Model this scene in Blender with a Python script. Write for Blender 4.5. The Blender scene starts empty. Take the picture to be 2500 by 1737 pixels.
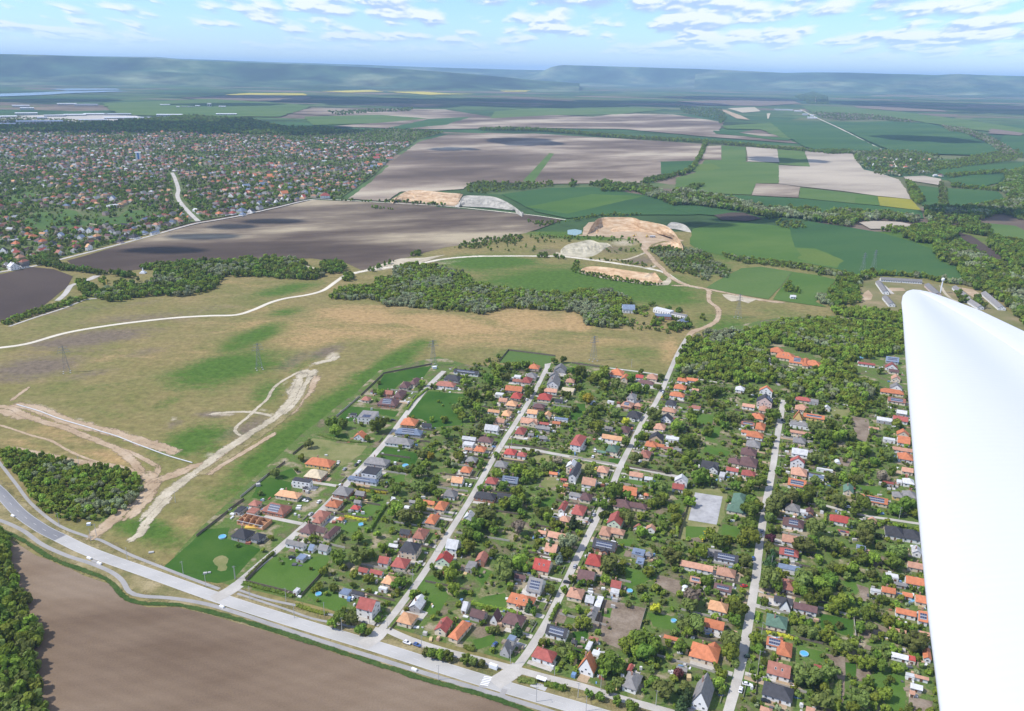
import bpy, bmesh, math, random
import numpy as np
from mathutils import Vector, Matrix, noise as mnoise
SC = bpy.context.scene
COL = SC.collection
rnd = random.Random(7)
# ---------------------------------------------------------------- camera
FOC, CX, CY = 1959.0, 1250.0, 868.5          # photograph pixels (2500 x 1737)
H, PIT, ROL = 281.0, math.radians(19.52), math.radians(1.1)
r0 = Vector((1, 0, 0)); u0 = Vector((0, math.sin(PIT), math.cos(PIT))); FW = Vector((0, math.cos(PIT), -math.sin(PIT)))
UP = u0*math.cos(ROL) - r0*math.sin(ROL); RT = r0*math.cos(ROL) + u0*math.sin(ROL)
CAMP = Vector((0, 0, H))
cd = bpy.data.cameras.new("camera"); cam = bpy.data.objects.new("camera", cd); COL.objects.link(cam)
cd.sensor_width = 36.0; cd.lens = 36.0*FOC/2500.0; cd.clip_start = 0.1; cd.clip_end = 200000.0
m3 = Matrix((RT, UP, -FW)).transposed()
cam.matrix_world = Matrix.Translation(CAMP) @ m3.to_4x4()
SC.camera = cam
# ---------------------------------------------------------------- world and sun
SUN_EL, SH = math.radians(50), math.radians(12)      # elevation; heading of the shadows
SUND = Vector((math.cos(SH)*math.cos(SUN_EL), math.sin(SH)*math.cos(SUN_EL), -math.sin(SUN_EL)))
sl = bpy.data.lights.new("sun", 'SUN'); sl.energy = 4.0; sl.angle = math.radians(0.53); sl.color = (1, .955, .89)
so = bpy.data.objects.new("sun", sl); COL.objects.link(so)
so.rotation_euler = SUND.to_track_quat('-Z', 'Y').to_euler(); so.location = (-300, -60, 600)
W = bpy.data.worlds.new("World"); SC.world = W; W.use_nodes = True
nt = W.node_tree; N = nt.nodes; LK = nt.links; N.clear()
def wn(t, **k):
    n = N.new(t)
    for a, b in k.items(): setattr(n, a, b)
    return n
def wmath(op, a, b=None, clamp=False):
    n = N.new('ShaderNodeMath'); n.operation = op; n.use_clamp = clamp
    for i, v in enumerate((a, b)):
        if v is None: continue
        if isinstance(v, (int, float)): n.inputs[i].default_value = v
        else: LK.new(v, n.inputs[i])
    return n.outputs[0]
sky = wn('ShaderNodeTexSky', sky_type='NISHITA', sun_disc=False, sun_elevation=SUN_EL, sun_rotation=math.radians(258), altitude=300, air_density=1.0, dust_density=0.25, ozone_density=3.0)
tc = wn('ShaderNodeTexCoord'); sep = wn('ShaderNodeSeparateXYZ'); LK.new(tc.outputs['Generated'], sep.inputs[0])
dx, dy, dz = sep.outputs
az = wmath('ARCTAN2', dx, dy)
zc = wmath('MAXIMUM', dz, 0.0)
zz = wmath('ADD', zc, 0.035)
cu = wmath('DIVIDE', az, wmath('ADD', wmath('MULTIPLY', zz, 0.3), 0.055))
cv = wmath('MULTIPLY', wmath('LOGARITHM', zz, 2.718282), 1.9)
def mr(v, a, b, c, d, smooth=True):
    n = N.new('ShaderNodeMapRange'); n.interpolation_type = 'SMOOTHSTEP' if smooth else 'LINEAR'
    LK.new(v, n.inputs[0])
    for i, q in enumerate((a, b, c, d)): n.inputs[i+1].default_value = q
    return n.outputs[0]
def cloud(dv, seed):
    """heaps of round puffs, bunched by a broader noise"""
    c = N.new('ShaderNodeCombineXYZ'); LK.new(cu, c.inputs[0]); LK.new(wmath('ADD', cv, dv), c.inputs[1]); c.inputs[2].default_value = seed
    mp = N.new('ShaderNodeMapping'); mp.inputs['Location'].default_value = (seed, 1.7, 0); mp.inputs['Scale'].default_value = (2.3, 3.0, 1); LK.new(c.outputs[0], mp.inputs[0])
    dn = N.new('ShaderNodeTexNoise'); dn.noise_dimensions = '2D'; dn.inputs['Scale'].default_value = 1.6; dn.inputs['Detail'].default_value = 5; LK.new(mp.outputs[0], dn.inputs['Vector'])
    vm = N.new('ShaderNodeVectorMath'); vm.operation = 'MULTIPLY_ADD'; LK.new(dn.outputs['Color'], vm.inputs[0]); vm.inputs[1].default_value = (.75, .55, 0); LK.new(mp.outputs[0], vm.inputs[2])
    v = N.new('ShaderNodeTexVoronoi'); v.voronoi_dimensions = '2D'; v.feature = 'SMOOTH_F1'; v.inputs['Scale'].default_value = 1.0; v.inputs['Smoothness'].default_value = .35; LK.new(vm.outputs[0], v.inputs['Vector'])
    m2 = N.new('ShaderNodeMapping'); m2.inputs['Scale'].default_value = (.55, 1.3, 1); LK.new(c.outputs[0], m2.inputs[0])
    b = N.new('ShaderNodeTexNoise'); b.noise_dimensions = '2D'; b.inputs['Scale'].default_value = 1; b.inputs['Detail'].default_value = 4; LK.new(m2.outputs[0], b.inputs['Vector'])
    return wmath('ADD', wmath('SUBTRACT', wmath('MULTIPLY', b.outputs['Fac'], 1.5), wmath('MULTIPLY', v.outputs['Distance'], .62)), wmath('MULTIPLY', dn.outputs['Fac'], .25))
n1 = cloud(0.0, 3.7); n2 = cloud(0.06, 3.7)
d1 = wmath('ADD', n1, wmath('MULTIPLY', az, 0.10))       # more cloud towards the right
cov = mr(d1, 0.45, 0.80, 0, 0.86)
cov = wmath('MULTIPLY', cov, mr(dz, 0.010, 0.045, 0.0, 1.0))
shade = mr(wmath('SUBTRACT', n1, n2), -0.10, 0.06, 0, 1)
ccol = N.new('ShaderNodeMix'); ccol.data_type = 'RGBA'; LK.new(shade, ccol.inputs[0])
ccol.inputs[6].default_value = (.42, .55, .80, 1); ccol.inputs[7].default_value = (.86, .89, .95, 1)
bsky = N.new('ShaderNodeBackground'); bsky.inputs[1].default_value = 0.15; 
tint = N.new('ShaderNodeMix'); tint.data_type = 'RGBA'; tint.blend_type = 'MULTIPLY'; tint.inputs[0].default_value = 1
LK.new(sky.outputs[0], tint.inputs[6]); tint.inputs[7].default_value = (.64, .79, 1.13, 1)
LK.new(tint.outputs[2], bsky.inputs[0])
bcl = N.new('ShaderNodeBackground'); bcl.inputs[1].default_value = 0.95; LK.new(ccol.outputs[2], bcl.inputs[0])
mxs = N.new('ShaderNodeMixShader'); LK.new(cov, mxs.inputs[0]); LK.new(bsky.outputs[0], mxs.inputs[1]); LK.new(bcl.outputs[0], mxs.inputs[2])
wo = N.new('ShaderNodeOutputWorld'); LK.new(mxs.outputs[0], wo.inputs[0])
vs = SC.view_settings; vs.view_transform = 'Standard'; vs.look = 'None'; vs.gamma = 1.0; vs.exposure = 0.38
try: vs.use_curve_mapping = False
except Exception: pass
SC.render.engine = 'CYCLES'
cy = SC.cycles
cy.max_bounces = 4; cy.diffuse_bounces = 2; cy.glossy_bounces = 2; cy.transmission_bounces = 3; cy.volume_bounces = 1; cy.transparent_max_bounces = 6
cy.use_denoising = True
try: cy.denoiser = 'OPENIMAGEDENOISE'
except Exception: pass
# ---------------------------------------------------------------- helpers
REG = {'F': (0, 0, .9188), '1': (500, 1200, 2.9728), '2': (1125, 1200, 2.9728), '3': (1650, 1200, 2.9728), '4': (0, 1200, 2.9717),
       '5': (500, 850, 3.6752), '6': (1100, 850, 3.8283), '7': (1650, 800, 3.8), '8': (0, 850, 3.8283), '9': (0, 0, 2.7024),
       '10': (800, 0, 2.7024), '11': (1650, 0, 2.7024), '12': (0, 300, 2.7024), '13': (800, 300, 2.7024), '14': (1650, 300, 2.7024),
       '15': (0, 340, 4.56), '16': (500, 340, 4.56), '17': (1400, 500, 4.8356)}
def pix(reg, x, y):
    a = REG[reg]; return a[0] + x/a[2], a[1] + y/a[2]
def ray(u, v):
    return RT*((u-CX)/FOC) + UP*((CY-v)/FOC) + FW
def gp(u, v, z=0.0):                       # where the line of sight meets the level z
    d = ray(u, v)
    if d.z > -0.004: d = Vector((d.x, d.y, -0.004))
    t = (z-H)/d.z
    return CAMP + d*t
def G(reg, x, y, z=0.0):
    u, v = pix(reg, x, y); return gp(u, v, z)
def proj(p):
    q = Vector(p) - CAMP; w = q.dot(FW)
    return CX + FOC*q.dot(RT)/w, CY - FOC*q.dot(UP)/w
def pts(s):
    out = []
    for t in s.split():
        a, b = t.split(','); out.append((float(a), float(b)))
    return out
def link(o, parent=None):
    COL.objects.link(o)
    if parent is not None: o.parent = parent
    return o
def mesh_obj(name, V, F, mat, parent=None, smooth=False, loc=None):
    me = bpy.data.meshes.new(name); me.from_pydata([tuple(v) for v in V], [], F); me.update()
    for m in (mat if isinstance(mat, (list, tuple)) else [mat]): me.materials.append(m)
    if smooth: me.polygons.foreach_set('use_smooth', [True]*len(me.polygons))
    o = bpy.data.objects.new(name, me); link(o, parent)
    if loc is not None: o.location = loc
    return o
def tag(o, label=None, cat=None, group=None, kind=None):
    if label: o['label'] = label
    if cat: o['category'] = cat
    if group: o['group'] = group
    if kind: o['kind'] = kind
    return o
def empty(name, loc, rz=0.0, label=None, cat=None, group=None):
    o = bpy.data.objects.new(name, None); link(o); o.empty_display_size = .5
    o.location = loc; o.rotation_euler = (0, 0, rz); return tag(o, label, cat, group)
class MB:
    def __init__(s): s.v = []; s.f = []; s.m = []
    def add(s, v, f, m=0):
        b = len(s.v); s.v += [tuple(x) for x in v]; s.f += [tuple(i+b for i in q) for q in f]; s.m += [m]*len(f)
    def box(s, x0, y0, z0, x1, y1, z1, m=0):
        s.add([(x0,y0,z0),(x1,y0,z0),(x1,y1,z0),(x0,y1,z0),(x0,y0,z1),(x1,y0,z1),(x1,y1,z1),(x0,y1,z1)],
              [(3,2,1,0),(4,5,6,7),(0,1,5,4),(1,2,6,5),(2,3,7,6),(3,0,4,7)], m)
    def bar(s, p, q, r, n=4, m=0, r2=None):
        p = Vector(p); q = Vector(q); d = (q-p)
        if d.length < 1e-6: return
        d.normalize(); a = d.orthogonal().normalized(); b = d.cross(a); r2 = r if r2 is None else r2
        v = []
        for c, rr in ((p, r), (q, r2)):
            for k in range(n):
                t = 2*math.pi*k/n; v.append(c + (a*math.cos(t)+b*math.sin(t))*rr)
        f = [(k, (k+1) % n, n+(k+1) % n, n+k) for k in range(n)] + [tuple(range(n-1, -1, -1)), tuple(range(n, 2*n))]
        s.add(v, f, m)
    def build(s, name, mats, parent=None, smooth=False, loc=None):
        o = mesh_obj(name, s.v, s.f, mats, parent, smooth, loc)
        if any(s.m): o.data.polygons.foreach_set('material_index', s.m)
        return o
# ---------------------------------------------------------------- materials
def new_mat(name):
    m = bpy.data.materials.new(name); m.use_nodes = True
    n = m.node_tree.nodes; b = n.get('Principled BSDF'); b.inputs['Roughness'].default_value = .9
    b.inputs['Specular IOR Level'].default_value = .15
    return m, n, m.node_tree.links, b
def c4(c): return (c[0], c[1], c[2], 1)
def flat(name, c, rough=.8, spec=.2, metal=0, jit=0.0, ns=0.0, amt=.25):
    """plain colour with a little wear; jit varies it from object to object"""
    m, n, l, b = new_mat(name); b.inputs['Roughness'].default_value = rough; b.inputs['Specular IOR Level'].default_value = spec; b.inputs['Metallic'].default_value = metal
    b.inputs['Base Color'].default_value = c4(c)
    col = None
    if ns:
        g = n.new('ShaderNodeNewGeometry'); t = n.new('ShaderNodeTexNoise'); t.inputs['Scale'].default_value = ns; t.inputs['Detail'].default_value = 4
        l.new(g.outputs['Position'], t.inputs['Vector'])
        mx = n.new('ShaderNodeMix'); mx.data_type = 'RGBA'
        mx.inputs[6].default_value = c4([k*(1-amt) for k in c]); mx.inputs[7].default_value = c4([k*(1+amt) for k in c])
        l.new(t.outputs['Fac'], mx.inputs[0]); col = mx.outputs[2]
    if jit:
        o = n.new('ShaderNodeObjectInfo'); h = n.new('ShaderNodeHueSaturation')
        mm = n.new('ShaderNodeMapRange'); l.new(o.outputs['Random'], mm.inputs[0]); mm.inputs[3].default_value = 1-jit; mm.inputs[4].default_value = 1+jit
        l.new(mm.outputs[0], h.inputs['Value'])
        if col: l.new(col, h.inputs['Color'])
        else: h.inputs['Color'].default_value = c4(c)
        col = h.outputs[0]
    if col: l.new(col, b.inputs['Base Color'])
    return m
def ground(name, cols, s=.01, fine=.5, famt=.3, bump=0.0, rot=0.0, stretch=1.0, det=6, pos=None, distort=0.0, row=0.0, rowrot=0.0):
    """ground cover: colours blended over a broad noise, then broken up by a finer one"""
    m, n, l, b = new_mat(name)
    g = n.new('ShaderNodeNewGeometry'); mp = n.new('ShaderNodeMapping'); mp.vector_type = 'TEXTURE'
    mp.inputs['Rotation'].default_value = (0, 0, rot); mp.inputs['Scale'].default_value = (stretch, 1, 1); l.new(g.outputs['Position'], mp.inputs[0])
    t = n.new('ShaderNodeTexNoise'); t.inputs['Scale'].default_value = s; t.inputs['Detail'].default_value = det; t.inputs['Roughness'].default_value = .6; t.inputs['Distortion'].default_value = distort
    l.new(mp.outputs[0], t.inputs['Vector'])
    r = n.new('ShaderNodeValToRGB'); e = r.color_ramp.elements
    pos = pos or [0.33 + .34*i/max(1, len(cols)-1) for i in range(len(cols))]
    while len(e) < len(cols): e.new(.5)
    for i, c in enumerate(cols): e[i].position = pos[i]; e[i].color = c4(c)
    l.new(t.outputs['Fac'], r.inputs[0])
    t2 = n.new('ShaderNodeTexNoise'); t2.inputs['Scale'].default_value = fine; t2.inputs['Detail'].default_value = 3; t2.inputs['Roughness'].default_value = .65
    l.new(g.outputs['Position'], t2.inputs['Vector'])
    h = n.new('ShaderNodeHueSaturation'); mm = n.new('ShaderNodeMapRange'); l.new(t2.outputs['Fac'], mm.inputs[0])
    mm.inputs[1].default_value = .25; mm.inputs[2].default_value = .75; mm.inputs[3].default_value = 1-famt; mm.inputs[4].default_value = 1+famt
    l.new(mm.outputs[0], h.inputs['Value']); l.new(r.outputs[0], h.inputs['Color'])
    out = h.outputs[0]
    if row:
        w = n.new('ShaderNodeTexWave'); w.inputs['Scale'].default_value = row; w.inputs['Distortion'].default_value = 1.5; w.inputs['Detail'].default_value = 1
        m2 = n.new('ShaderNodeMapping'); m2.inputs['Rotation'].default_value = (0, 0, rowrot); l.new(g.outputs['Position'], m2.inputs[0]); l.new(m2.outputs[0], w.inputs[0])
        h2 = n.new('ShaderNodeHueSaturation'); q = n.new('ShaderNodeMapRange'); l.new(w.outputs['Fac'], q.inputs[0]); q.inputs[3].default_value = .965; q.inputs[4].default_value = 1.03
        l.new(q.outputs[0], h2.inputs['Value']); l.new(out, h2.inputs['Color']); out = h2.outputs[0]
    l.new(out, b.inputs['Base Color']); b.inputs['Roughness'].default_value = .95; b.inputs['Specular IOR Level'].default_value = .08
    if bump:
        bp = n.new('ShaderNodeBump'); bp.inputs['Strength'].default_value = bump; bp.inputs['Distance'].default_value = .3
        l.new(t2.outputs['Fac'], bp.inputs['Height']); l.new(bp.outputs[0], b.inputs['Normal'])
    return m
def catmull(P, step):
    P = [Vector(p) for p in P]; out = []
    Q = [P[0]*2-P[1]] + P + [P[-1]*2-P[-2]]
    for i in range(1, len(Q)-2):
        a, b, c, d = Q[i-1:i+3]; n = max(1, int((c-b).length/step))
        for k in range(n):
            t = k/n
            out.append(.5*((2*b) + (c-a)*t + (2*a-5*b+4*c-d)*t*t + (3*b-a-3*c+d)*t*t*t))
    out.append(P[-1]); return out
def rough_poly(P, amp, step=12, seed=0):
    out = []; n = len(P)
    for i in range(n):
        a, b = P[i], P[(i+1) % n]; L = (b-a).length; k = max(1, min(60, int(L/step)))
        for j in range(k):
            p = a.lerp(b, j/k)
            if amp:
                q = p*(1/(step*2.2)); d = mnoise.noise_vector(Vector((q.x, q.y, seed*3.1+.5)))
                d2 = mnoise.noise_vector(Vector((q.x*2.7, q.y*2.7, seed+9.))); p = p + Vector((d.x+d2.x*.5, d.y+d2.y*.5, 0))*amp
            out.append(p)
    return out
def sheet(name, reg, s, z, mat, amp=0.0, step=12, label=None, kind='structure'):
    P = [G(reg, x, y, z) for x, y in pts(s)]
    if amp: P = rough_poly(P, amp, step, len(s))
    c = sum(P, Vector())/len(P); c.z = 0
    o = mesh_obj(name, [p-c for p in P], [tuple(range(len(P)))], mat, loc=c)
    n = o.data.polygons[0].normal
    if n.z < 0: o.data.flip_normals()
    return tag(o, kind=kind, label=label)
def path_pts(reg, s, step=6): return catmull([G(reg, x, y) for x, y in pts(s)], step)
SOFT = {}
def soft_mat(mat):
    """the same loose surface, thinning out into the grass at its ragged edges"""
    if mat.name in SOFT: return SOFT[mat.name]
    m = mat.copy(); m.name = mat.name+' ragged'; n = m.node_tree.nodes; l = m.node_tree.links; out = n['Material Output']; b = n['Principled BSDF']
    a = n.new('ShaderNodeAttribute'); a.attribute_name = 'edge'; g = n.new('ShaderNodeNewGeometry'); t = n.new('ShaderNodeTexNoise'); t.inputs['Scale'].default_value = .16; t.inputs['Detail'].default_value = 6; t.inputs['Roughness'].default_value = .75; l.new(g.outputs['Position'], t.inputs['Vector'])
    q = n.new('ShaderNodeMath'); q.operation = 'MULTIPLY_ADD'; l.new(t.outputs['Fac'], q.inputs[0]); q.inputs[1].default_value = 2.8; q.inputs[2].default_value = -1.36
    s_ = n.new('ShaderNodeMath'); s_.operation = 'ADD'; l.new(a.outputs['Fac'], s_.inputs[0]); l.new(q.outputs[0], s_.inputs[1])
    r = n.new('ShaderNodeMapRange'); l.new(s_.outputs[0], r.inputs[0]); r.inputs[1].default_value = .42; r.inputs[2].default_value = .88; tr = n.new('ShaderNodeBsdfTransparent'); mx = n.new('ShaderNodeMixShader')
    l.new(r.outputs[0], mx.inputs[0]); l.new(b.outputs[0], mx.inputs[1]); l.new(tr.outputs[0], mx.inputs[2]); l.new(mx.outputs[0], out.inputs['Surface']); SOFT[mat.name] = m; return m
def soft_ribbon(name, P, w, z, mat, rut=True):
    V = []; F = []; E = []
    for i, p in enumerate(P):
        t = (P[min(i+1, len(P)-1)] - P[max(i-1, 0)]); t.z = 0; t.normalize(); nrm = Vector((-t.y, t.x, 0)); ww = w*(1+.35*mnoise.noise(Vector((p.x*.05, p.y*.05, 3.1))))
        e_ = .55 if i in (0, len(P)-1) else 0
        for k, e in ((-.72, 1), (-.45, .42), (-.24, .02), (0, .34 if rut else 0), (.24, .02), (.45, .42), (.72, 1)): q = p+nrm*(k*ww); V.append((q.x, q.y, z)); E.append(min(1, e+e_))
        if i: F += [((i-1)*7+j, (i-1)*7+j+1, i*7+j+1, i*7+j) for j in range(6)]
    c = P[len(P)//2].copy(); c.z = 0; o = mesh_obj(name, [Vector(v)-c for v in V], F, soft_mat(mat), loc=c)
    if o.data.polygons[0].normal.z < 0: o.data.flip_normals()
    a = o.data.attributes.new('edge', 'FLOAT', 'POINT'); a.data.foreach_set('value', np.array(E, np.float32)); return tag(o, kind='structure')
def ribbon(name, reg, s, w, z, mat, step=6, label=None, wob=0.0, kind='structure', P=None):
    P = P or path_pts(reg, s, step)
    if wob >= .25: return soft_ribbon(name, P, w*1.15, z, mat)
    V = []; F = []
    for i, p in enumerate(P):
        t = (P[min(i+1, len(P)-1)] - P[max(i-1, 0)]); t.z = 0; t.normalize(); nrm = Vector((-t.y, t.x, 0))
        wl = wr = w*.5
        if wob: 
            wl *= 1+wob*mnoise.noise(Vector((p.x*.09, p.y*.09, 1.3))); wr *= 1+wob*mnoise.noise(Vector((p.x*.09, p.y*.09, 7.7)))
        for q in (p+nrm*wl, p-nrm*wr): V.append((q.x, q.y, z))
        if i: F.append((2*i-2, 2*i-1, 2*i+1, 2*i))
    c = P[len(P)//2].copy(); c.z = 0
    o = mesh_obj(name, [Vector(v)-c for v in V], F, mat, loc=c)
    if o.data.polygons[0].normal.z < 0: o.data.flip_normals()
    return tag(o, kind=kind, label=label)
# ================================================================ GROUND
M = {}
GREENF = (.075, .115, .038); DKGREEN = (.03, .078, .034)
# far plain: patchwork of fields
def far_mat():
    m, n, l, b = new_mat('far_plain')
    g = n.new('ShaderNodeNewGeometry'); mp = n.new('ShaderNodeMapping'); mp.inputs['Rotation'].default_value = (0, 0, .35); mp.inputs['Scale'].default_value = (1/900, 1/520, 1)
    l.new(g.outputs['Position'], mp.inputs[0])
    v = n.new('ShaderNodeTexVoronoi'); v.distance = 'CHEBYCHEV'; v.inputs['Scale'].default_value = 1.0; v.inputs['Randomness'].default_value = .75; l.new(mp.outputs[0], v.inputs['Vector'])
    s = n.new('ShaderNodeSeparateColor'); l.new(v.outputs['Color'], s.inputs[0])
    r = n.new('ShaderNodeValToRGB'); r.color_ramp.interpolation = 'CONSTANT'; e = r.color_ramp.elements
    cs = [(.05, .09, .032), (.07, .115, .04), (.04, .085, .035), (.15, .115, .085), (.085, .12, .045), (.18, .14, .10), (.035, .07, .03), (.11, .12, .055), (.045, .095, .035)]
    while len(e) < len(cs): e.new(.5)
    for i, c in enumerate(cs): e[i].position = i/len(cs); e[i].color = c4(c)
    l.new(s.outputs[0], r.inputs[0])
    t = n.new('ShaderNodeTexNoise'); t.inputs['Scale'].default_value = .004; t.inputs['Detail'].default_value = 6; l.new(g.outputs['Position'], t.inputs['Vector'])
    h = n.new('ShaderNodeHueSaturation'); q = n.new('ShaderNodeMapRange'); l.new(t.outputs['Fac'], q.inputs[0]); q.inputs[1].default_value = .3; q.inputs[2].default_value = .7; q.inputs[3].default_value = .7; q.inputs[4].default_value = 1.3
    l.new(q.outputs[0], h.inputs['Value']); l.new(r.outputs[0], h.inputs['Color'])
    # scattered woods and hedges
    t3 = n.new('ShaderNodeTexNoise'); t3.inputs['Scale'].default_value = .0011; t3.inputs['Detail'].default_value = 8; t3.inputs['Roughness'].default_value = .7
    mp3 = n.new('ShaderNodeMapping'); mp3.inputs['Scale'].default_value = (.5, 1, 1); l.new(g.outputs['Position'], mp3.inputs[0]); l.new(mp3.outputs[0], t3.inputs['Vector'])
    q3 = n.new('ShaderNodeMapRange'); l.new(t3.outputs['Fac'], q3.inputs[0]); q3.inputs[1].default_value = .55; q3.inputs[2].default_value = .60
    mx = n.new('ShaderNodeMix'); mx.data_type = 'RGBA'; l.new(q3.outputs[0], mx.inputs[0]); l.new(h.outputs[0], mx.inputs[6]); mx.inputs[7].default_value = (.028, .05, .022, 1)
    l.new(mx.outputs[2], b.inputs['Base Color']); b.inputs['Specular IOR Level'].default_value = .05
    return m
M['far'] = far_mat()
tag(mesh_obj('ground', [(-45000, -600, -1.2), (45000, -600, -1.2), (45000, 60000, -1.2), (-45000, 60000, -1.2)], [(0, 1, 2, 3)], M['far']), kind='structure')
# near meadow: one sheet whose grass varies (green, dry, bare) as the photograph shows it
def splats(s):
    return [tuple(float(v) for v in t.split(',')) for t in s.split()]
GR = splats("""500,830,160,40,-12,.8 560,760,90,22,-20,.8 430,990,90,35,-15,.8 600,880,60,40,-35,.55 700,960,260,46,-36,1 860,830,130,26,-34,.9 560,1130,200,60,-34,.45 900,800,90,18,-25,.7
 800,870,160,40,-30,.5 470,1010,50,30,0,.6 640,650,90,14,-10,.7 200,660,60,20,0,.2 120,870,60,15,-10,.35 250,930,80,20,10,.4 1180,800,70,16,5,.8 1420,790,120,22,5,.5 1320,640,260,40,3,1 1100,590,120,20,0,.9
 1480,660,120,30,5,.8 1650,730,150,30,5,.6 1600,600,60,30,0,.6 60,640,90,30,0,.3 330,1190,120,40,20,.7 250,1170,60,20,20,.7 90,1180,90,12,20,.4 1750,700,120,25,5,.4 1650,560,120,40,0,.7 1280,525,140,16,5,.8 1000,540,140,16,-8,.6 2000,560,260,70,0,.9 1900,760,200,40,0,.8
 230,870,150,18,-10,.35 640,700,60,12,-10,.6 380,900,70,18,-25,.5 680,820,60,14,-30,.45 860,810,60,12,-25,.6 960,770,70,10,-15,.4""")
TN = splats("""1000,730,160,25,5,.9 1180,720,110,22,5,.9 820,710,130,26,4,.8 700,760,140,26,-8,.65 600,690,80,14,-12,.5 1290,725,40,22,15,.9 900,770,70,16,-20,.6 1500,790,30,40,20,.7
 560,730,90,16,-12,.55 250,800,140,16,-14,.35 330,870,120,20,-14,.4 430,880,80,18,-20,.35 130,970,120,30,14,.5 250,1030,90,20,14,.7 60,1000,80,15,14,.6 400,1180,90,30,-30,.5 560,640,90,8,5,.5 500,1080,60,30,-30,.35 700,890,50,12,-20,.35 610,1060,120,14,-34,.45 480,1170,90,12,-34,.5 300,660,120,10,-5,.4
 750,880,90,10,-30,.4 300,740,200,10,-6,.3 120,850,120,10,-6,.3 1400,740,60,14,5,.4 900,745,420,34,3,.62 450,790,220,26,-20,.42 640,760,120,30,-12,.5 1350,770,160,22,5,.5 200,1000,160,40,14,.35 520,1130,220,24,-34,.3 330,800,200,14,-12,.35""")
GY = splats("""60,830,140,30,-10,.8 200,760,180,22,-8,.8 330,790,80,14,-10,.5 430,700,120,12,-5,.4 480,930,50,8,0,.8 560,960,60,20,-30,.7 660,810,60,20,-25,.6 730,790,60,16,-20,.7 700,850,30,16,-30,.5 390,950,30,16,-20,.6 500,980,60,14,-30,.6 250,690,160,12,-6,.5 120,700,160,12,-8,.5 1700,690,60,12,5,.4
 1400,735,60,18,5,.35 960,590,70,14,-8,.6 1380,560,60,14,0,.6 1440,585,50,14,0,.7 1230,565,50,10,0,.6 860,640,60,10,0,.3 200,840,100,12,-12,.5 50,890,80,10,-10,.4 300,720,260,22,-7,.5 120,800,200,34,-10,.5 420,860,120,12,-25,.4 640,760,80,12,-12,.35 820,800,60,10,-20,.4 560,1040,120,14,-34,.35""")
PL = splats("""490,928,45,4,2,.8 600,925,30,5,20,.7 745,800,18,9,-25,.9 700,820,25,5,-25,.5 640,860,20,6,-50,.5 570,950,20,5,-40,.5 470,1020,20,8,-10,.6 390,940,10,9,0,.6 300,980,60,8,20,.6 200,950,60,8,22,.6 100,915,60,8,20,.6 380,1020,50,8,15,.5 1000,590,60,6,-6,.5 1400,545,40,10,0,.7""")
def evalsp(L, x, y):
    o = np.zeros_like(x)
    for cx, cy_, rx, ry, a, k in L:
        c, s = math.cos(math.radians(a)), math.sin(math.radians(a))
        u = ((x-cx)*c + (y-cy_)*s)/rx; v = (-(x-cx)*s + (y-cy_)*c)/ry
        o = np.maximum(o, k*np.exp(-(u*u+v*v)*.8))
    return o
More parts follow.
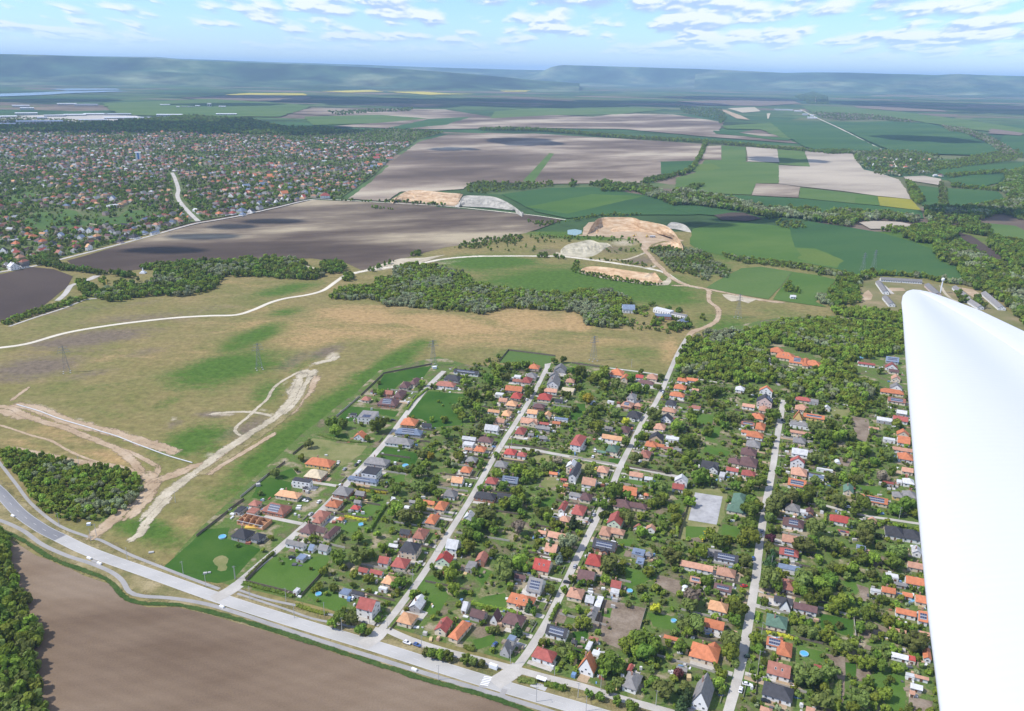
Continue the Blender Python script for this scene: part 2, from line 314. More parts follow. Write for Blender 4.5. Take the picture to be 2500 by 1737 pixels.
def meadow_mat():
    m, n, l, b = new_mat('meadow')
    g = n.new('ShaderNodeNewGeometry'); at = n.new('ShaderNodeAttribute'); at.attribute_name = 'cover'
    s = n.new('ShaderNodeSeparateColor'); l.new(at.outputs['Color'], s.inputs[0])
    def nz(sc, det=6, st=(1, 1, 1), rot=0.0, ro=.62):
        mp = n.new('ShaderNodeMapping'); mp.inputs['Scale'].default_value = st; mp.inputs['Rotation'].default_value = (0, 0, rot); l.new(g.outputs['Position'], mp.inputs[0])
        t = n.new('ShaderNodeTexNoise'); t.inputs['Scale'].default_value = sc; t.inputs['Detail'].default_value = det; t.inputs['Roughness'].default_value = ro; l.new(mp.outputs[0], t.inputs['Vector']); return t.outputs['Fac']
    def mrn(v, a, b_, c, d):
        q = n.new('ShaderNodeMapRange'); l.new(v, q.inputs[0])
        for i, k in enumerate((a, b_, c, d)): q.inputs[i+1].default_value = k
        return q.outputs[0]
    def ma(op, a, b_):
        q = n.new('ShaderNodeMath'); q.operation = op
        for i, k in enumerate((a, b_)):
            if isinstance(k, (int, float)): q.inputs[i].default_value = k
            else: l.new(k, q.inputs[i])
        return q.outputs[0]
    def mix(f, a, b_):
        q = n.new('ShaderNodeMix'); q.data_type = 'RGBA'; l.new(f, q.inputs[0])
        for i, k in ((6, a), (7, b_)):
            if isinstance(k, tuple): q.inputs[i].default_value = c4(k)
            else: l.new(k, q.inputs[i])
        return q.outputs[2]
    broad = nz(.012, 9, (1, .75, 1), .3, .72); streak = nz(.03, 9, (.35, 1, 1), -.55, .74); fine = nz(.22, 6, ro=.75)
    base = mix(mrn(broad, .38, .62, 0, 1), (.21, .168, .068), (.135, .142, .042))
    base = mix(mrn(streak, .42, .68, 0, .75), base, (.25, .195, .09))
    def lay(base, ch, col, col2, thr=.45):
        f = ma('ADD', s.outputs[ch], ma('MULTIPLY', ma('SUBTRACT', streak, .5), 1.1)); f = ma('ADD', f, ma('MULTIPLY', ma('SUBTRACT', fine, .5), .8))
        c = mix(mrn(fine, .3, .7, 0, 1), col, col2)
        return mix(mrn(f, thr-.16, thr+.2, 0, 1), base, c)
    base = lay(base, 2, (.135, .105, .072), (.17, .135, .095), .5)
    base = lay(base, 1, (.30, .20, .085), (.36, .25, .12), .48)
    base = lay(base, 0, (.05, .105, .016), (.085, .138, .024), .45)
    f = ma('ADD', at.outputs['Alpha'], ma('MULTIPLY', ma('SUBTRACT', fine, .5), .9)); base = mix(mrn(f, .35, .75, 0, 1), base, (.42, .36, .26))
    h = n.new('ShaderNodeHueSaturation'); l.new(mrn(nz(.16, 8, ro=.8), .34, .66, .68, 1.34), h.inputs['Value']); l.new(base, h.inputs['Color'])
    l.new(h.outputs[0], b.inputs['Base Color']); b.inputs['Specular IOR Level'].default_value = .06
    bp = n.new('ShaderNodeBump'); bp.inputs['Strength'].default_value = .35; bp.inputs['Distance'].default_value = .5; l.new(nz(.5, 5), bp.inputs['Height']); l.new(bp.outputs[0], b.inputs['Normal'])
    return m
M['meadow'] = meadow_mat()
def meadow():
    xs = np.concatenate([np.arange(-900, -100, 60), np.arange(-100, 2400, 9), np.arange(2400, 3300, 60)]); ys = np.concatenate([np.arange(520, 900, 6), np.arange(900, 1640, 10), np.arange(1640, 2300, 40)])
    X, Y = np.meshgrid(xs, ys); V = []
    for y in ys:
        for x in xs:
            p = G('F', float(x), float(y), 0.0); V.append((p.x, p.y, 0))
    w = len(xs); F = []
    for j in range(len(ys)-1):
        for i in range(w-1):
            a = j*w+i; F.append((a+w, a+w+1, a+1, a))
    o = mesh_obj('meadow', V, F, M['meadow'])
    at = o.data.color_attributes.new('cover', 'FLOAT_COLOR', 'POINT')
    x, y = X.ravel(), Y.ravel()
    C = np.stack([evalsp(GR, x, y), evalsp(TN, x, y), evalsp(GY, x, y), evalsp(PL, x, y)], 1).astype(np.float32)
    at.data.foreach_set('color', C.ravel())
    tag(o, kind='structure')
meadow()
# ---- fields
_rd = G('F', 1130, 1541)-G('F', 500, 1345); RROT = -(math.atan2(_rd.y, _rd.x)+math.pi/2)
soilc = lambda nm, a, b_, c, **k: ground(nm, [a, b_, c], **k)
M['soil_near'] = ground('ploughed_soil_near', [(.125, .086, .056), (.185, .134, .09), (.255, .197, .14)], s=.008, fine=1.2, famt=.14, pos=[.38, .5, .62], rot=.25, stretch=3.0, row=.045, rowrot=RROT, bump=.2, det=8)
M['soil_mid'] = ground('ploughed_soil_mid', [(.066, .048, .036), (.09, .066, .049), (.165, .13, .092), (.36, .30, .20)], s=.0042, fine=.4, famt=.12, rot=.35, stretch=2.6, pos=[.38, .46, .54, .63], det=7)
M['soil_dark'] = ground('ploughed_soil_dark', [(.062, .046, .038), (.085, .064, .05)], s=.006, fine=.4, famt=.12)
M['soil_far'] = ground('ploughed_soil_far', [(.10, .074, .056), (.15, .114, .085), (.25, .20, .15), (.40, .34, .25)], s=.0030, fine=.2, famt=.1, rot=.5, stretch=2.2, pos=[.36, .46, .54, .63], det=7)
M['soil_pale'] = ground('pale_soil', [(.15, .125, .10), (.36, .31, .24), (.45, .39, .30)], s=.004, fine=.2, famt=.1, rot=.3, stretch=3, pos=[.3, .5, .68])
M['crop_dark'] = ground('dark_crop', [(.034, .08, .027), (.044, .10, .031), (.06, .115, .034)], s=.004, fine=.2, famt=.1, rot=.4, stretch=3)
M['crop_mid'] = ground('mid_green_crop', [(.065, .115, .03), (.085, .14, .036), (.105, .15, .045)], s=.005, fine=.2, famt=.1, rot=.4, stretch=3)
M['crop_bright'] = ground('bright_green_crop', [(.05, .105, .022), (.068, .128, .026), (.095, .15, .034)], s=.006, fine=.3, famt=.1, rot=.3, stretch=2)
M['crop_yellow'] = ground('yellow_crop', [(.20, .20, .03), (.28, .25, .03)], s=.006, fine=.2, famt=.1)
M['crop_lime'] = ground('lime_crop', [(.085, .135, .028), (.11, .155, .034)], s=.006, fine=.2, famt=.12)
M['rape'] = ground('rapeseed', [(.42, .36, .05), (.5, .42, .06)], s=.004, fine=.1, famt=.1)
M['pinksoil'] = ground('far_soil', [(.16, .12, .095), (.21, .165, .13)], s=.002, fine=.05, famt=.1, stretch=3)
M['water'] = flat('water', (.25, .33, .42), .15, .5)
FIELDS = [ # name, region, outline, material
 ('ploughed_field', 'F', "8,1205 80,1246 190,1290 258,1316 280,1350 330,1362 400,1362 540,1397 760,1467 950,1528 1090,1566 1230,1616 1300,1640 1300,1900 -500,1900 -500,1300", 'soil_near', 1.2),
 ('ploughed_field', 'F', "150,585 430,506 540,488 700,449 780,452 880,456 1000,466 1130,477 1262,493 1225,508 1180,523 1080,543 1000,555 905,580 810,607 775,590 700,580 600,582 500,588 330,603 250,612 170,605", 'soil_mid', 2.5),
 ('ploughed_field', 'F', "-120,640 75,600 120,604 165,620 150,645 130,660 100,685 50,710 -30,730 -160,760", 'soil_dark', 2),
 ('ploughed_field', 'F', "1005,302 1200,300 1350,309 1480,317 1583,324 1575,345 1545,385 1440,410 1240,413 1060,408 1040,424 960,430 900,430 865,452 780,446 830,410 890,355 940,318", 'soil_far', 4),
 ('green_strip', 'F', "1232,344 1243,345 1196,409 1172,407", 'crop_mid', 1),
 ('green_patch', 'F', "1482,363 1556,361 1548,388 1483,391", 'crop_dark', 1),
 ('ploughed_field', 'F', "640,255 700,242 1000,246 1110,264 1230,258 1330,262 1385,256 1510,257 1625,275 1612,296 1740,302 1790,322 1600,308 1400,290 1200,287 1000,290 870,288 740,284 840,276 960,266 800,262", 'soil_far', 6),
 ('crop_field', 'F', "680,262 850,258 960,266 840,277 700,281", 'crop_mid', 6),
 ('crop_field', 'F', "870,288 960,268 1060,262 1000,280 900,290", 'crop_dark', 6),
 ('crop_field', 'F', "1110,250 1200,243 1400,241 1500,245 1385,257 1230,259 1100,266", 'crop_mid', 6),
 ('crop_field', 'F', "1125,436 1230,422 1330,420 1460,440 1640,476 1560,482 1340,482 1272,490 1200,474", 'crop_dark', 3),
 ('crop_strip', 'F', "1180,464 1330,436 1445,440 1370,458 1270,480", 'crop_bright', 4),
 ('crop_field', '14', "300,150 460,160 465,258 590,262 680,270 680,400 530,400 500,475 180,465 0,440 0,362 130,330 190,245 300,247", 'crop_mid', 3),
 ('crop_patch', '14', "130,275 240,270 300,300 200,320 120,320", 'crop_lime', 6),
 ('ploughed_field', '14', "190,155 300,150 300,245 172,243", 'soil_far', 1),
 ('ploughed_field', '14', "465,160 668,172 683,262 475,255", 'soil_pale', 1),
 ('crop_field', '14', "670,175 848,188 885,290 683,274", 'crop_mid', 1),
 ('pale_field', '14', "850,188 1165,205 1185,240 1240,310 1340,330 1470,375 1520,440 1550,505 1330,482 1100,450 815,420 680,402 680,280 885,290", 'soil_pale', 2),
 ('ploughed_field', '14', "530,402 680,404 820,424 808,495 500,478", 'soil_far', 1),
 ('crop_field', '14', "820,428 1080,455 1190,468 1180,532 810,496", 'crop_mid', 1),
 ('crop_field', '14', "1190,468 1330,484 1345,546 1180,532", 'crop_bright', 1),
 ('yellow_field', '14', "1332,486 1552,506 1620,578 1346,547", 'crop_yellow', 1),
 ('crop_field', '14', "180,468 500,482 810,499 1180,535 1346,550 1618,580 1640,632 1400,604 1150,602 950,600 750,575 600,565 450,520 300,490", 'crop_dark', 2),
 ('crop_field', '14', "745,690 870,650 1100,682 1350,725 1510,770 1690,830 1722,900 1790,935 1950,960 2060,1000 2140,1055 1900,1050 1700,1032 1450,1005 1200,1000 1060,965 900,935 790,900", 'crop_dark', 2),
 ('crop_field', '14', "110,700 250,672 420,660 600,672 745,690 785,822 920,830 1010,860 1090,910 1062,962 900,932 790,918 450,890 300,870 180,850 88,800", 'crop_bright', 2),
 ('yellow_field', '14', "800,830 940,840 1010,862 1085,910 1060,950 800,900", 'crop_lime', 8),
 ('crop_field', '14', "-60,560 120,552 300,570 430,590 260,612 100,600", 'crop_dark', 2),
 ('bare_field', '14', "1210,658 1300,648 1480,655 1622,685 1500,700 1280,700", 'soil_pale', 2),
 ('bare_field', '14', "250,610 360,592 440,592 570,630 470,648 300,640", 'soil_dark', 2),
 ('mown_field', '14', "200,1090 250,1055 430,960 560,950 768,982 690,1085 612,1165 400,1130", 'crop_mid', 1),
 ('crop_field', '14', "770,984 930,1005 1055,1035 1020,1100 920,1180 1000,1218 800,1190 640,1166", 'crop_bright', 1),
 ('crop_field', '14', "300,20 640,0 760,110 700,100 560,45 340,40", 'crop_mid', 5),
 ('crop_field', '14', "620,-5 990,0 1390,188 1200,185 1000,192 850,160 750,100", 'crop_dark', 5),
 ('crop_field', '14', "1010,0 1400,-10 1650,0 1900,70 2060,140 2150,182 2000,212 1750,208 1420,188", 'crop_dark', 5),
 ('crop_strip', '14', "255,52 400,62 560,88 740,100 760,118 640,112 450,88 260,72", 'crop_dark', 5),
 ('crop_field', '14', "1700,310 1900,290 2300,262 2500,250 2500,300 2200,310 2000,325 1780,352", 'crop_dark', 4),
 ('crop_field', '14', "1790,370 2000,340 2170,352 2130,395 1990,430 1840,415", 'crop_dark', 3),
 ('crop_field', '14', "1570,410 1740,430 1730,540 1620,545", 'crop_dark', 2),
 ('crop_field', '14', "1790,432 1980,440 2130,455 2170,500 2020,548 1795,550", 'crop_dark', 2),
 ('ploughed_field', '14', "1500,355 1640,350 1750,370 1745,412 1520,378", 'soil_pale', 2),
 ('ploughed_field', '14', "1850,720 1950,745 2080,830 2230,935 2160,940 2020,850 1900,770", 'soil_dark', 2),
 ('mown_field', '14', "2020,660 2240,680 2320,720 2320,800 2120,755", 'crop_mid', 2),
 ('crop_field', '14', "2170,80 2500,90 2500,240 2240,225 2100,150", 'crop_dark', 5),
 ('crop_field', '11', "820,700 1100,705 1500,740 1900,790 2300,850 2300,890 1900,850 1560,795 1200,765 900,745", 'crop_mid', 8),
 ('ploughed_field', '11', "1170,700 1450,705 1750,728 1800,738 1450,732 1200,712", 'pinksoil', 12),
 ('ploughed_field', '11', "0,668 400,662 780,668 820,685 560,700 200,695", 'pinksoil', 12),
 ('ploughed_field', '11', "2080,850 2300,880 2270,895 2060,880", 'pinksoil', 8),
 ('rapeseed_field', 'F', "500,213 560,209 680,210 690,214 600,217", 'rape', 15),
 ('rapeseed_field', 'F', "720,205 830,202 862,206 780,208", 'rape', 15),
 ('rapeseed_field', 'F', "868,206 950,206 1003,210 1075,211 960,213", 'rape', 15),
 ('rapeseed_field', 'F', "1120,204 1190,203 1180,206 1130,206", 'rape', 15),
 ('ploughed_field', 'F', "400,220 560,213 700,218 680,226 540,226", 'pinksoil', 20),
 ('crop_field', 'F', "230,232 470,222 640,232 700,238 630,262 480,262 260,258", 'crop_mid', 15),
 ('ploughed_field', 'F', "1060,174 1400,172 1560,182 1300,184 1100,180", 'pinksoil', 40),
 ('water', 'F', "-40,212 60,208.5 150,205 250,203.5 290,205 170,209 80,214 -40,218", 'water', 10),
 ('water', 'F', "110,200 170,198.5 260,199 270,201.5 150,203.5", 'water', 10),
]
for k, (nm, rg, s, mt, amp) in enumerate(FIELDS):
    P = [G(rg, x, y) for x, y in pts(s)]; d = sum(p.y for p in P)/len(P)
    z = (.04 if d < 900 else .12 if d < 1600 else .4 if d < 4000 else 1.5) + k*(.004 if d < 900 else .012 if d < 4000 else .05)
    sheet(nm, rg, s, z, M[mt], amp*(1 if d < 3000 else 2), 10 if d < 700 else 18 if d < 3000 else 60)
# ---- bright green/pale spots of the meadow edges and village lawns come with the gardens
# ================================================================ ROADS
M['asphalt_pale'] = ground('worn_pale_asphalt', [(.34, .33, .305), (.40, .387, .36), (.45, .435, .405)], s=.05, fine=2.0, famt=.08, rot=.4, stretch=4, bump=.1)
M['asphalt_grey'] = ground('grey_asphalt', [(.15, .15, .155), (.20, .20, .205), (.26, .255, .25)], s=.06, fine=1.5, famt=.1, rot=2.5, stretch=8)
M['street'] = ground('street_surface', [(.35, .325, .285), (.415, .39, .345), (.475, .445, .395)], s=.07, fine=1.5, famt=.09)
M['bikepath'] = ground('path_surface', [(.27, .26, .245), (.33, .315, .295)], s=.1, fine=2, famt=.1)
M['gravel'] = ground('gravel_track', [(.54, .49, .39), (.62, .57, .46)], s=.05, fine=.6, famt=.08)
M['sand'] = ground('sandy_track', [(.30, .215, .135), (.38, .285, .185), (.45, .355, .25)], s=.05, fine=.6, famt=.15)
M['sand_pale'] = ground('pale_sand', [(.30, .26, .185), (.42, .365, .26), (.50, .44, .33)], s=.06, fine=.7, famt=.18)
M['dry'] = ground('dry_verge', [(.12, .125, .045), (.22, .185, .085), (.33, .27, .15)], s=.06, fine=.8, famt=.25)
M['white'] = flat('white_paint', (.75, .74, .72), .7)
M['faded'] = flat('faded_paint', (.52, .51, .48), .8, ns=.4, amt=.2)
M['verge'] = ground('green_verge', [(.035, .07, .016), (.065, .10, .026)], s=.1, fine=.8, famt=.3, bump=.5)
MAIN = "-40,1070 0,1105 45,1152 95,1187 135,1207 205,1240 350,1292 500,1345 680,1402 850,1453 1000,1501 1130,1541 1300,1590 1420,1625 1700,1700"
ribbon('road_verge', 'F', "-60,1085 40,1165 100,1205 170,1235 260,1272 350,1306 500,1357 680,1414 850,1465 1000,1513 1130,1555 1300,1606 1500,1664", 20, .03, M['dry'], wob=.5)
ribbon('field_margin', 'F', "-40,1178 0,1190 50,1212 110,1250 175,1276 235,1298 262,1322 285,1345 330,1356 400,1358 540,1392 760,1462 950,1524 1090,1562 1230,1612 1400,1670", 2.4, .30, M['verge'], wob=.4)
ribbon('main_road', 'F', "110,1195 135,1207 205,1240 350,1292 500,1345 680,1402 850,1453 1000,1501 1130,1541 1300,1590 1420,1625 1700,1700", 8.2, .10, M['asphalt_pale'])
ribbon('main_road', 'F', "-60,1050 -40,1070 0,1105 45,1152 95,1187 118,1199 135,1207", 8.2, .106, M['asphalt_grey'])
ribbon('bike_path', 'F', "-40,1160 0,1168 50,1190 95,1222 150,1247 205,1265 250,1284 275,1304 290,1328 320,1338 380,1342 460,1355 540,1378 640,1412 760,1451 860,1482 960,1513 1080,1549 1200,1586 1320,1625", 2.8, .115, M['bikepath'], 4)
ribbon('footpath', 'F', "-20,1015 0,1040 35,1085 70,1130 130,1178 195,1204 225,1212 290,1244 360,1272 430,1299 492,1322", 2.2, .09, M['bikepath'], 4)
ribbon('footpath', 'F', "535,1324 600,1345 680,1362 722,1375 780,1387", 1.8, .09, M['bikepath'], 4)
ribbon('footpath', 'F', "532,1332 640,1367 700,1388 760,1400 805,1410", 1.6, .09, M['bikepath'], 4)
ribbon('service_road', 'F', "868,1413 920,1436 1000,1462 1080,1482 1160,1503 1230,1522 1300,1539 1390,1567 1500,1598 1600,1630", 4.5, .12, M['street'])
ribbon('road_junction', 'F', "858,1410 845,1428 812,1450", 8, .135, M['street'], 2); ribbon('road_junction', 'F', "1165,1497 1140,1515 1108,1535", 9, .137, M['street'], 2); ribbon('road_junction', 'F', "535,1312 512,1328 478,1345", 8, .139, M['street'], 2)
STREETS = {1: "488,1345 512,1327 560,1286 640,1218 720,1146 800,1063 868,988 920,918 960,868 996,833",
           2: "838,1432 870,1395 905,1350 958,1276 1010,1192 1060,1112 1105,1032 1140,975 1175,920 1205,868 1228,822",
           3: "1128,1530 1165,1490 1205,1432 1245,1360 1290,1262 1330,1180 1370,1098 1392,1045 1420,990 1445,940 1470,905 1490,865 1500,840 1522,790 1545,752",
           4: "1625,1625 1650,1540 1668,1460 1682,1380 1695,1300 1704,1220 1716,1140 1732,1060 1742,990 1752,930 1758,898"}
for k, s in STREETS.items(): ribbon('village_street', 'F', s, {1: 5.0, 2: 4.2, 3: 4.4, 4: 4.8}[k], .11+k*.004, M['street'], 5, wob=.08)
ribbon('cross_street', 'F', "1132,1003 1180,1007 1240,1018 1320,1033 1388,1046 1420,1050 1480,1062 1535,1073", 4.2, .132, M['street'], 4)
ribbon('side_lane', '3', "930,75 1010,90 1090,105 1180,130 1290,160 1420,185 1560,205 1690,225 1800,240", 3.0, .10, M['street'], 4)
ribbon('side_lane', '3', "565,825 620,840 700,862 760,880", 3.5, .10, M['street'], 4)
ribbon('side_lane', '3', "570,712 645,735", 3, .10, M['street'], 4)
ribbon('gravel_road', 'F', "-60,790 -10,782 60,772 150,747 250,730 330,720 400,713 470,709 530,707 570,695 605,680 640,670 690,662 725,652 750,635 768,622", 6.0, .15, M['gravel'])
ribbon('gravel_road', 'F', "768,622 800,612 850,603 900,597 950,590 1000,581 1060,576 1120,575 1200,575 1260,576 1330,584 1400,594 1450,602 1490,612 1515,628 1540,640 1575,648", 6.5, .16, M['gravel'], wob=.25)
ribbon('quarry_road', '17', "830,470 840,540 900,600 970,690 1050,760 1110,830 1180,880 1280,930 1400,965 1560,995 1800,1040 2000,1085 2170,1120 2350,1145 2500,1160", 6.5, .19, M['sand'], wob=.3)
ribbon('quarry_road', '17', "1150,955 1400,965 1540,990 1600,1020 1595,1080 1610,1150 1690,1210 1715,1270 1690,1370 1600,1430 1480,1480 1390,1520 1340,1590", 5.2, .20, M['sand'], wob=.25)
ribbon('quarry_road', '17', "250,650 480,655 620,650 760,605 850,570 900,560", 4.5, .18, M['sand_pale'], wob=.3)
ribbon('quarry_road', '17', "600,700 750,735 900,745 970,720 985,680", 4, .175, M['sand_pale'], wob=.3)
ribbon('gravel_road', 'F', "1545,752 1556,742 1580,736", 5, .207, M['sand'])
ribbon('town_road', 'F', "-60,622 0,611 70,599 150,579 240,556 330,532 430,504 480,495 540,484 620,466 700,448 760,449", 6.5, .25, M['street'])
ribbon('town_road', 'F', "760,449 880,456 1000,463 1100,473 1200,484 1270,494", 4, .24, M['gravel'], wob=.3)
ribbon('town_street', 'F', "445,497 425,478 405,455 398,440 400,425 392,400 386,388", 9, .28, M['street'], wob=.1)
ribbon('country_road', 'F', "1795,246 1830,264 1880,287 1940,318 1985,341 2003,362 2018,395", 9, 1.2, M['gravel'])
ribbon('field_track', 'F', "1820,408 1880,412 1950,423 2000,432", 0.1, .5, M['sand'])
ribbon('sandy_track', '8', "60,935 300,975 600,1040 900,1090 1100,1115 1250,1160 1350,1210 1420,1260", 5.5, .14, M['sand'], wob=.4)
ribbon('sandy_track', '8', "-60,545 100,560 230,625 400,690 600,745 850,845 1000,905 1150,980 1260,1080 1330,1170", 5.5, .15, M['sand'], wob=.5)
ribbon('sandy_track', '8', "-40,710 120,760 300,820 480,870 640,960 800,1030 960,1080", 1.8, .13, M['sand'], wob=.5)
ribbon('sandy_track', '8', "1000,905 1200,970 1350,1040 1470,1110", 3.0, .135, M['sand'], wob=.5)
ribbon('sandy_track', '8', "100,500 160,450 280,360", 2.5, .13, M['sand'], wob=.5)
ribbon('sandy_track', '8', "1480,1100 1470,1180 1430,1240", 3, .14, M['sand'], wob=.4)
ribbon('sandy_track', '8', "1180,1620 1300,1480 1390,1380 1400,1270 1480,1230 1620,1190 1800,1110 1970,1075 2120,965 2300,840 2480,740 2600,660 2720,600 2800,500 2900,380 2960,260", 7, .16, M['sand'], wob=.4)
ribbon('sandy_track', 'F', "352,1078 338,1098 300,1125 255,1165 220,1195 200,1212", 7, .165, M['sand'], wob=.4)
ribbon('sandy_track', '5', "870,205 760,260 650,330 590,400 560,460 470,540 400,610 290,700 270,740 330,800", 2.4, .15, M['sand_pale'], wob=.5)
ribbon('sandy_track', '5', "0,600 200,580 400,575 560,600 640,630", 3, .145, M['sand_pale'], wob=.6)
ribbon('construction_strip', '5', "890,215 850,330 800,430 740,520 640,620 500,720 320,830 120,960 -20,1080 -160,1170 -330,1300 -450,1440 -560,1560", 7, .17, M['sand_pale'], wob=.5)
ribbon('construction_strip', '5', "930,260 880,400 800,530 690,640 560,730 400,840 230,960 60,1080 -60,1150", 6, .172, M['dry'], wob=.6)
ribbon('construction_strip', '5', "640,760 480,860 330,950 150,1060 20,1140", 3.5, .18, M['sand'], wob=.5)
ribbon('construction_strip', '5', "960,250 900,330 820,480 700,600", 4, .178, M['sand_pale'], wob=.6)
ribbon('construction_strip', '4', "1240,40 1130,150 1060,230 1010,320 920,370", 4.5, .186, M['sand_pale'], wob=.5)
ribbon('village_edge_lane', '6', "1130,140 1300,165 1500,190 1700,215 1880,240 2010,268", 3, .12, M['street'], 4)
ribbon('village_edge_lane', '7', "190,478 300,495 450,520", 2.6, .12, M['street'], 4); ribbon('village_edge_lane', '7', "1250,665 1400,690 1620,728", 2.6, .12, M['street'], 4)
ribbon('village_edge_lane', '7', "940,345 1050,360 1150,400 1210,445", 3, .13, M['sand_pale'], 4); ribbon('village_edge_lane', '7', "860,280 880,360 905,470 960,540", 3, .13, M['bikepath'], 4)
ribbon('park_drive', '12', "380,1175 430,1130 470,1075 520,1060", 7, .22, M['street']); ribbon('park_drive', '12', "840,1045 920,1065 1010,1040", 9, .22, M['sand_pale']); ribbon('park_drive', '12', "560,1045 600,1030 640,1010", 10, .2, M['street'])
ribbon('park_drive', '12', "60,1345 250,1280 420,1225 560,1170 640,1160", 3.5, .2, M['street']); ribbon('park_drive', '12', "640,1115 740,1105 830,1095 900,1085", 4, .23, M['sand_pale'])
ribbon('town_lane', '15', "960,940 1080,955 1210,975 1300,950 1460,940", 5, .3, M['sand_pale']); ribbon('park_drive', '16', "1040,1405 1150,1420 1250,1450", 5, .2, M['sand_pale'])
sheet('turning_area', '6', "880,150 940,140 930,170 900,240 880,215", .15, M['street']); sheet('sports_court', '3', "140,8 340,38 297,242 90,208", .16, ground('concrete_court', [(.27, .265, .265), (.35, .345, .34), (.41, .405, .40)], s=.12, fine=.5, famt=.1))
sheet('sandy_lot', '17', "1760,1060 1830,1060 2000,1090 2170,1115 2060,1165 1960,1130 1860,1145 1800,1110", .21, M['sand_pale'], 2, 8)
sheet('sandy_lot', '8', "880,1040 1900,1040 2100,960 1980,930 1900,980", .0, M['dry'], 0) if False else None
ribbon('dug_earth', '8', "100,530 320,560 560,660 800,735 1050,790 1300,870 1500,925 1660,985", 9, .11, M['sand'], wob=.6)
ribbon('dug_earth', '8', "-60,590 60,600 180,630 280,660", 9, .112, M['sand'], wob=.6)
ribbon('dug_earth', '5', "960,190 900,250 850,330 790,430", 12, .12, M['sand_pale'], wob=.6)
ribbon('dug_earth', '8', "1360,1160 1420,1230 1420,1310 1360,1400 1290,1490", 9, .155, M['sand'], wob=.6)
ribbon('dug_earth', '5', "1190,70 1150,105 1080,120 960,150", 7, .12, M['sand_pale'], wob=.6)
sheet('gravel_yard', 'F', "800,612 840,598 900,580 950,578 1000,572 960,585 900,598 860,606", .155, M['sand_pale'], 2)
# zebra crossing and centre line
zc0, zc1 = G('2', 200, 1345), G('2', 165, 1412); dd = G('2', 235, 1355)-G('2', 175, 1345); dd.normalize()
mb = MB()
for k in range(6):
    a = zc0.lerp(zc1, (k+.2)/6); b_ = zc0.lerp(zc1, (k+.7)/6)
    for p, q in ((a, b_),): mb.add([(p-dd*2).to_tuple(), (p+dd*2).to_tuple(), (q+dd*2).to_tuple(), (q-dd*2).to_tuple()], [(0, 1, 2, 3)])
o = mb.build('zebra_crossing', M['white']); o.location.z = .15; tag(o, kind='structure')
# thin edge and lane lines on the main road
def offs(P, d):
    out = []
    for i, p in enumerate(P):
        t = P[min(i+1, len(P)-1)]-P[max(i-1, 0)]; t.z = 0; t.normalize(); out.append(p+Vector((-t.y, t.x, 0))*d)
    return out
mp_ = path_pts('F', MAIN, 6)
for d in (-3.75, 3.75): ribbon('edge_line', 'F', '', .18, .125, M['faded'], P=offs(mp_, d))
lm = MB()
for i in range(0, len(mp_)-2, 2):
    p, q = mp_[i], mp_[i].lerp(mp_[i+1], .6); t = (q-p).normalized(); nn = Vector((-t.y, t.x, 0))*.09
    lm.add([p-nn, q-nn, q+nn, p+nn], [(0, 1, 2, 3)])
o = lm.build('lane_line', M['faded']); o.location.z = .126; tag(o, kind='structure')
# ================================================================ QUARRIES (banks with real height)
def bank(name, reg, top, foot, hgt, mat, rows=10, back=12.0, seed=0):
    """an open cut: a sandy face that rises from its floor line to a rim, then drops back to grade behind"""
    A = catmull([G(reg, x, y) for x, y in pts(foot)], 6); B = [G(reg, x, y, hgt) for x, y in pts(top)]
    B = catmull(B, 6); n = max(len(A), len(B))
    def rs(P, t):
        f = t*(len(P)-1); i = min(int(f), len(P)-2); return P[i].lerp(P[i+1], f-i)
    V = []; F = []
    for i in range(n):
        t = i/(n-1); a = rs(A, t); b_ = rs(B, t); e = math.sin(math.pi*min(1, max(0, t)))**.35
        for j in range(rows+1):
            s = j/rows; p = a.lerp(b_, s); st = s + .10*math.sin(s*12.5)
            p.z = max(.03, hgt*e*min(1, max(0, st**1.2))) + (mnoise.noise(Vector((p.x*.12, p.y*.12, seed)))*2.0 + mnoise.noise(Vector((p.x*.4, p.y*.4, seed)))*1.2)*math.sin(math.pi*min(1, s))*e
            V.append(p)
        dv = (b_-a); dv.z = 0; dv.normalize()
        q = b_+dv*back; q.z = -.4; V.append(q)
        if i:
            w = rows+2
            for j in range(w-1): F.append(((i-1)*w+j, i*w+j, i*w+j+1, (i-1)*w+j+1))
    o = mesh_obj(name, V, F, mat, smooth=False)
    tag(o, kind='structure'); return o
def bank_mat(name, cols, grass):
    m, n, l, b = new_mat(name); g = n.new('ShaderNodeNewGeometry'); t = n.new('ShaderNodeTexNoise'); t.inputs['Scale'].default_value = .09; t.inputs['Detail'].default_value = 7; t.inputs['Roughness'].default_value = .65
    mp = n.new('ShaderNodeMapping'); mp.inputs['Scale'].default_value = (.6, .6, 2.5); l.new(g.outputs['Position'], mp.inputs[0]); l.new(mp.outputs[0], t.inputs['Vector'])
    r = n.new('ShaderNodeValToRGB'); e = r.color_ramp.elements
    while len(e) < len(cols): e.new(.5)
    for i, c in enumerate(cols): e[i].position = .3+.4*i/(len(cols)-1); e[i].color = c4(c)
    l.new(t.outputs['Fac'], r.inputs[0]); l.new(r.outputs[0], b.inputs['Base Color']); return m
M['qsand'] = bank_mat('orange_sand', [(.25, .155, .085), (.44, .29, .165), (.55, .40, .25), (.60, .49, .34)], 0)
M['qgrey'] = bank_mat('grey_spoil', [(.20, .19, .16), (.34, .32, .27), (.46, .43, .36)], 0)
M['qpale'] = bank_mat('pale_spoil', [(.26, .235, .16), (.42, .38, .27), (.52, .475, .36)], 0)
sheet('quarry_floor', '17', "-60,360 100,355 120,270 180,210 280,200 420,180 700,180 860,250 1000,300 1150,370 1320,430 1180,440 1060,430 920,470 850,560 800,470 760,420 600,400 300,375", .22, M['sand'], 2)
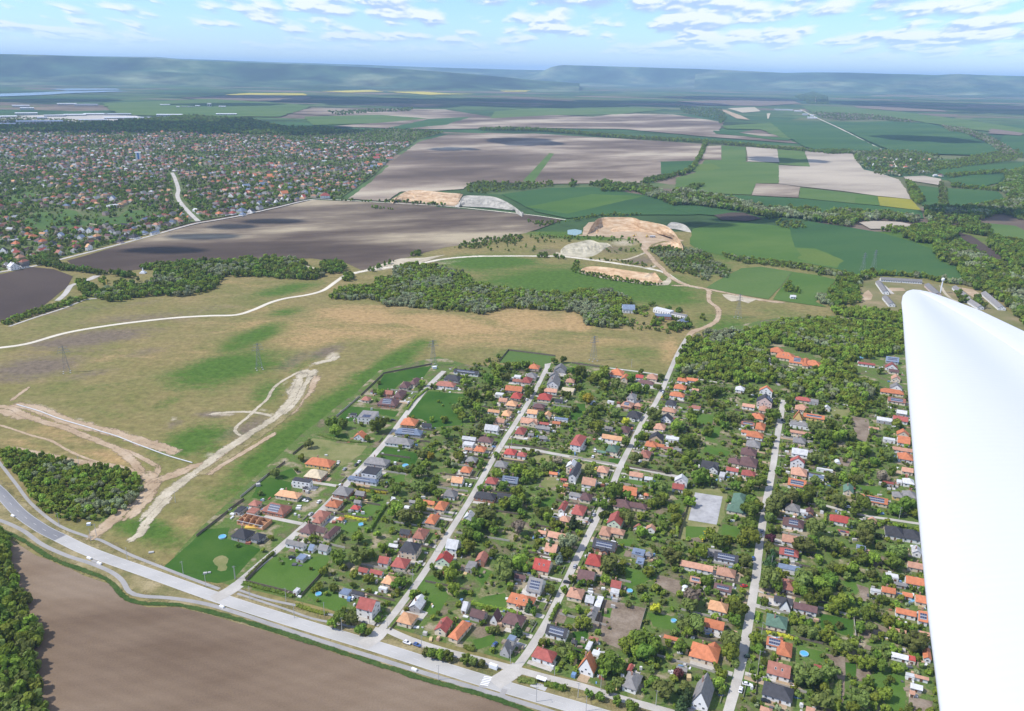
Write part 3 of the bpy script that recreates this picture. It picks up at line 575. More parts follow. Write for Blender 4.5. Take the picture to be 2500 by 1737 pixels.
bank('quarry_face', '17', "190,215 300,140 480,138 700,150 790,185 860,195 960,215 1080,240 1180,300 1310,420", "250,305 330,250 500,235 660,245 730,285 830,300 930,335 1040,362 1150,387 1240,440", 20, M['qsand'], seed=2)
bank('quarry_face', '17', "430,270 560,262 700,262 810,270", "440,330 560,322 700,320 800,315", 5, M['qsand'], 6, 6, seed=5)
bank('quarry_face', '17', "890,480 1000,455 1100,440 1200,440 1310,500", "880,525 1000,510 1110,500 1230,520 1300,530", 6, M['qsand'], 6, 5, seed=8)
bank('quarry_face', '17', "250,240 290,225 320,240", "255,350 285,350 310,290", 4, M['qsand'], 5, 4, seed=9)
bank('spoil_heap', '17', "1080,250 1160,205 1240,215 1320,240 1390,290", "1080,280 1160,285 1260,300 1330,320 1400,330", 6, M['qgrey'], 6, 8, seed=3)
sheet('pond', '17', "-70,300 20,290 100,305 95,340 20,365 -70,350", .26, flat('pond_water', (.22, .33, .30), .2, .5))
bank('spoil_heap', '17', "-150,520 -80,470 60,440 200,415 300,440 400,440 470,470", "-150,610 -40,600 80,620 200,615 290,580 370,520 440,490", 7, M['qpale'], 8, 10, seed=4)
sheet('spoil_ground', '17', "-220,560 0,600 250,640 60,630 -180,605", .14, M['sand_pale'], 2)
bank('quarry_face', '17', "70,720 200,710 420,740 600,770 760,790 900,800 960,790 1040,850", "60,790 250,835 500,880 720,905 900,925 1000,930 1050,915 1100,905", 9, M['qsand'], 8, 10, seed=6)
sheet('quarry_floor', '17', "60,775 300,815 700,885 960,915 1080,895 1130,850 1160,900 1120,950 1000,955 700,925 300,862 60,800", .2, M['sand_pale'], 1.5)
bank('quarry_face', '13', "430,505 480,470 560,445 700,450 790,455 890,450", "440,515 500,515 600,520 700,530 780,540 850,545", 10, M['qsand'], 8, 14, seed=7)
bank('spoil_heap', '13', "870,520 900,480 1000,480 1100,490 1200,530 1290,580", "870,550 950,555 1060,560 1150,570 1230,580 1290,590", 12, M['qgrey'], 8, 14, seed=10)
sheet('quarry_floor', '13', "420,505 480,480 700,500 880,525 850,552 700,540 500,520", .3, M['sand'], 3)
# ================================================================ HILLS
def hmat(name, a, b_, c):
    m = ground(name, [a, b_, c], s=.0006, fine=.0016, famt=.8, det=8); return m
M['hill'] = hmat('wooded_hills', (.012, .026, .014), (.045, .08, .035), (.17, .19, .10))
def ridge(name, top, D, front, back, seed, rgh=25):
    T = [pix('F', x, y) for x, y in pts(top)]; V = []; F = []; cols = []
    n = 150; us = np.linspace(T[0][0], T[-1][0], n); vs_ = np.interp(us, [t[0] for t in T], [t[1] for t in T])
    rows = 16
    for i in range(n):
        d = ray(us[i], vs_[i]); hz = math.hypot(d.x, d.y); dirx, diry = d.x/hz, d.y/hz
        hgt = H + D*d.z/hz
        edge = 1.0
        for j in range(rows+1):
            s = j/rows
            if s <= .7: q = s/.7; dist = D-front*(1-q); k = q**1.9
            else: q = (s-.7)/.3; dist = D+back*q; k = 1-q*q
            p = Vector((dirx*dist, diry*dist, 0))
            nz = mnoise.noise(Vector((p.x*.0007, p.y*.0007, seed)))*.5 + mnoise.noise(Vector((p.x*.002, p.y*.002, seed+3)))*.25
            k2 = min(1.0, max(0, k + nz*.55*math.sin(math.pi*min(1, s/.7)) if s < .7 else k))
            p.z = max(-5, hgt*k2) if s > 0 else -5
            V.append(p)
        if i:
            w = rows+1
            for j in range(w-1): F.append(((i-1)*w+j, i*w+j, i*w+j+1, (i-1)*w+j+1))
    tag(mesh_obj(name, V, F, M['hill'], smooth=True), kind='structure')
ridge('hills', "-400,118 -100,119 0,120 100,122 180,125 250,127 330,128 380,131 420,134 500,137 600,141 700,144 800,149 900,154 1000,161 1100,170 1200,180 1300,188", 15000, 2600, 3000, 1.0)
ridge('hills', "-300,119 60,122 320,127 352,127 400,131 650,140 820,145 950,150 1050,153 1160,156 1260,158 1500,165", 24000, 5000, 3000, 5.0)
ridge('mesa_hill', "1120,180 1190,168 1222,157 1236,150 1250,146.5 1264,145 1300,146 1360,148 1430,149.5 1500,152 1570,154 1640,157 1720,161 1800,165", 22000, 2200, 3000, 9.0)
ridge('hills', "1560,166 1640,162 1700,162.5 1760,163 1820,161.5 1900,162 1960,164 2040,166 2100,168 2150,165.5 2220,168 2300,170 2500,173 2800,176", 21000, 3500, 3000, 13.0)
# ================================================================ VILLAGE GROUND
M['garden'] = ground('garden_ground', [(.19, .15, .10), (.10, .115, .042), (.105, .15, .038), (.08, .13, .028), (.165, .165, .07), (.29, .245, .165)], s=.055, fine=.9, famt=.3, det=7, pos=[.34, .42, .48, .53, .58, .64], bump=.4)
M['lawn'] = ground('lawn', [(.055, .115, .018), (.075, .14, .024), (.09, .15, .035)], s=.05, fine=1.2, famt=.14, bump=.2)
M['lawn_deep'] = ground('deep_green_lawn', [(.028, .078, .011), (.042, .10, .015), (.058, .115, .02)], s=.03, fine=1.0, famt=.14, bump=.2)
M['drylawn'] = ground('dry_lawn', [(.12, .15, .045), (.19, .19, .075), (.25, .225, .11)], s=.06, fine=1.2, famt=.15)
M['bed'] = ground('garden_soil', [(.14, .105, .075), (.21, .165, .12), (.26, .21, .16)], s=.1, fine=.8, famt=.15, row=.6, rowrot=.5)
M['paving'] = ground('yard_paving', [(.34, .31, .27), (.44, .41, .36), (.50, .47, .43)], s=.15, fine=1.5, famt=.1)
sheet('garden_ground', 'F', "392,1248 440,1195 510,1130 600,1045 690,965 745,920 800,880 850,832 985,800 1060,822 1180,815 1300,812 1490,842 1530,800 1600,740 1750,712 2040,705 2480,760 2640,1300 2700,1750 1750,1750 1640,1660 1480,1588 1300,1528 1170,1490 860,1402 700,1357 540,1318 515,1312 440,1290", .05, M['garden'], 1.0)
LAWNS = [('1', "300,655 400,565 515,475 700,490 890,462 900,500 850,590 700,762 480,715", 'lawn'), ('1', "0,275 185,262 165,345 340,392 410,420 330,500 200,640 90,668 -60,640 -310,560 -120,390", 'lawn_deep'),
 ('1', "58,505 75,482 100,466 125,462 150,470 172,488 168,515 150,530 165,548 150,570 118,578 92,568 98,545 72,528", 'drylawn'), ('1', "740,760 800,690 960,730 1040,800 1010,890 850,830", 'lawn'), ('1', "930,235 1130,220 1160,250 1090,300 950,270", 'lawn'), ('1', "1570,640 1680,600 1770,760 1690,900 1570,880 1640,760 1540,720", 'lawn'), ('1', "1030,160 1230,90 1290,110 1180,205 1060,190", 'lawn'),
 ('5', "1800,612 2010,388 2330,412 2320,690 2200,700 2050,712 1950,640", 'lawn_deep'), ('5', "1510,900 1600,880 1930,950 1880,1050 1680,1012 1490,962", 'lawn_deep'), ('5', "1550,335 1610,240 1820,195 2040,158 1960,262 1750,315 1700,372 1560,385", 'lawn_deep'),
 ('5', "490,1200 590,1160 780,1205 770,1280 560,1362 420,1345", 'lawn_deep'), ('5', "640,1125 780,1080 835,1140 720,1185", 'lawn_deep'), ('5', "795,962 965,808 1200,850 1450,882 1400,960 1235,1062 1150,1010", 'drylawn'), ('5', "1190,640 1300,520 1745,570 1700,622 1500,582 1300,662", 'lawn_deep'), ('5', "1640,1160 1800,1125 1780,1212 1640,1192", 'lawn'), ('5', "1670,1062 1850,1040 1830,1082", 'lawn'), ('5', "1100,775 1260,770 1300,830 1180,825", 'lawn_deep'), ('5', "1470,1390 1600,1375 1590,1450 1480,1450", 'lawn'),
 ('6', "1130,530 1260,520 1262,600 1165,702 1110,640", 'lawn_deep'), ('6', "455,140 530,26 760,48 985,80 930,142 850,178 600,132", 'crop_mid'), ('6', "880,1200 1010,1200 1000,1290 900,1330 830,1280", 'drylawn'), ('6', "780,1010 930,1000 900,1140 790,1080", 'drylawn'), ('6', "1680,1240 1900,1245 2030,1270 1850,1340 1700,1280", 'lawn'), ('6', "560,850 690,880 660,910 540,890", 'lawn'), ('6', "1200,1070 1330,1090 1300,1180 1230,1170", 'drylawn'), ('6', "1480,1035 1590,1040 1570,1080 1480,1065", 'lawn_deep'), ('6', "850,1230 1010,1280 960,1320 820,1300", 'bed'),
 ('3', "10,352 60,170 112,-20 380,-10 330,240 290,315 240,332 120,345", 'drylawn'), ('3', "70,250 240,262 260,320 70,340", 'lawn'), ('2', "1042,782 1345,850 1290,1012 1165,1150 1040,1100 1000,1025 960,965 1010,862", 'bed'), ('2', "1010,850 1100,850 1085,920 1020,905", 'lawn'), ('2', "1435,608 1600,652 1590,760 1405,672", 'bed'), ('2', "1180,540 1425,622 1245,690 1300,810 1180,760 1200,640", 'lawn'), ('2', "180,762 320,738 345,800 310,852 200,842 120,800", 'lawn'), ('2', "680,850 780,860 750,960 665,950", 'bed'), ('2', "1345,880 1500,900 1640,940 1590,1020 1400,980", 'lawn'), ('2', "810,1020 930,1010 890,1170 820,1150", 'lawn_deep'), ('2', "90,1080 250,1030 240,1110 120,1150", 'lawn'), ('2', "130,540 230,580 160,680 110,640", 'lawn'), ('2', "1170,350 1250,345 1240,400 1140,390", 'lawn'), ('2', "430,200 520,250 640,270 500,270", 'bed'), ('2', "540,60 690,50 660,110 550,110", 'lawn'),
 ('3', "1432,1290 1665,1342 1665,1596 1560,1600 1430,1390", 'lawn'), ('3', "1042,882 1290,932 1292,1062 1180,1030 1050,985", 'lawn_deep'), ('3', "1085,1180 1232,1202 1222,1500 1180,1600 1190,1400 1150,1260", 'bed'), ('3', "1312,1292 1420,1302 1416,1385 1310,1372", 'bed'), ('3', "1690,1482 1870,1530 1850,1620 1680,1600", 'bed'), ('3', "1380,1112 1492,1152 1480,1182 1362,1142", 'bed'), ('3', "1312,672 1400,702 1402,800 1350,792", 'bed'), ('3', "880,1115 1080,1170 1060,1240 880,1180", 'lawn'), ('3', "1210,650 1300,650 1320,740 1280,760", 'lawn'), ('3', "340,240 480,260 420,370 330,330", 'lawn'), ('3', "590,740 650,745 640,830 590,820", 'lawn'), ('3', "570,870 640,880 620,960 560,950", 'lawn'), ('3', "1400,930 1540,1000 1480,1080 1330,1060", 'bed'), ('3', "1232,1240 1310,1250 1305,1350 1232,1330", 'lawn_deep'), ('3', "480,1350 580,1340 560,1440 500,1480", 'lawn'),
 ('7', "190,800 350,810 340,900 200,900", 'lawn'), ('7', "300,930 420,920 400,1020 260,1060", 'lawn'), ('7', "1430,750 1620,770 1560,880 1440,820", 'drylawn'), ('7', "1630,820 1790,850 1800,960 1760,1060 1690,1040 1640,900", 'bed'), ('7', "960,350 1100,370 1150,430 990,400", 'drylawn'), ('7', "1660,1460 1900,1480 1880,1560 1650,1530", 'lawn'), ('7', "1510,1200 1640,1220 1600,1290 1480,1270", 'bed'), ('7', "270,1090 500,1150 480,1200 260,1160", 'lawn'), ('7', "1240,1300 1370,1320 1340,1370 1240,1350", 'lawn')]
for k, (rg, s, mt) in enumerate(LAWNS):
    sheet({'bed': 'vegetable_plot', 'drylawn': 'dry_lawn', 'crop_mid': 'paddock'}.get(mt, 'lawn'), rg, s, .065+k*.004 if k < 5 else .07+(k % 12)*.004, M[mt], .6 if mt != 'drylawn' else 1.4, 4)
# ================================================================ HOUSES
RC = {'o': ('orange', (.48, .17, .08)), 'r': ('red', (.31, .085, .068)), 'b': ('brick-brown', (.32, .135, .095)), 'm': ('maroon-brown', (.135, .075, .07)), 'p': ('salmon', (.46, .25, .165)),
      't': ('pale orange', (.58, .32, .17)), 'g': ('grey', (.205, .195, .185)), 'd': ('charcoal', (.05, .05, .055)), 'k': ('slate-blue', (.16, .20, .27)), 'n': ('green', (.10, .17, .12)), 'w': ('pale grey', (.50, .50, .49)), 'y': ('sand-coloured', (.50, .42, .28)), 'x': ('bright red', (.38, .07, .055))}
WC = {'w': ('white', (.72, .71, .68)), 'c': ('cream', (.66, .56, .42)), 'y': ('yellow', (.66, .47, .18)), 'g': ('grey', (.36, .35, .34)), 'b': ('brick', (.34, .17, .11)), 'n': ('pale green', (.52, .62, .45)), 'k': ('pinkish', (.58, .44, .38)), 't': ('tan', (.55, .42, .27))}
def roof_mat(nm, c):
    m, n, l, b = new_mat(nm)
    g = n.new('ShaderNodeNewGeometry'); t = n.new('ShaderNodeTexNoise'); t.inputs['Scale'].default_value = .55; t.inputs['Detail'].default_value = 5; l.new(g.outputs['Position'], t.inputs['Vector'])
    o = n.new('ShaderNodeObjectInfo'); h = n.new('ShaderNodeHueSaturation'); q = n.new('ShaderNodeMapRange'); l.new(o.outputs['Random'], q.inputs[0]); q.inputs[3].default_value = .82; q.inputs[4].default_value = 1.15
    q2 = n.new('ShaderNodeMapRange'); l.new(t.outputs['Fac'], q2.inputs[0]); q2.inputs[1].default_value = .3; q2.inputs[2].default_value = .7; q2.inputs[3].default_value = .82; q2.inputs[4].default_value = 1.15
    mm = n.new('ShaderNodeMath'); mm.operation = 'MULTIPLY'; l.new(q.outputs[0], mm.inputs[0]); l.new(q2.outputs[0], mm.inputs[1]); l.new(mm.outputs[0], h.inputs['Value'])
    tc_ = n.new('ShaderNodeTexCoord'); w = n.new('ShaderNodeTexWave'); w.bands_direction = 'Z'; w.inputs['Scale'].default_value = 1.1; l.new(tc_.outputs['Object'], w.inputs[0])
    h.inputs['Color'].default_value = c4(c); l.new(h.outputs[0], b.inputs['Base Color']); b.inputs['Roughness'].default_value = .75; b.inputs['Specular IOR Level'].default_value = .25
    bp = n.new('ShaderNodeBump'); bp.inputs['Strength'].default_value = .4; bp.inputs['Distance'].default_value = .06; l.new(w.outputs['Fac'], bp.inputs['Height']); l.new(bp.outputs[0], b.inputs['Normal']); return m
RM = {k: roof_mat(v[0]+' roof', v[1]) for k, v in RC.items()}
WM = {k: flat(v[0]+' render', v[1], .9, .1, jit=.1, ns=.5, amt=.06) for k, v in WC.items()}
M['glass'] = flat('window_glass', (.03, .04, .05), .15, .5); M['frame'] = flat('window_frame', (.62, .61, .58), .6); M['doorw'] = flat('door_wood', (.15, .08, .045), .6)
M['panel'] = flat('solar_cell', (.035, .05, .10), .5, .25); M['panelf'] = flat('solar_frame', (.30, .32, .35), .6); M['chim'] = flat('chimney_brick', (.33, .2, .15), .9)
def unit_window():
    b = MB(); t = .1
    b.box(-.5, 0, -.5, -.5+t, .07, .5); b.box(.5-t, 0, -.5, .5, .07, .5); b.box(-.5+t, 0, -.5, .5-t, .07, -.5+t); b.box(-.5+t, 0, .5-t, .5-t, .07, .5); b.box(-.03, 0, -.5+t, .03, .06, .5-t)
    b.box(-.5+t, -.02, -.5+t, -.03, .03, .5-t, 1); b.box(.03, -.02, -.5+t, .5-t, .03, .5-t, 1); return b
def mesh_from(b, name, mats):
    o = b.build(name, mats); me = o.data; bpy.data.objects.remove(o); return me
WIN = mesh_from(unit_window(), 'window', [M['frame'], M['glass']])
db = MB(); db.box(-.5, 0, 0, .5, .07, 1); db.box(-.42, .07, .05, .42, .09, .95, 1); DOOR = mesh_from(db, 'door', [M['frame'], M['doorw']])
kb = MB(); kb.box(-.5, -.5, 0, .5, .5, 1); kb.box(-.62, -.62, 1, .62, .62, 1.1, 0); CHM = mesh_from(kb, 'chimney', [M['chim']])
def inst(name, me, parent, loc, rz=0, sc=(1, 1, 1)):
    o = bpy.data.objects.new(name, me); link(o, parent); o.location = loc; o.rotation_euler = (0, 0, rz); o.scale = sc; return o
def footprint(bb, th, wh, rh, rt, prior):
    """centre, length and width of the roof that projects onto the box bb"""
    x0, y0, x1, y1 = bb; uc, vc = (x0+x1)/2, (y0+y1)/2
    c = gp(uc, vc, wh+rh*.5); e = 1.0
    def jac(v):
        a = proj(c); b = proj(c+v*e); return (b[0]-a[0])/e, (b[1]-a[1])/e
    ax = Vector((math.cos(th), math.sin(th), 0)); ay = Vector((-math.sin(th), math.cos(th), 0))
    jx, jy, jz = jac(ax), jac(ay), jac(Vector((0, 0, 1)))
    best = None; tw, tv = x1-x0, y1-y0
    for L in np.arange(2.5, 40, .5):
        for Wd in np.arange(2.5, 15.5, .5):
            us = []; vs2 = []
            for sx in (-1, 1):
                for sy in (-1, 1):
                    us.append(sx*L/2*jx[0]+sy*Wd/2*jy[0]); vs2.append(sx*L/2*jx[1]+sy*Wd/2*jy[1])
            R = rh*Wd
            rl = L/2 if rt == 'g' else max(0, (L-Wd)/2)
            if rt != 'f':
                for sx in (-1, 1): us.append(sx*rl*jx[0]+R*jz[0]); vs2.append(sx*rl*jx[1]+R*jz[1])
            ew = (max(us)-min(us)-tw)/max(tw, 8); ev = (max(vs2)-min(vs2)-tv)/max(tv, 8)
            er = ew*ew + ev*ev + .012*(math.log(L/Wd/prior))**2 + (.3 if rt == 'h' and L < Wd*.98 else 0)
            if best is None or er < best[0]: best = (er, L, Wd, (max(us)+min(us))/2, (max(vs2)+min(vs2))/2)
    _, L, Wd, ou, ov = best
    c = gp(uc-ou, vc-ov, wh); return c, float(L), float(Wd)
SP = {k: path_pts('F', s, 8) for k, s in STREETS.items()}
def nearest_street(p, keys=(1, 2, 3, 4)):
    best = None
    for k in keys:
        P = SP[k]
        for i in range(len(P)-1):
            d = (P[i]-Vector((p.x, p.y, 0))).length
            if best is None or d < best[0]:
                t = (P[i+1]-P[i]); t.z = 0; t.normalize(); q = Vector((p.x, p.y, 0))-P[i]
                best = (d, k, i, t, t.x*q.y-t.y*q.x)
    return best
def roof_geo(b, L, Wd, wh, rh, rt):
    """closed roof shell with 0.18 m thick eaves, local frame (ridge along x)"""
    l, w, t = L/2, Wd/2, .18; z0, z1 = wh, wh+rh
    if rt == 'f':
        b.box(-l, -w, z0, l, w, z0+.3); b.box(-l+.25, -w+.25, z0+.3, l-.25, w-.25, z0+.34); return
    rl = l if rt == 'g' else max(0.02, l-w)
    E = [(-l, -w, z0), (l, -w, z0), (l, w, z0), (-l, w, z0)]
    v = [(x, y, z-t) for x, y, z in E] + E + [(-rl, 0, z1), (rl, 0, z1)]
    f = [(3, 2, 1, 0), (0, 1, 5, 4), (1, 2, 6, 5), (2, 3, 7, 6), (3, 0, 4, 7), (4, 5, 9, 8), (6, 7, 8, 9), (5, 6, 9), (7, 4, 8)]
    if rt == 'g': # open gable: two slabs, so that the wall triangle shows below the verge
        v = []; f = []
        for s in (-1, 1):
            n = len(v); v += [(-l, s*w, z0-t), (l, s*w, z0-t), (l, 0, z1-t), (-l, 0, z1-t), (-l, s*w, z0), (l, s*w, z0), (l, 0, z1), (-l, 0, z1)]
            q = [(0, 1, 5, 4), (4, 5, 6, 7), (3, 2, 1, 0), (1, 2, 6, 5), (3, 0, 4, 7)]
            f += [tuple(n+i for i in (k if s < 0 else k[::-1])) for k in q]
    b.add(v, f)
def wall_geo(b, L, Wd, wh, rh, rt, ov=.45):
    l, w = L/2-(.3 if rt == 'g' else ov), Wd/2-ov
    if rt == 'f': l, w = L/2-.05, Wd/2-.05
    b.box(-l, -w, 0, l, w, wh-.19 if rt != 'f' else wh-.002)
    if rt == 'g':
        zt = wh-.19+rh*(w/(Wd/2)); zb = wh-.19
        for s in (-1, 1):
            x = s*l; x2 = s*(l-.25)
            b.add([(x, -w, zb), (x, w, zb), (x, 0, zt), (x2, -w, zb), (x2, w, zb), (x2, 0, zt)], [(0, 1, 2), (5, 4, 3), (0, 2, 5, 3), (2, 1, 4, 5)])
    return l, w
HOUSES = []
def solar(root, c, L, Wd, wh, rh, rt, th):
    tocam = (CAMP-c); tocam.normalize()
    s = -1 if Vector((math.sin(th), -math.cos(th), 0)).dot(tocam) > 0 else 1
    k = rh/(Wd/2) if rt != 'f' else 0; sl = math.hypot(1, k)
    cols = max(2, int((L*(.75 if rt == 'g' else .5))/1.15)); rws = max(1, min(3, int(Wd/2*sl*.8/1.75)))
    b = MB()
    for i in range(cols):
        for j in range(rws):
            x = (i-(cols-1)/2)*1.12; y = s*(Wd/2*.52 + (j-(rws-1)/2)*1.75/sl)
            z = wh + (Wd/2-abs(y))*k + (.42 if rt == 'f' else .1)
            hx, hy = .53, .83/sl; dzz = -hy*k
            ya, yb = y+s*hy, y-s*hy
            za, zb = z+dzz, z-dzz
            for (e, zz, mi) in ((0, .06, 1), (.05, .075, 0)):
                p = [(x-hx+e, ya-s*e, za+zz), (x+hx-e, ya-s*e, za+zz), (x+hx-e, yb+s*e, zb+zz), (x-hx+e, yb+s*e, zb+zz)]
                b.add(p if s < 0 else p[::-1], [(0, 1, 2, 3)], mi)
    b.build('solar_panel_array', [M['panel'], M['panelf']], root)
def add_block(root, c, th, L, Wd, wh, rh, rt, rc, wc, ex, first):
    """one wall and roof block in the house's own frame"""
    rel = c-root.location; dth = th-root.rotation_euler.z
    ca, sa = math.cos(-root.rotation_euler.z), math.sin(-root.rotation_euler.z)
    off = Vector((rel.x*ca-rel.y*sa, rel.x*sa+rel.y*ca, 0 if first else .006))
    b = MB(); l, w = wall_geo(b, L, Wd, wh, rh, rt); wo_ = b.build('wall', WM[wc], root); wo_.location = off; wo_.rotation_euler = (0, 0, dth)
    b = MB(); roof_geo(b, L, Wd, wh, rh, rt); ro = b.build('roof', RM[rc], root); ro.location = off; ro.rotation_euler = (0, 0, dth)
    tocam = CAMP-c; tocam.normalize()
    small = L*Wd < 40
    # windows and a door on the sides the air view shows
    door = False
    for nx, ny, half, span, rz in ((0, -1, w, l, math.pi), (0, 1, w, l, 0), (-1, 0, l, w, math.pi/2), (1, 0, l, w, -math.pi/2)):
        wn_ = Vector((nx*math.cos(th)-ny*math.sin(th), nx*math.sin(th)+ny*math.cos(th), 0))
        if wn_.dot(tocam) < .05: continue
        k = max(1, int(span*2/3.2))
        for fl in range(1 if wh < 4.5 else 2):
            for i in range(k):
                a = (i+.5)/k*2*span-span; zc_ = 1.75+fl*2.6 if wh > 2.6 else 1.4
                if zc_+.7 > wh: zc_ = wh*.55
                isd = not door and fl == 0 and (i == k//2)
                x, y = (a, ny*half) if nx == 0 else (nx*half, a)
                if isd: o = inst('door', DOOR, wo_, (x, y, .02), rz, (1.6 if small else 1.1, 1, min(2.15, wh*.8))); door = True
                elif not small or i % 2 == 0: inst('window', WIN, wo_, (x, y, zc_), rz, (1.3, 1, min(1.35, wh*.5)))
        if rt == 'g' and nx and not small and rh > 2.3: inst('window', WIN, wo_, (nx*(half), 0, wh+.75), rz, (1.1, 1, 1.1))
    if 'c' in ex or (first and not small and rnd.random() < .6 and rt != 'f'):
        yy = Wd*.12; inst('chimney', CHM, ro, (L*.12*rnd.choice((-1, 1)), yy, wh+rh*.55), 0, (.65, .65, rh*.45+1.0))
    if 'k' in ex:
        s = -1
        for i in (-1, 1):
            sb = MB(); sb.box(-.45, -.6, 0, .45, .6, .12, 0); sb.box(-.36, -.5, .12, .36, .5, .14, 1); so_ = sb.build('skylight', [M['frame'], M['glass']], ro); so_.location = (i*L*.14, s*Wd*.24, wh+rh*.52); so_.rotation_euler = (math.atan2(rh, Wd/2), 0, 0)
    if 's' in ex: solar(ro, c, L, Wd, wh, rh, rt, th)
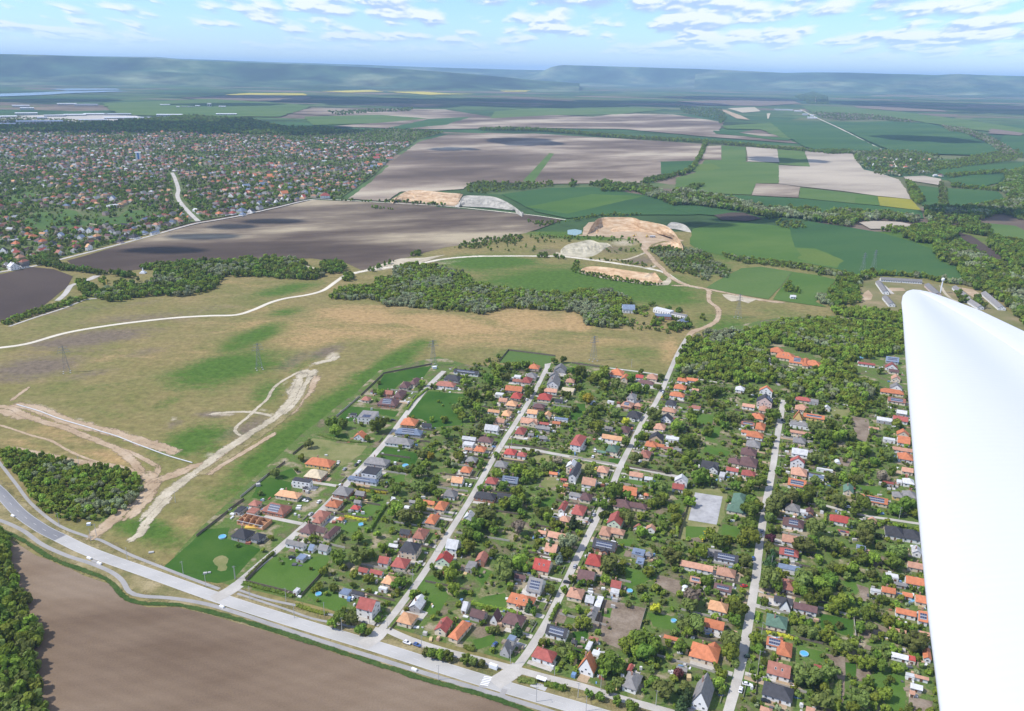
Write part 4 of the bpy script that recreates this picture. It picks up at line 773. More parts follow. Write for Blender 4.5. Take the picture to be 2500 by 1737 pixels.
# roof boxes as read off the photograph: x0 y0 x1 y1 code; code = roof colour, form (h hip, g gable, f flat), ridge (a along / c across the street), wall colour, storeys, extras
HDATA = {'5': """
1830 262 1940 330 mhac1
1735 298 1862 362 mhac1
1690 372 1815 448 mhab1
1600 376 1702 420 bgcb1
1402 430 1495 474 bhcc1
1542 440 1752 520 mhcb1s
1480 362 1560 394 mhcw1
1372 556 1560 640 gfcw2s
1300 576 1366 600 dfcg1
1330 738 1460 812 ogaw1
890 980 1185 1072 ohcy1
885 1085 1108 1176 yhcb1
782 1160 968 1212 dfcw2
+ 880 1230 930 1265 dfcw1
620 1272 885 1355 thcc1
2065 295 2262 352 bhcw1
1750 622 1922 700 ohcy1
1942 672 2042 708 dgcg1
1700 716 1966 786 khcg1s
1612 796 1882 876 ghcw1
1418 975 1672 1058 ghcg1
1405 1062 1590 1142 dfcw2
+ 1350 1075 1412 1130 wfcw1
1265 1146 1575 1212 khcw1s
1140 1240 1346 1332 ghcb1
1342 1277 1456 1330 ggcb1
1055 1360 1268 1432 ohac1
1330 1352 1416 1392 ggcg1
1303 1402 1406 1448 xhcw1
2136 1265 2276 1346 ghcw1
""", '1': """
318 55 415 118 bhcc1
300 118 402 165 bfcc1
212 100 302 152 dfcg1
405 80 640 172 bhcb1s
185 265 370 352 dhcg1
+ 335 290 442 368 dhcg1
775 135 922 205 bhac1
775 180 882 235 bhac1
958 177 1018 208 ohcc1
678 230 838 312 mhac1
+ 800 250 900 306 mgcc1
+ 855 245 992 348 mhac1
578 345 745 410 ggcw1
+ 745 372 822 428 kgcw1
+ 815 378 925 440 ggcw1
658 446 748 496 kfcg1
640 690 692 732 wfcw1
970 696 1070 752 kfcw1
1058 716 1160 756 dfcg1
1095 764 1278 876 rgcw2
1278 605 1412 686 thcc1
1258 680 1332 712 wfcw1
1108 540 1200 588 rgcw1
1190 556 1306 604 rgcw1
1253 466 1358 530 rgcw1
1345 476 1502 562 rhac1
1410 360 1578 452 dhcc2
1503 265 1638 350 bhac1
1410 270 1506 318 dgcb1
1595 165 1712 240 ohac1
1540 55 1680 100 ogcy1
+ 1660 70 1776 140 ohac1
1330 370 1412 404 wgcg1
1480 55 1572 88 ggcg1
1345 45 1386 70 wfcg1
1440 98 1502 124 wfcg1
1745 340 1862 426 wgcw2
1668 430 1812 526 xgan1
1478 745 1618 858 wgag1
1388 870 1552 974 thcc1
1660 905 1805 1030 rgac1
+ 1765 930 1940 1085 ohac1
""", '2': """
15 135 106 205 wgaw1
100 430 206 522 bgab1
30 505 122 570 gfcg1
0 786 76 868 wgcw1
58 846 202 934 mgcg1
203 835 302 946 mgaw1t
290 872 482 986 mhcc1
335 1040 406 1090 kfcg2
+ 270 1068 388 1178 ggag1t
328 730 552 845 ohcc1k
+ 400 735 470 845 ogac1
474 615 622 745 ggcw1s
383 588 482 636 mgcg1
518 480 672 588 xgcc1k
603 370 718 452 pgcw1
557 272 628 308 pgcw1
625 285 795 358 pgcc1c
718 170 798 232 phcc1
708 150 772 188 wfcc1
705 64 782 144 rgaw1
798 96 922 178 rhac1
1103 55 1250 130 mhcc1
+ 1200 75 1358 134 mhcc1
1203 0 1282 30 ogcc1
1328 6 1366 30 ohcc1
1058 140 1190 252 rgan2
1000 250 1110 330 phac1
+ 1070 262 1198 322 phcc1
1248 226 1332 272 bgaw1
1340 228 1422 284 pgaw1
950 335 1142 438 dgcb1s
+ 1015 380 1085 445 dgab1
1238 410 1342 472 kfcg1s
1270 472 1336 528 kfcg1s
1340 430 1392 474 ghcg1
898 450 1062 552 xhac1
838 560 988 662 mgcw1
1083 640 1176 708 rgcw1
1085 696 1156 742 wfcw1
763 692 908 786 phac1
898 740 982 812 wgcg1
968 750 1038 842 wfcg1
913 830 1004 922 ggag1
610 960 795 1068 dgcw1s
800 1062 852 1108 dhcg1
508 1122 708 1246 rhcw1
842 1160 998 1318 ogaw1tc
900 1080 962 1150 wfcg1
948 1142 1018 1192 wfcw1
925 1046 1006 1082 bfcc1
1168 1302 1324 1448 ghaw1
1203 1240 1258 1304 rgab1
1468 1030 1612 1090 ohcc1
""", '3': """
228 410 336 462 ggcg1
+ 273 434 458 520 dgcw1s
25 496 278 586 pgcw1
292 545 438 632 phcc1
98 606 192 664 pgcc1s
272 660 412 738 mgcw1sc
230 785 388 886 thcw1
200 915 358 1014 ogcw1c
92 1085 330 1250 ohcc1
+ 225 1085 330 1160 ogac1
0 1256 92 1308 ggcg1
108 1310 282 1575 ggaw1tc
365 90 525 165 nhcc1
+ 400 10 530 110 nhac1
798 82 898 158 ghcw1
888 120 962 160 wfcw1
938 106 1005 160 mgab1
+ 940 160 1014 206 dgab1
773 185 932 272 mhcw1s
768 306 892 384 pgcw1
880 320 1006 356 ggcw1
750 405 892 482 rhcw1s
743 522 902 588 kfcw1
768 630 872 728 bhac1
708 752 856 826 dgcw1
+ 740 770 848 858 dgaw1t
850 800 1032 886 mgcw1
643 886 822 1000 nhac1
653 1050 780 1140 ogcw1s
+ 730 1080 848 1208 ohac1
658 1222 838 1362 bgcw1ck
620 1370 862 1536 dhcw1
608 1546 705 1610 phcc1
942 1548 1015 1610 pgcc1
1115 166 1292 245 xhcw1
1163 272 1262 300 rfcc1s
1343 20 1542 98 ogcc1s
1393 182 1458 254 pgac1
1313 380 1380 418 kfcg1s
1520 240 1660 350 dhcw1
+ 1640 262 1775 372 dhcw1
1568 0 1652 52 ghcy1
1640 -8 1745 55 ghcc1
1708 386 1785 460 wgaw1
1678 505 1795 570 pgcc1
1523 582 1618 632 wfcw1
1580 646 1678 688 ggcg1
1660 610 1812 692 ogcw1
1488 686 1596 748 ogcc1
1413 696 1492 732 wfcw1
1640 722 1722 766 ogcw1
1728 746 1825 818 ogcc1
1590 840 1748 914 oghw1
1745 862 1835 955 ogcw1s
1543 976 1678 1034 pgcw1
1755 1010 1845 1095 pgcc1
1785 1115 1862 1222 ogaw1
1563 1156 1690 1222 wgcw1
1683 1182 1744 1232 xfcc1
1663 1310 1742 1344 wfcw1
1728 1320 1842 1366 pgcw1
1698 1380 1798 1442 wgcg1
1693 1432 1742 1474 pgcc1
998 1242 1088 1322 rgcw1
""", '6': """
20 192 278 248 dgcw1s
-70 246 108 308 dhcg1
728 146 838 200 ohcc1
698 226 818 286 ghac1
660 266 770 330 rhac1
578 286 682 322 bgcw1
590 252 662 280 wfcw1
505 346 684 410 ogcc1
558 412 680 478 xhac1
448 462 538 508 pgcc1
413 416 502 444 wfcw1
508 490 640 546 thac1
343 570 468 608 tgcw1
473 580 580 640 thac1
413 652 518 702 pgcc1
313 710 462 778 wgcw1
248 826 410 888 mhcc1
103 820 248 868 wgcg1
108 872 228 918 wfcw1
208 912 348 974 ohac1
128 920 214 954 pgcw1
133 1012 262 1074 ghcb1
83 1106 214 1170 ohac1
0 1195 134 1270 tgcw1
963 140 1090 218 ggag1
898 246 1032 352 ggaw2
925 212 1014 268 ggag1
1073 280 1168 328 phcc1
870 372 1004 418 pgcw1
1030 368 1162 416 yfcc1
803 420 960 490 xhac1
968 466 1058 498 dgcg1
763 516 888 566 mhcb1
713 570 822 622 tgcw1
866 586 948 648 tgac1
648 646 822 716 pgcc1
+ 720 665 825 722 pgac1
818 682 928 714 rgcw1
788 722 938 766 ggcg1
596 736 720 812 rhac1
968 646 1102 678 kfcw1
948 676 1034 708 ogcw1
823 812 908 850 ggcg1
720 786 784 816 ggcg1
1113 806 1275 920 rhaw2
1408 800 1614 872 tgcw1
1448 900 1590 980 nhac1
+ 1368 946 1456 980 ngcc1
1438 722 1524 758 ggcg1
1573 726 1690 798 mhac1
1585 492 1722 560 phcb1s
+ 1718 508 1794 556 phcb1
1640 420 1748 482 ghaw2
1648 580 1792 668 dhcw1
+ 1690 610 1750 668 dgaw1
1463 484 1534 506 wfcw1
1488 190 1628 262 ohcw1c
1588 236 1674 302 ogac1
1728 246 1808 284 xgcw1
1828 240 1944 296 phac1
1743 296 1908 346 mhcw1
498 936 622 1006 xhcw1
618 970 718 1020 rhcw1
403 1052 544 1120 ghcc1
318 1206 454 1276 rhac1
478 1190 644 1272 kgcg1s
212 1340 440 1424 dhcb1
428 1350 578 1402 dgcg1
1073 1040 1205 1128 wgac2
+ 1100 1060 1230 1210 dgaw2
+ 1108 1122 1190 1182 xgcc1
918 1146 1008 1182 ogcc1
1363 1100 1490 1172 phac1
1223 1202 1374 1292 pgcw1
1023 1206 1094 1236 rgcb1
1048 1260 1104 1290 ogcc1
1100 1346 1240 1400 ghcw1
+ 1200 1356 1336 1432 mhac1
2083 336 2210 392 ohcw1
2043 406 2194 464 ohcw1
2005 482 2118 544 dhcw1
1968 552 2120 608 phcc1
1948 606 2086 682 dgaw1
1893 702 2020 768 phac1
1848 776 2000 872 dgat1
2008 820 2138 866 wfcw1
1808 866 1945 932 ohac1
+ 1918 886 2004 926 ogcc1
1988 910 2086 950 bgcc1
2068 922 2164 962 ggcg1
1763 952 1884 1032 bhac1
1668 1152 1804 1214 pgcw1
1808 1190 1894 1236 wgcg1
2088 1175 2225 1262 wgaw2
+ 2068 1260 2190 1330 rgcw1
1603 1286 1754 1372 ogcc1
1808 1346 1854 1380 ohcc1
2118 662 2198 696 mgcw1
""", '7': """
873 180 1002 240 ohcc1
+ 930 226 1110 300 ohcc1k
+ 1050 262 1200 346 ohcc1s
+ 1170 280 1240 362 ohac1
+ 1200 300 1345 366 ohcc1
1685 316 1854 354 rgcw1
1943 266 2074 324 kgcg1s
1938 320 2064 386 rgaw1
1973 382 2074 420 mgcc1
1993 430 2088 492 pgac1
1983 506 2104 578 ggaw1
1893 562 2118 626 ohcc1
1963 640 2134 704 bgcc1s
2043 760 2148 808 wgcg1
2008 812 2158 880 rgcw1
1863 826 2008 880 wfcg1
1788 910 1888 942 pgcw1
2043 936 2168 1010 ogac1
+ 2046 1000 2178 1086 ogcw1
1923 1016 2038 1054 wfcw1
2003 1100 2198 1160 pgcw1
+ 2058 1152 2198 1244 ohcw1
2088 1292 2208 1350 pgcc1
2098 1396 2218 1462 whcw1
2048 1402 2104 1438 wfcw1
1918 1416 2024 1454 rfcg1
1553 1440 1648 1542 ngac1
10 455 115 506 ohcw1
+ 95 462 208 504 ogcw1
148 556 218 584 pgcc1
550 540 644 590 whcw1
768 536 908 602 ogaw2
743 612 908 706 dgak2s
613 700 738 748 pgcw1
758 726 884 782 phac1
688 792 834 854 ohac1
605 866 734 916 bgcw1s
+ 733 880 838 956 ohac1
604 946 730 990 ogcw1
+ 648 960 818 1032 ohcw1
638 1046 798 1116 ghac1
573 1116 780 1192 mhac1
480 1206 604 1272 mhcc1
+ 588 1196 764 1302 mhac1
228 1226 404 1322 dgcw1
+ 290 1250 404 1335 dgaw1
463 1290 588 1344 rgcw1
603 1320 744 1388 rhcw1
398 1332 464 1388 wfcg1
138 722 232 764 bfcw1
1108 640 1258 690 rhcc1
1103 712 1234 776 phcc1
1083 760 1185 850 ogay1t
+ 1180 790 1385 858 ogcy1s
1058 866 1244 928 gfcw1
1053 946 1250 1000 pgcc1
1083 1012 1208 1080 ghac1
1073 1112 1228 1192 wgcw1
1223 1130 1294 1170 ggcg1
1058 1188 1200 1264 rgaw2
1053 1300 1230 1382 phac1
1233 1356 1374 1408 kfcw1
1035 1390 1215 1490 ogcw1sc
1363 710 1438 756 wgaw1
1238 660 1324 700 gfcg1
1303 1292 1464 1328 wfcw1
"""}
ORD = 'first second third fourth fifth sixth seventh eighth ninth tenth eleventh twelfth thirteenth fourteenth fifteenth sixteenth seventeenth eighteenth nineteenth twentieth twenty-first twenty-second twenty-third twenty-fourth twenty-fifth twenty-sixth twenty-seventh twenty-eighth twenty-ninth thirtieth'.split()
ORD += [f'{k}th' for k in range(31, 90)]
SNAME = {1: 'leftmost street', 2: 'second street', 3: 'third street', 4: 'fourth street'}
def wall_h(code, st):
    return 5.6 if st == '2' else 2.9
FOOT = []        # occupied circles (x, y, r)
def parse():
    out = []
    for rg, s in HDATA.items():
        for ln in s.strip().splitlines():
            t = ln.split(); plus = t[0] == '+'
            if plus: t = t[1:]
            a = pix(rg, float(t[0]), float(t[1])); b = pix(rg, float(t[2]), float(t[3])); code = t[4]
            out.append((plus, (a[0], a[1], b[0], b[1]), code))
    return out
for plus, bb, code in parse():
    rc, rt, rg_, wc, st = code[0], code[1], code[2], code[3], code[4]; ex = code[5:]
    if rg_ == 'h': rg_ = 'c'
    if rt == 'g' and code[1:3] == 'gh': rt = 'g'
    wh = wall_h(code, st); p0 = gp((bb[0]+bb[2])/2, (bb[1]+bb[3])/2, wh)
    ns = nearest_street(p0); th = math.atan2(ns[3].y, ns[3].x)
    if rg_ == 'c': th -= math.pi/2
    slope = .95 if 't' in ex else .40 if rt == 'g' and st == '1' and False else .36 if rt == 'h' else .38
    if rt == 'f': slope = 0.0
    c, L, Wd = footprint(bb, th, wh, slope, rt, 1.25 if rt == 'h' else 1.5)
    if L*Wd < 38: wh = 2.3 if st == '1' else wh
    rh = slope*Wd if rt != 'f' else 0
    c.z = 0
    if plus:
        H_ = HOUSES[-1]; add_block(H_['o'], c, th, L, Wd, wh+.03, rh, rt, rc, wc, ex, False); H_['area'] += L*Wd; H_['wings'] += 1; H_['ex'] += ex
    else:
        small = L*Wd < 40
        root = empty('house', (c.x, c.y, 0.03), th)
        HOUSES.append(dict(o=root, c=c, L=L, W=Wd, area=L*Wd, rc=rc, rt=rt, wc=wc, st=st, ex=ex, k=ns[1], side=1 if ns[4] > 0 else -1, d=ns[0], s=ns[2], wings=0, th=th, ridge=rg_))
        add_block(root, c, th, L, Wd, wh, rh, rt, rc, wc, ex, True)
    FOOT.append((c.x, c.y, L, Wd, th))
FORM = {'h': 'hip-roofed', 'g': 'gabled', 'f': 'flat-roofed'}
groups = {}
for h in HOUSES:
    h['small'] = h['area'] < 42
    if h['small']: h['o'].name = 'shed' if h['area'] < 26 else 'garage'
    row = 'front' if h['d'] < 27 else 'back'
    if h['k'] == 4 and h['side'] < 0 and h['d'] > 62: row = 'wing'
    h['row'] = row
    groups.setdefault((h['k'], h['side'], row, h['small']), []).append(h)
for (k, side, row, small), hs in groups.items():
    hs.sort(key=lambda h: (h['s'], h['c'].y))
    for i, h in enumerate(hs):
        nm = ('shed' if h['area'] < 26 else 'garage') if small else 'house'
        a = RC[h['rc']][0] + ' ' + FORM[h['rt']] + ' ' + ('' if small else (('two-storey ' if h['st'] == '2' else '') + WC[h['wc']][0] + ' ')) + nm
        if 's' in h['ex']: a += ' with solar panels'
        kind = 'outbuilding' if small else 'house'; sd = 'left' if side > 0 else 'right'
        if row == 'wing': lab = f"{a}, {ORD[i]} {kind} up beside the wing"
        elif row == 'front': lab = f"{a}, {ORD[i]} {kind} up {sd} side of {SNAME[k]}"
        else: lab = f"{a}, {ORD[i]} garden {kind} up {sd} of {SNAME[k]}"
        h['label'] = lab; h['ref'] = (f"{ORD[i]} {kind} up beside the wing" if row == 'wing' else f"{ORD[i]} {kind} up {sd} side of {SNAME[k]}" if row == 'front' else f"{ORD[i]} garden {kind} up {sd} of {SNAME[k]}")
        tag(h['o'], lab, nm, {'house': 'village houses', 'shed': 'sheds in the village gardens', 'garage': 'garages and small outbuildings'}[nm])
# ---- the shell of a house being built
def shell():
    c = G('1', 362, 235); ns = nearest_street(c); th = math.atan2(ns[3].y, ns[3].x)-math.pi/2
    root = empty('unfinished_house', (c.x, c.y, .03), th, 'roofless shell of an orange brick house being built beside the leftmost street', 'house', 'village houses')
    br = flat('raw_brick', (.50, .27, .15), .9, .1, ns=.8, amt=.12); L, W_ = 20, 10
    b = MB(); t = .35
    for x in (-10, -5.5, -1, 3.5, 9.65): b.box(x, -4.65, 0, x+t, 4.65, 2.9)
    b.box(-10, -5, 0, 10, -4.65, 1.1); b.box(-10, 4.65, 0, 10, 5, 2.9); b.box(-9.6, .2, 0, 9.6, .5, 2.9)
    for x in (-9.9, -5.4, -.9, 3.6, 9.3): b.box(x, -5, 1.1, x+.8, -4.65, 2.9)
    b.build('wall', br, root)
    b = MB(); b.box(-10, -5, 2.9, 10, -4.6, 3.15); b.box(-10, 4.6, 2.9, 10, 5, 3.15); b.build('ring_beam', WM['g'], root)
    b = MB(); b.box(-9.6, -4.6, .0, 9.6, 4.6, .12); b.build('floor_slab', M['paving'], root)
    for x in (-5.3, -.8, 3.7):
        b = MB(); b.add([(x, -4.6, 2.9), (x, 4.6, 2.9), (x, 0, 5.2), (x+.3, -4.6, 2.9), (x+.3, 4.6, 2.9), (x+.3, 0, 5.2)], [(0, 1, 2), (5, 4, 3), (0, 2, 5, 3), (2, 1, 4, 5)]); b.build('gable', br, root)
    FOOT.append((c.x, c.y, L, W_, th))
    p = G('1', 340, 262); b = MB(); b.box(-4, -2, 0, 4, 2, .9); o = b.build('insulation_stack', flat('yellow_wrap', (.62, .42, .08), .6), loc=(p.x, p.y, .03)); tag(o, 'stack of yellow wrapped building material before the roofless brick house', 'pallet')
shell()
# ---- drives, yards
nd = 0
for h in HOUSES:
    if h['small'] or h['row'] == 'wing': continue
    P = SP[h['k']]; q = P[h['s']]; c = h['c']; d = (c-q); d.z = 0; dist = d.length; 
    if h['row'] != 'front' or rnd.random() < .18: continue
    t = (P[min(h['s']+1, len(P)-1)]-P[max(0, h['s']-1)]); t.z = 0; t.normalize(); nrm = d.normalized(); nrm = (nrm - t*nrm.dot(t)).normalized()
    off = (h['W'] if h['ridge'] == 'c' else h['L'])*.5+1.3; off *= -1 if rnd.random() < .7 else 1
    a = q + t*((c-q).dot(t)+off); r = dist+rnd.uniform(1, 5); z = .112+(nd % 9)*.003; nd += 1; hw = rnd.uniform(1.2, 1.9)
    V = [a+nrm*2.8-t*hw, a+nrm*2.8+t*hw, a+nrm*(r)+t*hw, a+nrm*r-t*hw]
    if rnd.random() < .55:
        e = rnd.uniform(2.5, 5)*(1 if off < 0 else 1); V = [a+nrm*2.8-t*hw, a+nrm*2.8+t*hw, a+nrm*(r*.72)+t*hw, a+nrm*(r*.72)+t*(hw+e), a+nrm*(r+3)+t*(hw+e), a+nrm*(r+3)-t*hw]
    o = mesh_obj('driveway', [(v.x-a.x, v.y-a.y, 0) for v in V], [tuple(range(len(V)))], M[rnd.choice(['paving', 'street', 'paving', 'sand'])], loc=(a.x, a.y, z))
    if o.data.polygons[0].normal.z < 0: o.data.flip_normals()
    tag(o, kind='structure')
# ================================================================ TREES
LEAF = {'d': (.14, .20, .027), 'm': (.21, .275, .033), 'l': (.255, .33, .045), 'o': (.175, .215, .05), 'y': (0.450, 0.409, 0.039), 'w': (.28, .31, .16), 'r': (0.128, 0.042, 0.049), 'c': (0.075, 0.119, 0.042), 'b': (0.225, 0.277, 0.221), 'g': (0.315, 0.264, 0.182)}
def leaf_mat(nm, c):
    m, n, l, b = new_mat(nm); o = n.new('ShaderNodeObjectInfo'); g = n.new('ShaderNodeNewGeometry')
    t = n.new('ShaderNodeTexNoise'); t.inputs['Scale'].default_value = .9; t.inputs['Detail'].default_value = 3; l.new(g.outputs['Position'], t.inputs['Vector'])
    h = n.new('ShaderNodeHueSaturation'); h.inputs['Color'].default_value = c4(c)
    q = n.new('ShaderNodeMapRange'); l.new(o.outputs['Random'], q.inputs[0]); q.inputs[3].default_value = .68; q.inputs[4].default_value = 1.35
    q2 = n.new('ShaderNodeMapRange'); l.new(t.outputs['Fac'], q2.inputs[0]); q2.inputs[1].default_value = .3; q2.inputs[2].default_value = .7; q2.inputs[3].default_value = .7; q2.inputs[4].default_value = 1.35
    mm = n.new('ShaderNodeMath'); mm.operation = 'MULTIPLY'; l.new(q.outputs[0], mm.inputs[0]); l.new(q2.outputs[0], mm.inputs[1]); l.new(mm.outputs[0], h.inputs['Value'])
    w = n.new('ShaderNodeMath'); w.operation = 'MULTIPLY_ADD'; l.new(o.outputs['Random'], w.inputs[0]); w.inputs[1].default_value = .05; w.inputs[2].default_value = .475; l.new(w.outputs[0], h.inputs['Hue'])
    l.new(h.outputs[0], b.inputs['Base Color']); b.inputs['Roughness'].default_value = .7; b.inputs['Specular IOR Level'].default_value = .2
    tr = n.new('ShaderNodeBsdfTranslucent'); l.new(h.outputs[0], tr.inputs[0]); mx = n.new('ShaderNodeMixShader'); mx.inputs[0].default_value = .38
    l.new(b.outputs[0], mx.inputs[1]); l.new(tr.outputs[0], mx.inputs[2]); l.new(mx.outputs[0], n['Material Output'].inputs['Surface']); return m
LM = {k: leaf_mat('leaves '+k, v) for k, v in LEAF.items()}
M['bark'] = flat('bark', (.09, .07, .05), .95, .05)
_ico = bmesh.new(); bmesh.ops.create_icosphere(_ico, subdivisions=1, radius=1); ICO_V = np.array([v.co[:] for v in _ico.verts]); ICO_F = [tuple(v.index for v in f.verts) for f in _ico.faces]; _ico.free()
def crown_geo(seed, nl=13, nq=380, kind='round', q0=.085, q1=.17):
    """unit crown standing on z = 0: lobes with leaf clumps spread over and through them"""
    r = np.random.RandomState(seed); V = []; F = []
    lobes = []
    if kind == 'cone':
        for i in range(10):
            z = .08+1.75*(i/10)**1.0; rr = .62*(1-z/2.15)+.05
            for k in range(max(2, int(5*rr/.6))): 
                a = r.rand()*6.28; lobes.append((math.cos(a)*rr*.55, math.sin(a)*rr*.55, z+r.rand()*.12, rr*.55))
    else:
        for i in range(nl):
            a = r.rand()*6.28; u = r.rand()**.5*.66; z = .62+(r.rand()-.42)*1.0*(1-u*.5); 
            lobes.append((math.cos(a)*u, math.sin(a)*u, max(.32, z), .27+.2*r.rand()))
    for c in lobes:
        b = len(V); s = 1+.18*(r.rand(len(ICO_V))-.5)
        for k, v in enumerate(ICO_V): V.append((c[0]+v[0]*c[3]*.84*s[k], c[1]+v[1]*c[3]*.84*s[k], c[2]+v[2]*c[3]*.8*s[k]))
        F += [tuple(b+i for i in f) for f in ICO_F]
    for i in range(nq):
        c = lobes[r.randint(len(lobes))]; d = r.normal(size=3); d[2] += .25; d /= np.linalg.norm(d)
        p = np.array(c[:3])+d*c[3]*(.80+.36*r.rand()); n = d+r.normal(size=3)*.28; n /= np.linalg.norm(n)
        a = np.cross(n, r.normal(size=3)); a /= np.linalg.norm(a); e = np.cross(n, a); s = q0+(q1-q0)*r.rand(); b = len(V)
        for sx, sy in ((-1, -.7), (.9, -1), (1, .8), (-.7, 1)): V.append(tuple(p+a*s*sx+e*s*sy))
        F.append((b, b+1, b+2, b+3))
    return V, F
SHAPES = [crown_geo(11+i) for i in range(4)]; CONES = [crown_geo(40+i, nq=420, kind='cone', q0=.06, q1=.12) for i in range(2)]
def raw_mesh(nm, V, F, mats, mi=None):
    me = bpy.data.meshes.new(nm); me.from_pydata(V, [], F); me.update()
    for m in mats: me.materials.append(m)
    if mi is not None: me.polygons.foreach_set('material_index', mi)
    return me
CROWN = {k: [raw_mesh('crown', *s, [LM[k]]) for s in (CONES if k in 'cb' else SHAPES)] for k in LEAF}
tb = MB(); tb.bar((0, 0, -.2), (.03, .02, 1), .12, 6, 0, .08)
for a in (0, 2.1, 4.2): tb.bar((.03, .02, .85), (.03+math.cos(a)*.55, .02+math.sin(a)*.55, 1.75), .06, 4, 0, .02)
TRUNK = mesh_from(tb, 'trunk', [M['bark']])
KIND = {'d': 'dark green broad tree', 'm': 'green round tree', 'l': 'light green tree', 'o': 'olive green tree', 'y': 'yellow-green tree', 'w': 'pale blossoming tree', 'r': 'dark red plum tree', 'c': 'dark conifer', 'b': 'bluish spruce', 'g': 'greyish half-bare tree'}
TREES = []
def add_tree(p, r, k, big=True):
    root = empty('conifer' if k in 'cb' else 'tree', (p.x, p.y, 0.04), rnd.uniform(0, 6.28))
    hs = rnd.uniform(.85, 1.15)*(1.3 if k in 'cb' else 1.0); th = r*(.12 if k in 'cb' else .42)
    cr = inst('crown', rnd.choice(CROWN[k]), root, (0, 0, th), 0, (r*(1.35 if k in 'cb' else 1.02), r*(1.35 if k in 'cb' else 1.02), r*hs))
    inst('trunk', TRUNK, root, (0, 0, 0), 0, (r*.7, r*.7, th*1.25+.35*r))
    TREES.append(dict(o=root, p=p, r=r, k=k)); FOOT_T.append((p.x, p.y, r))
FOOT_T = []
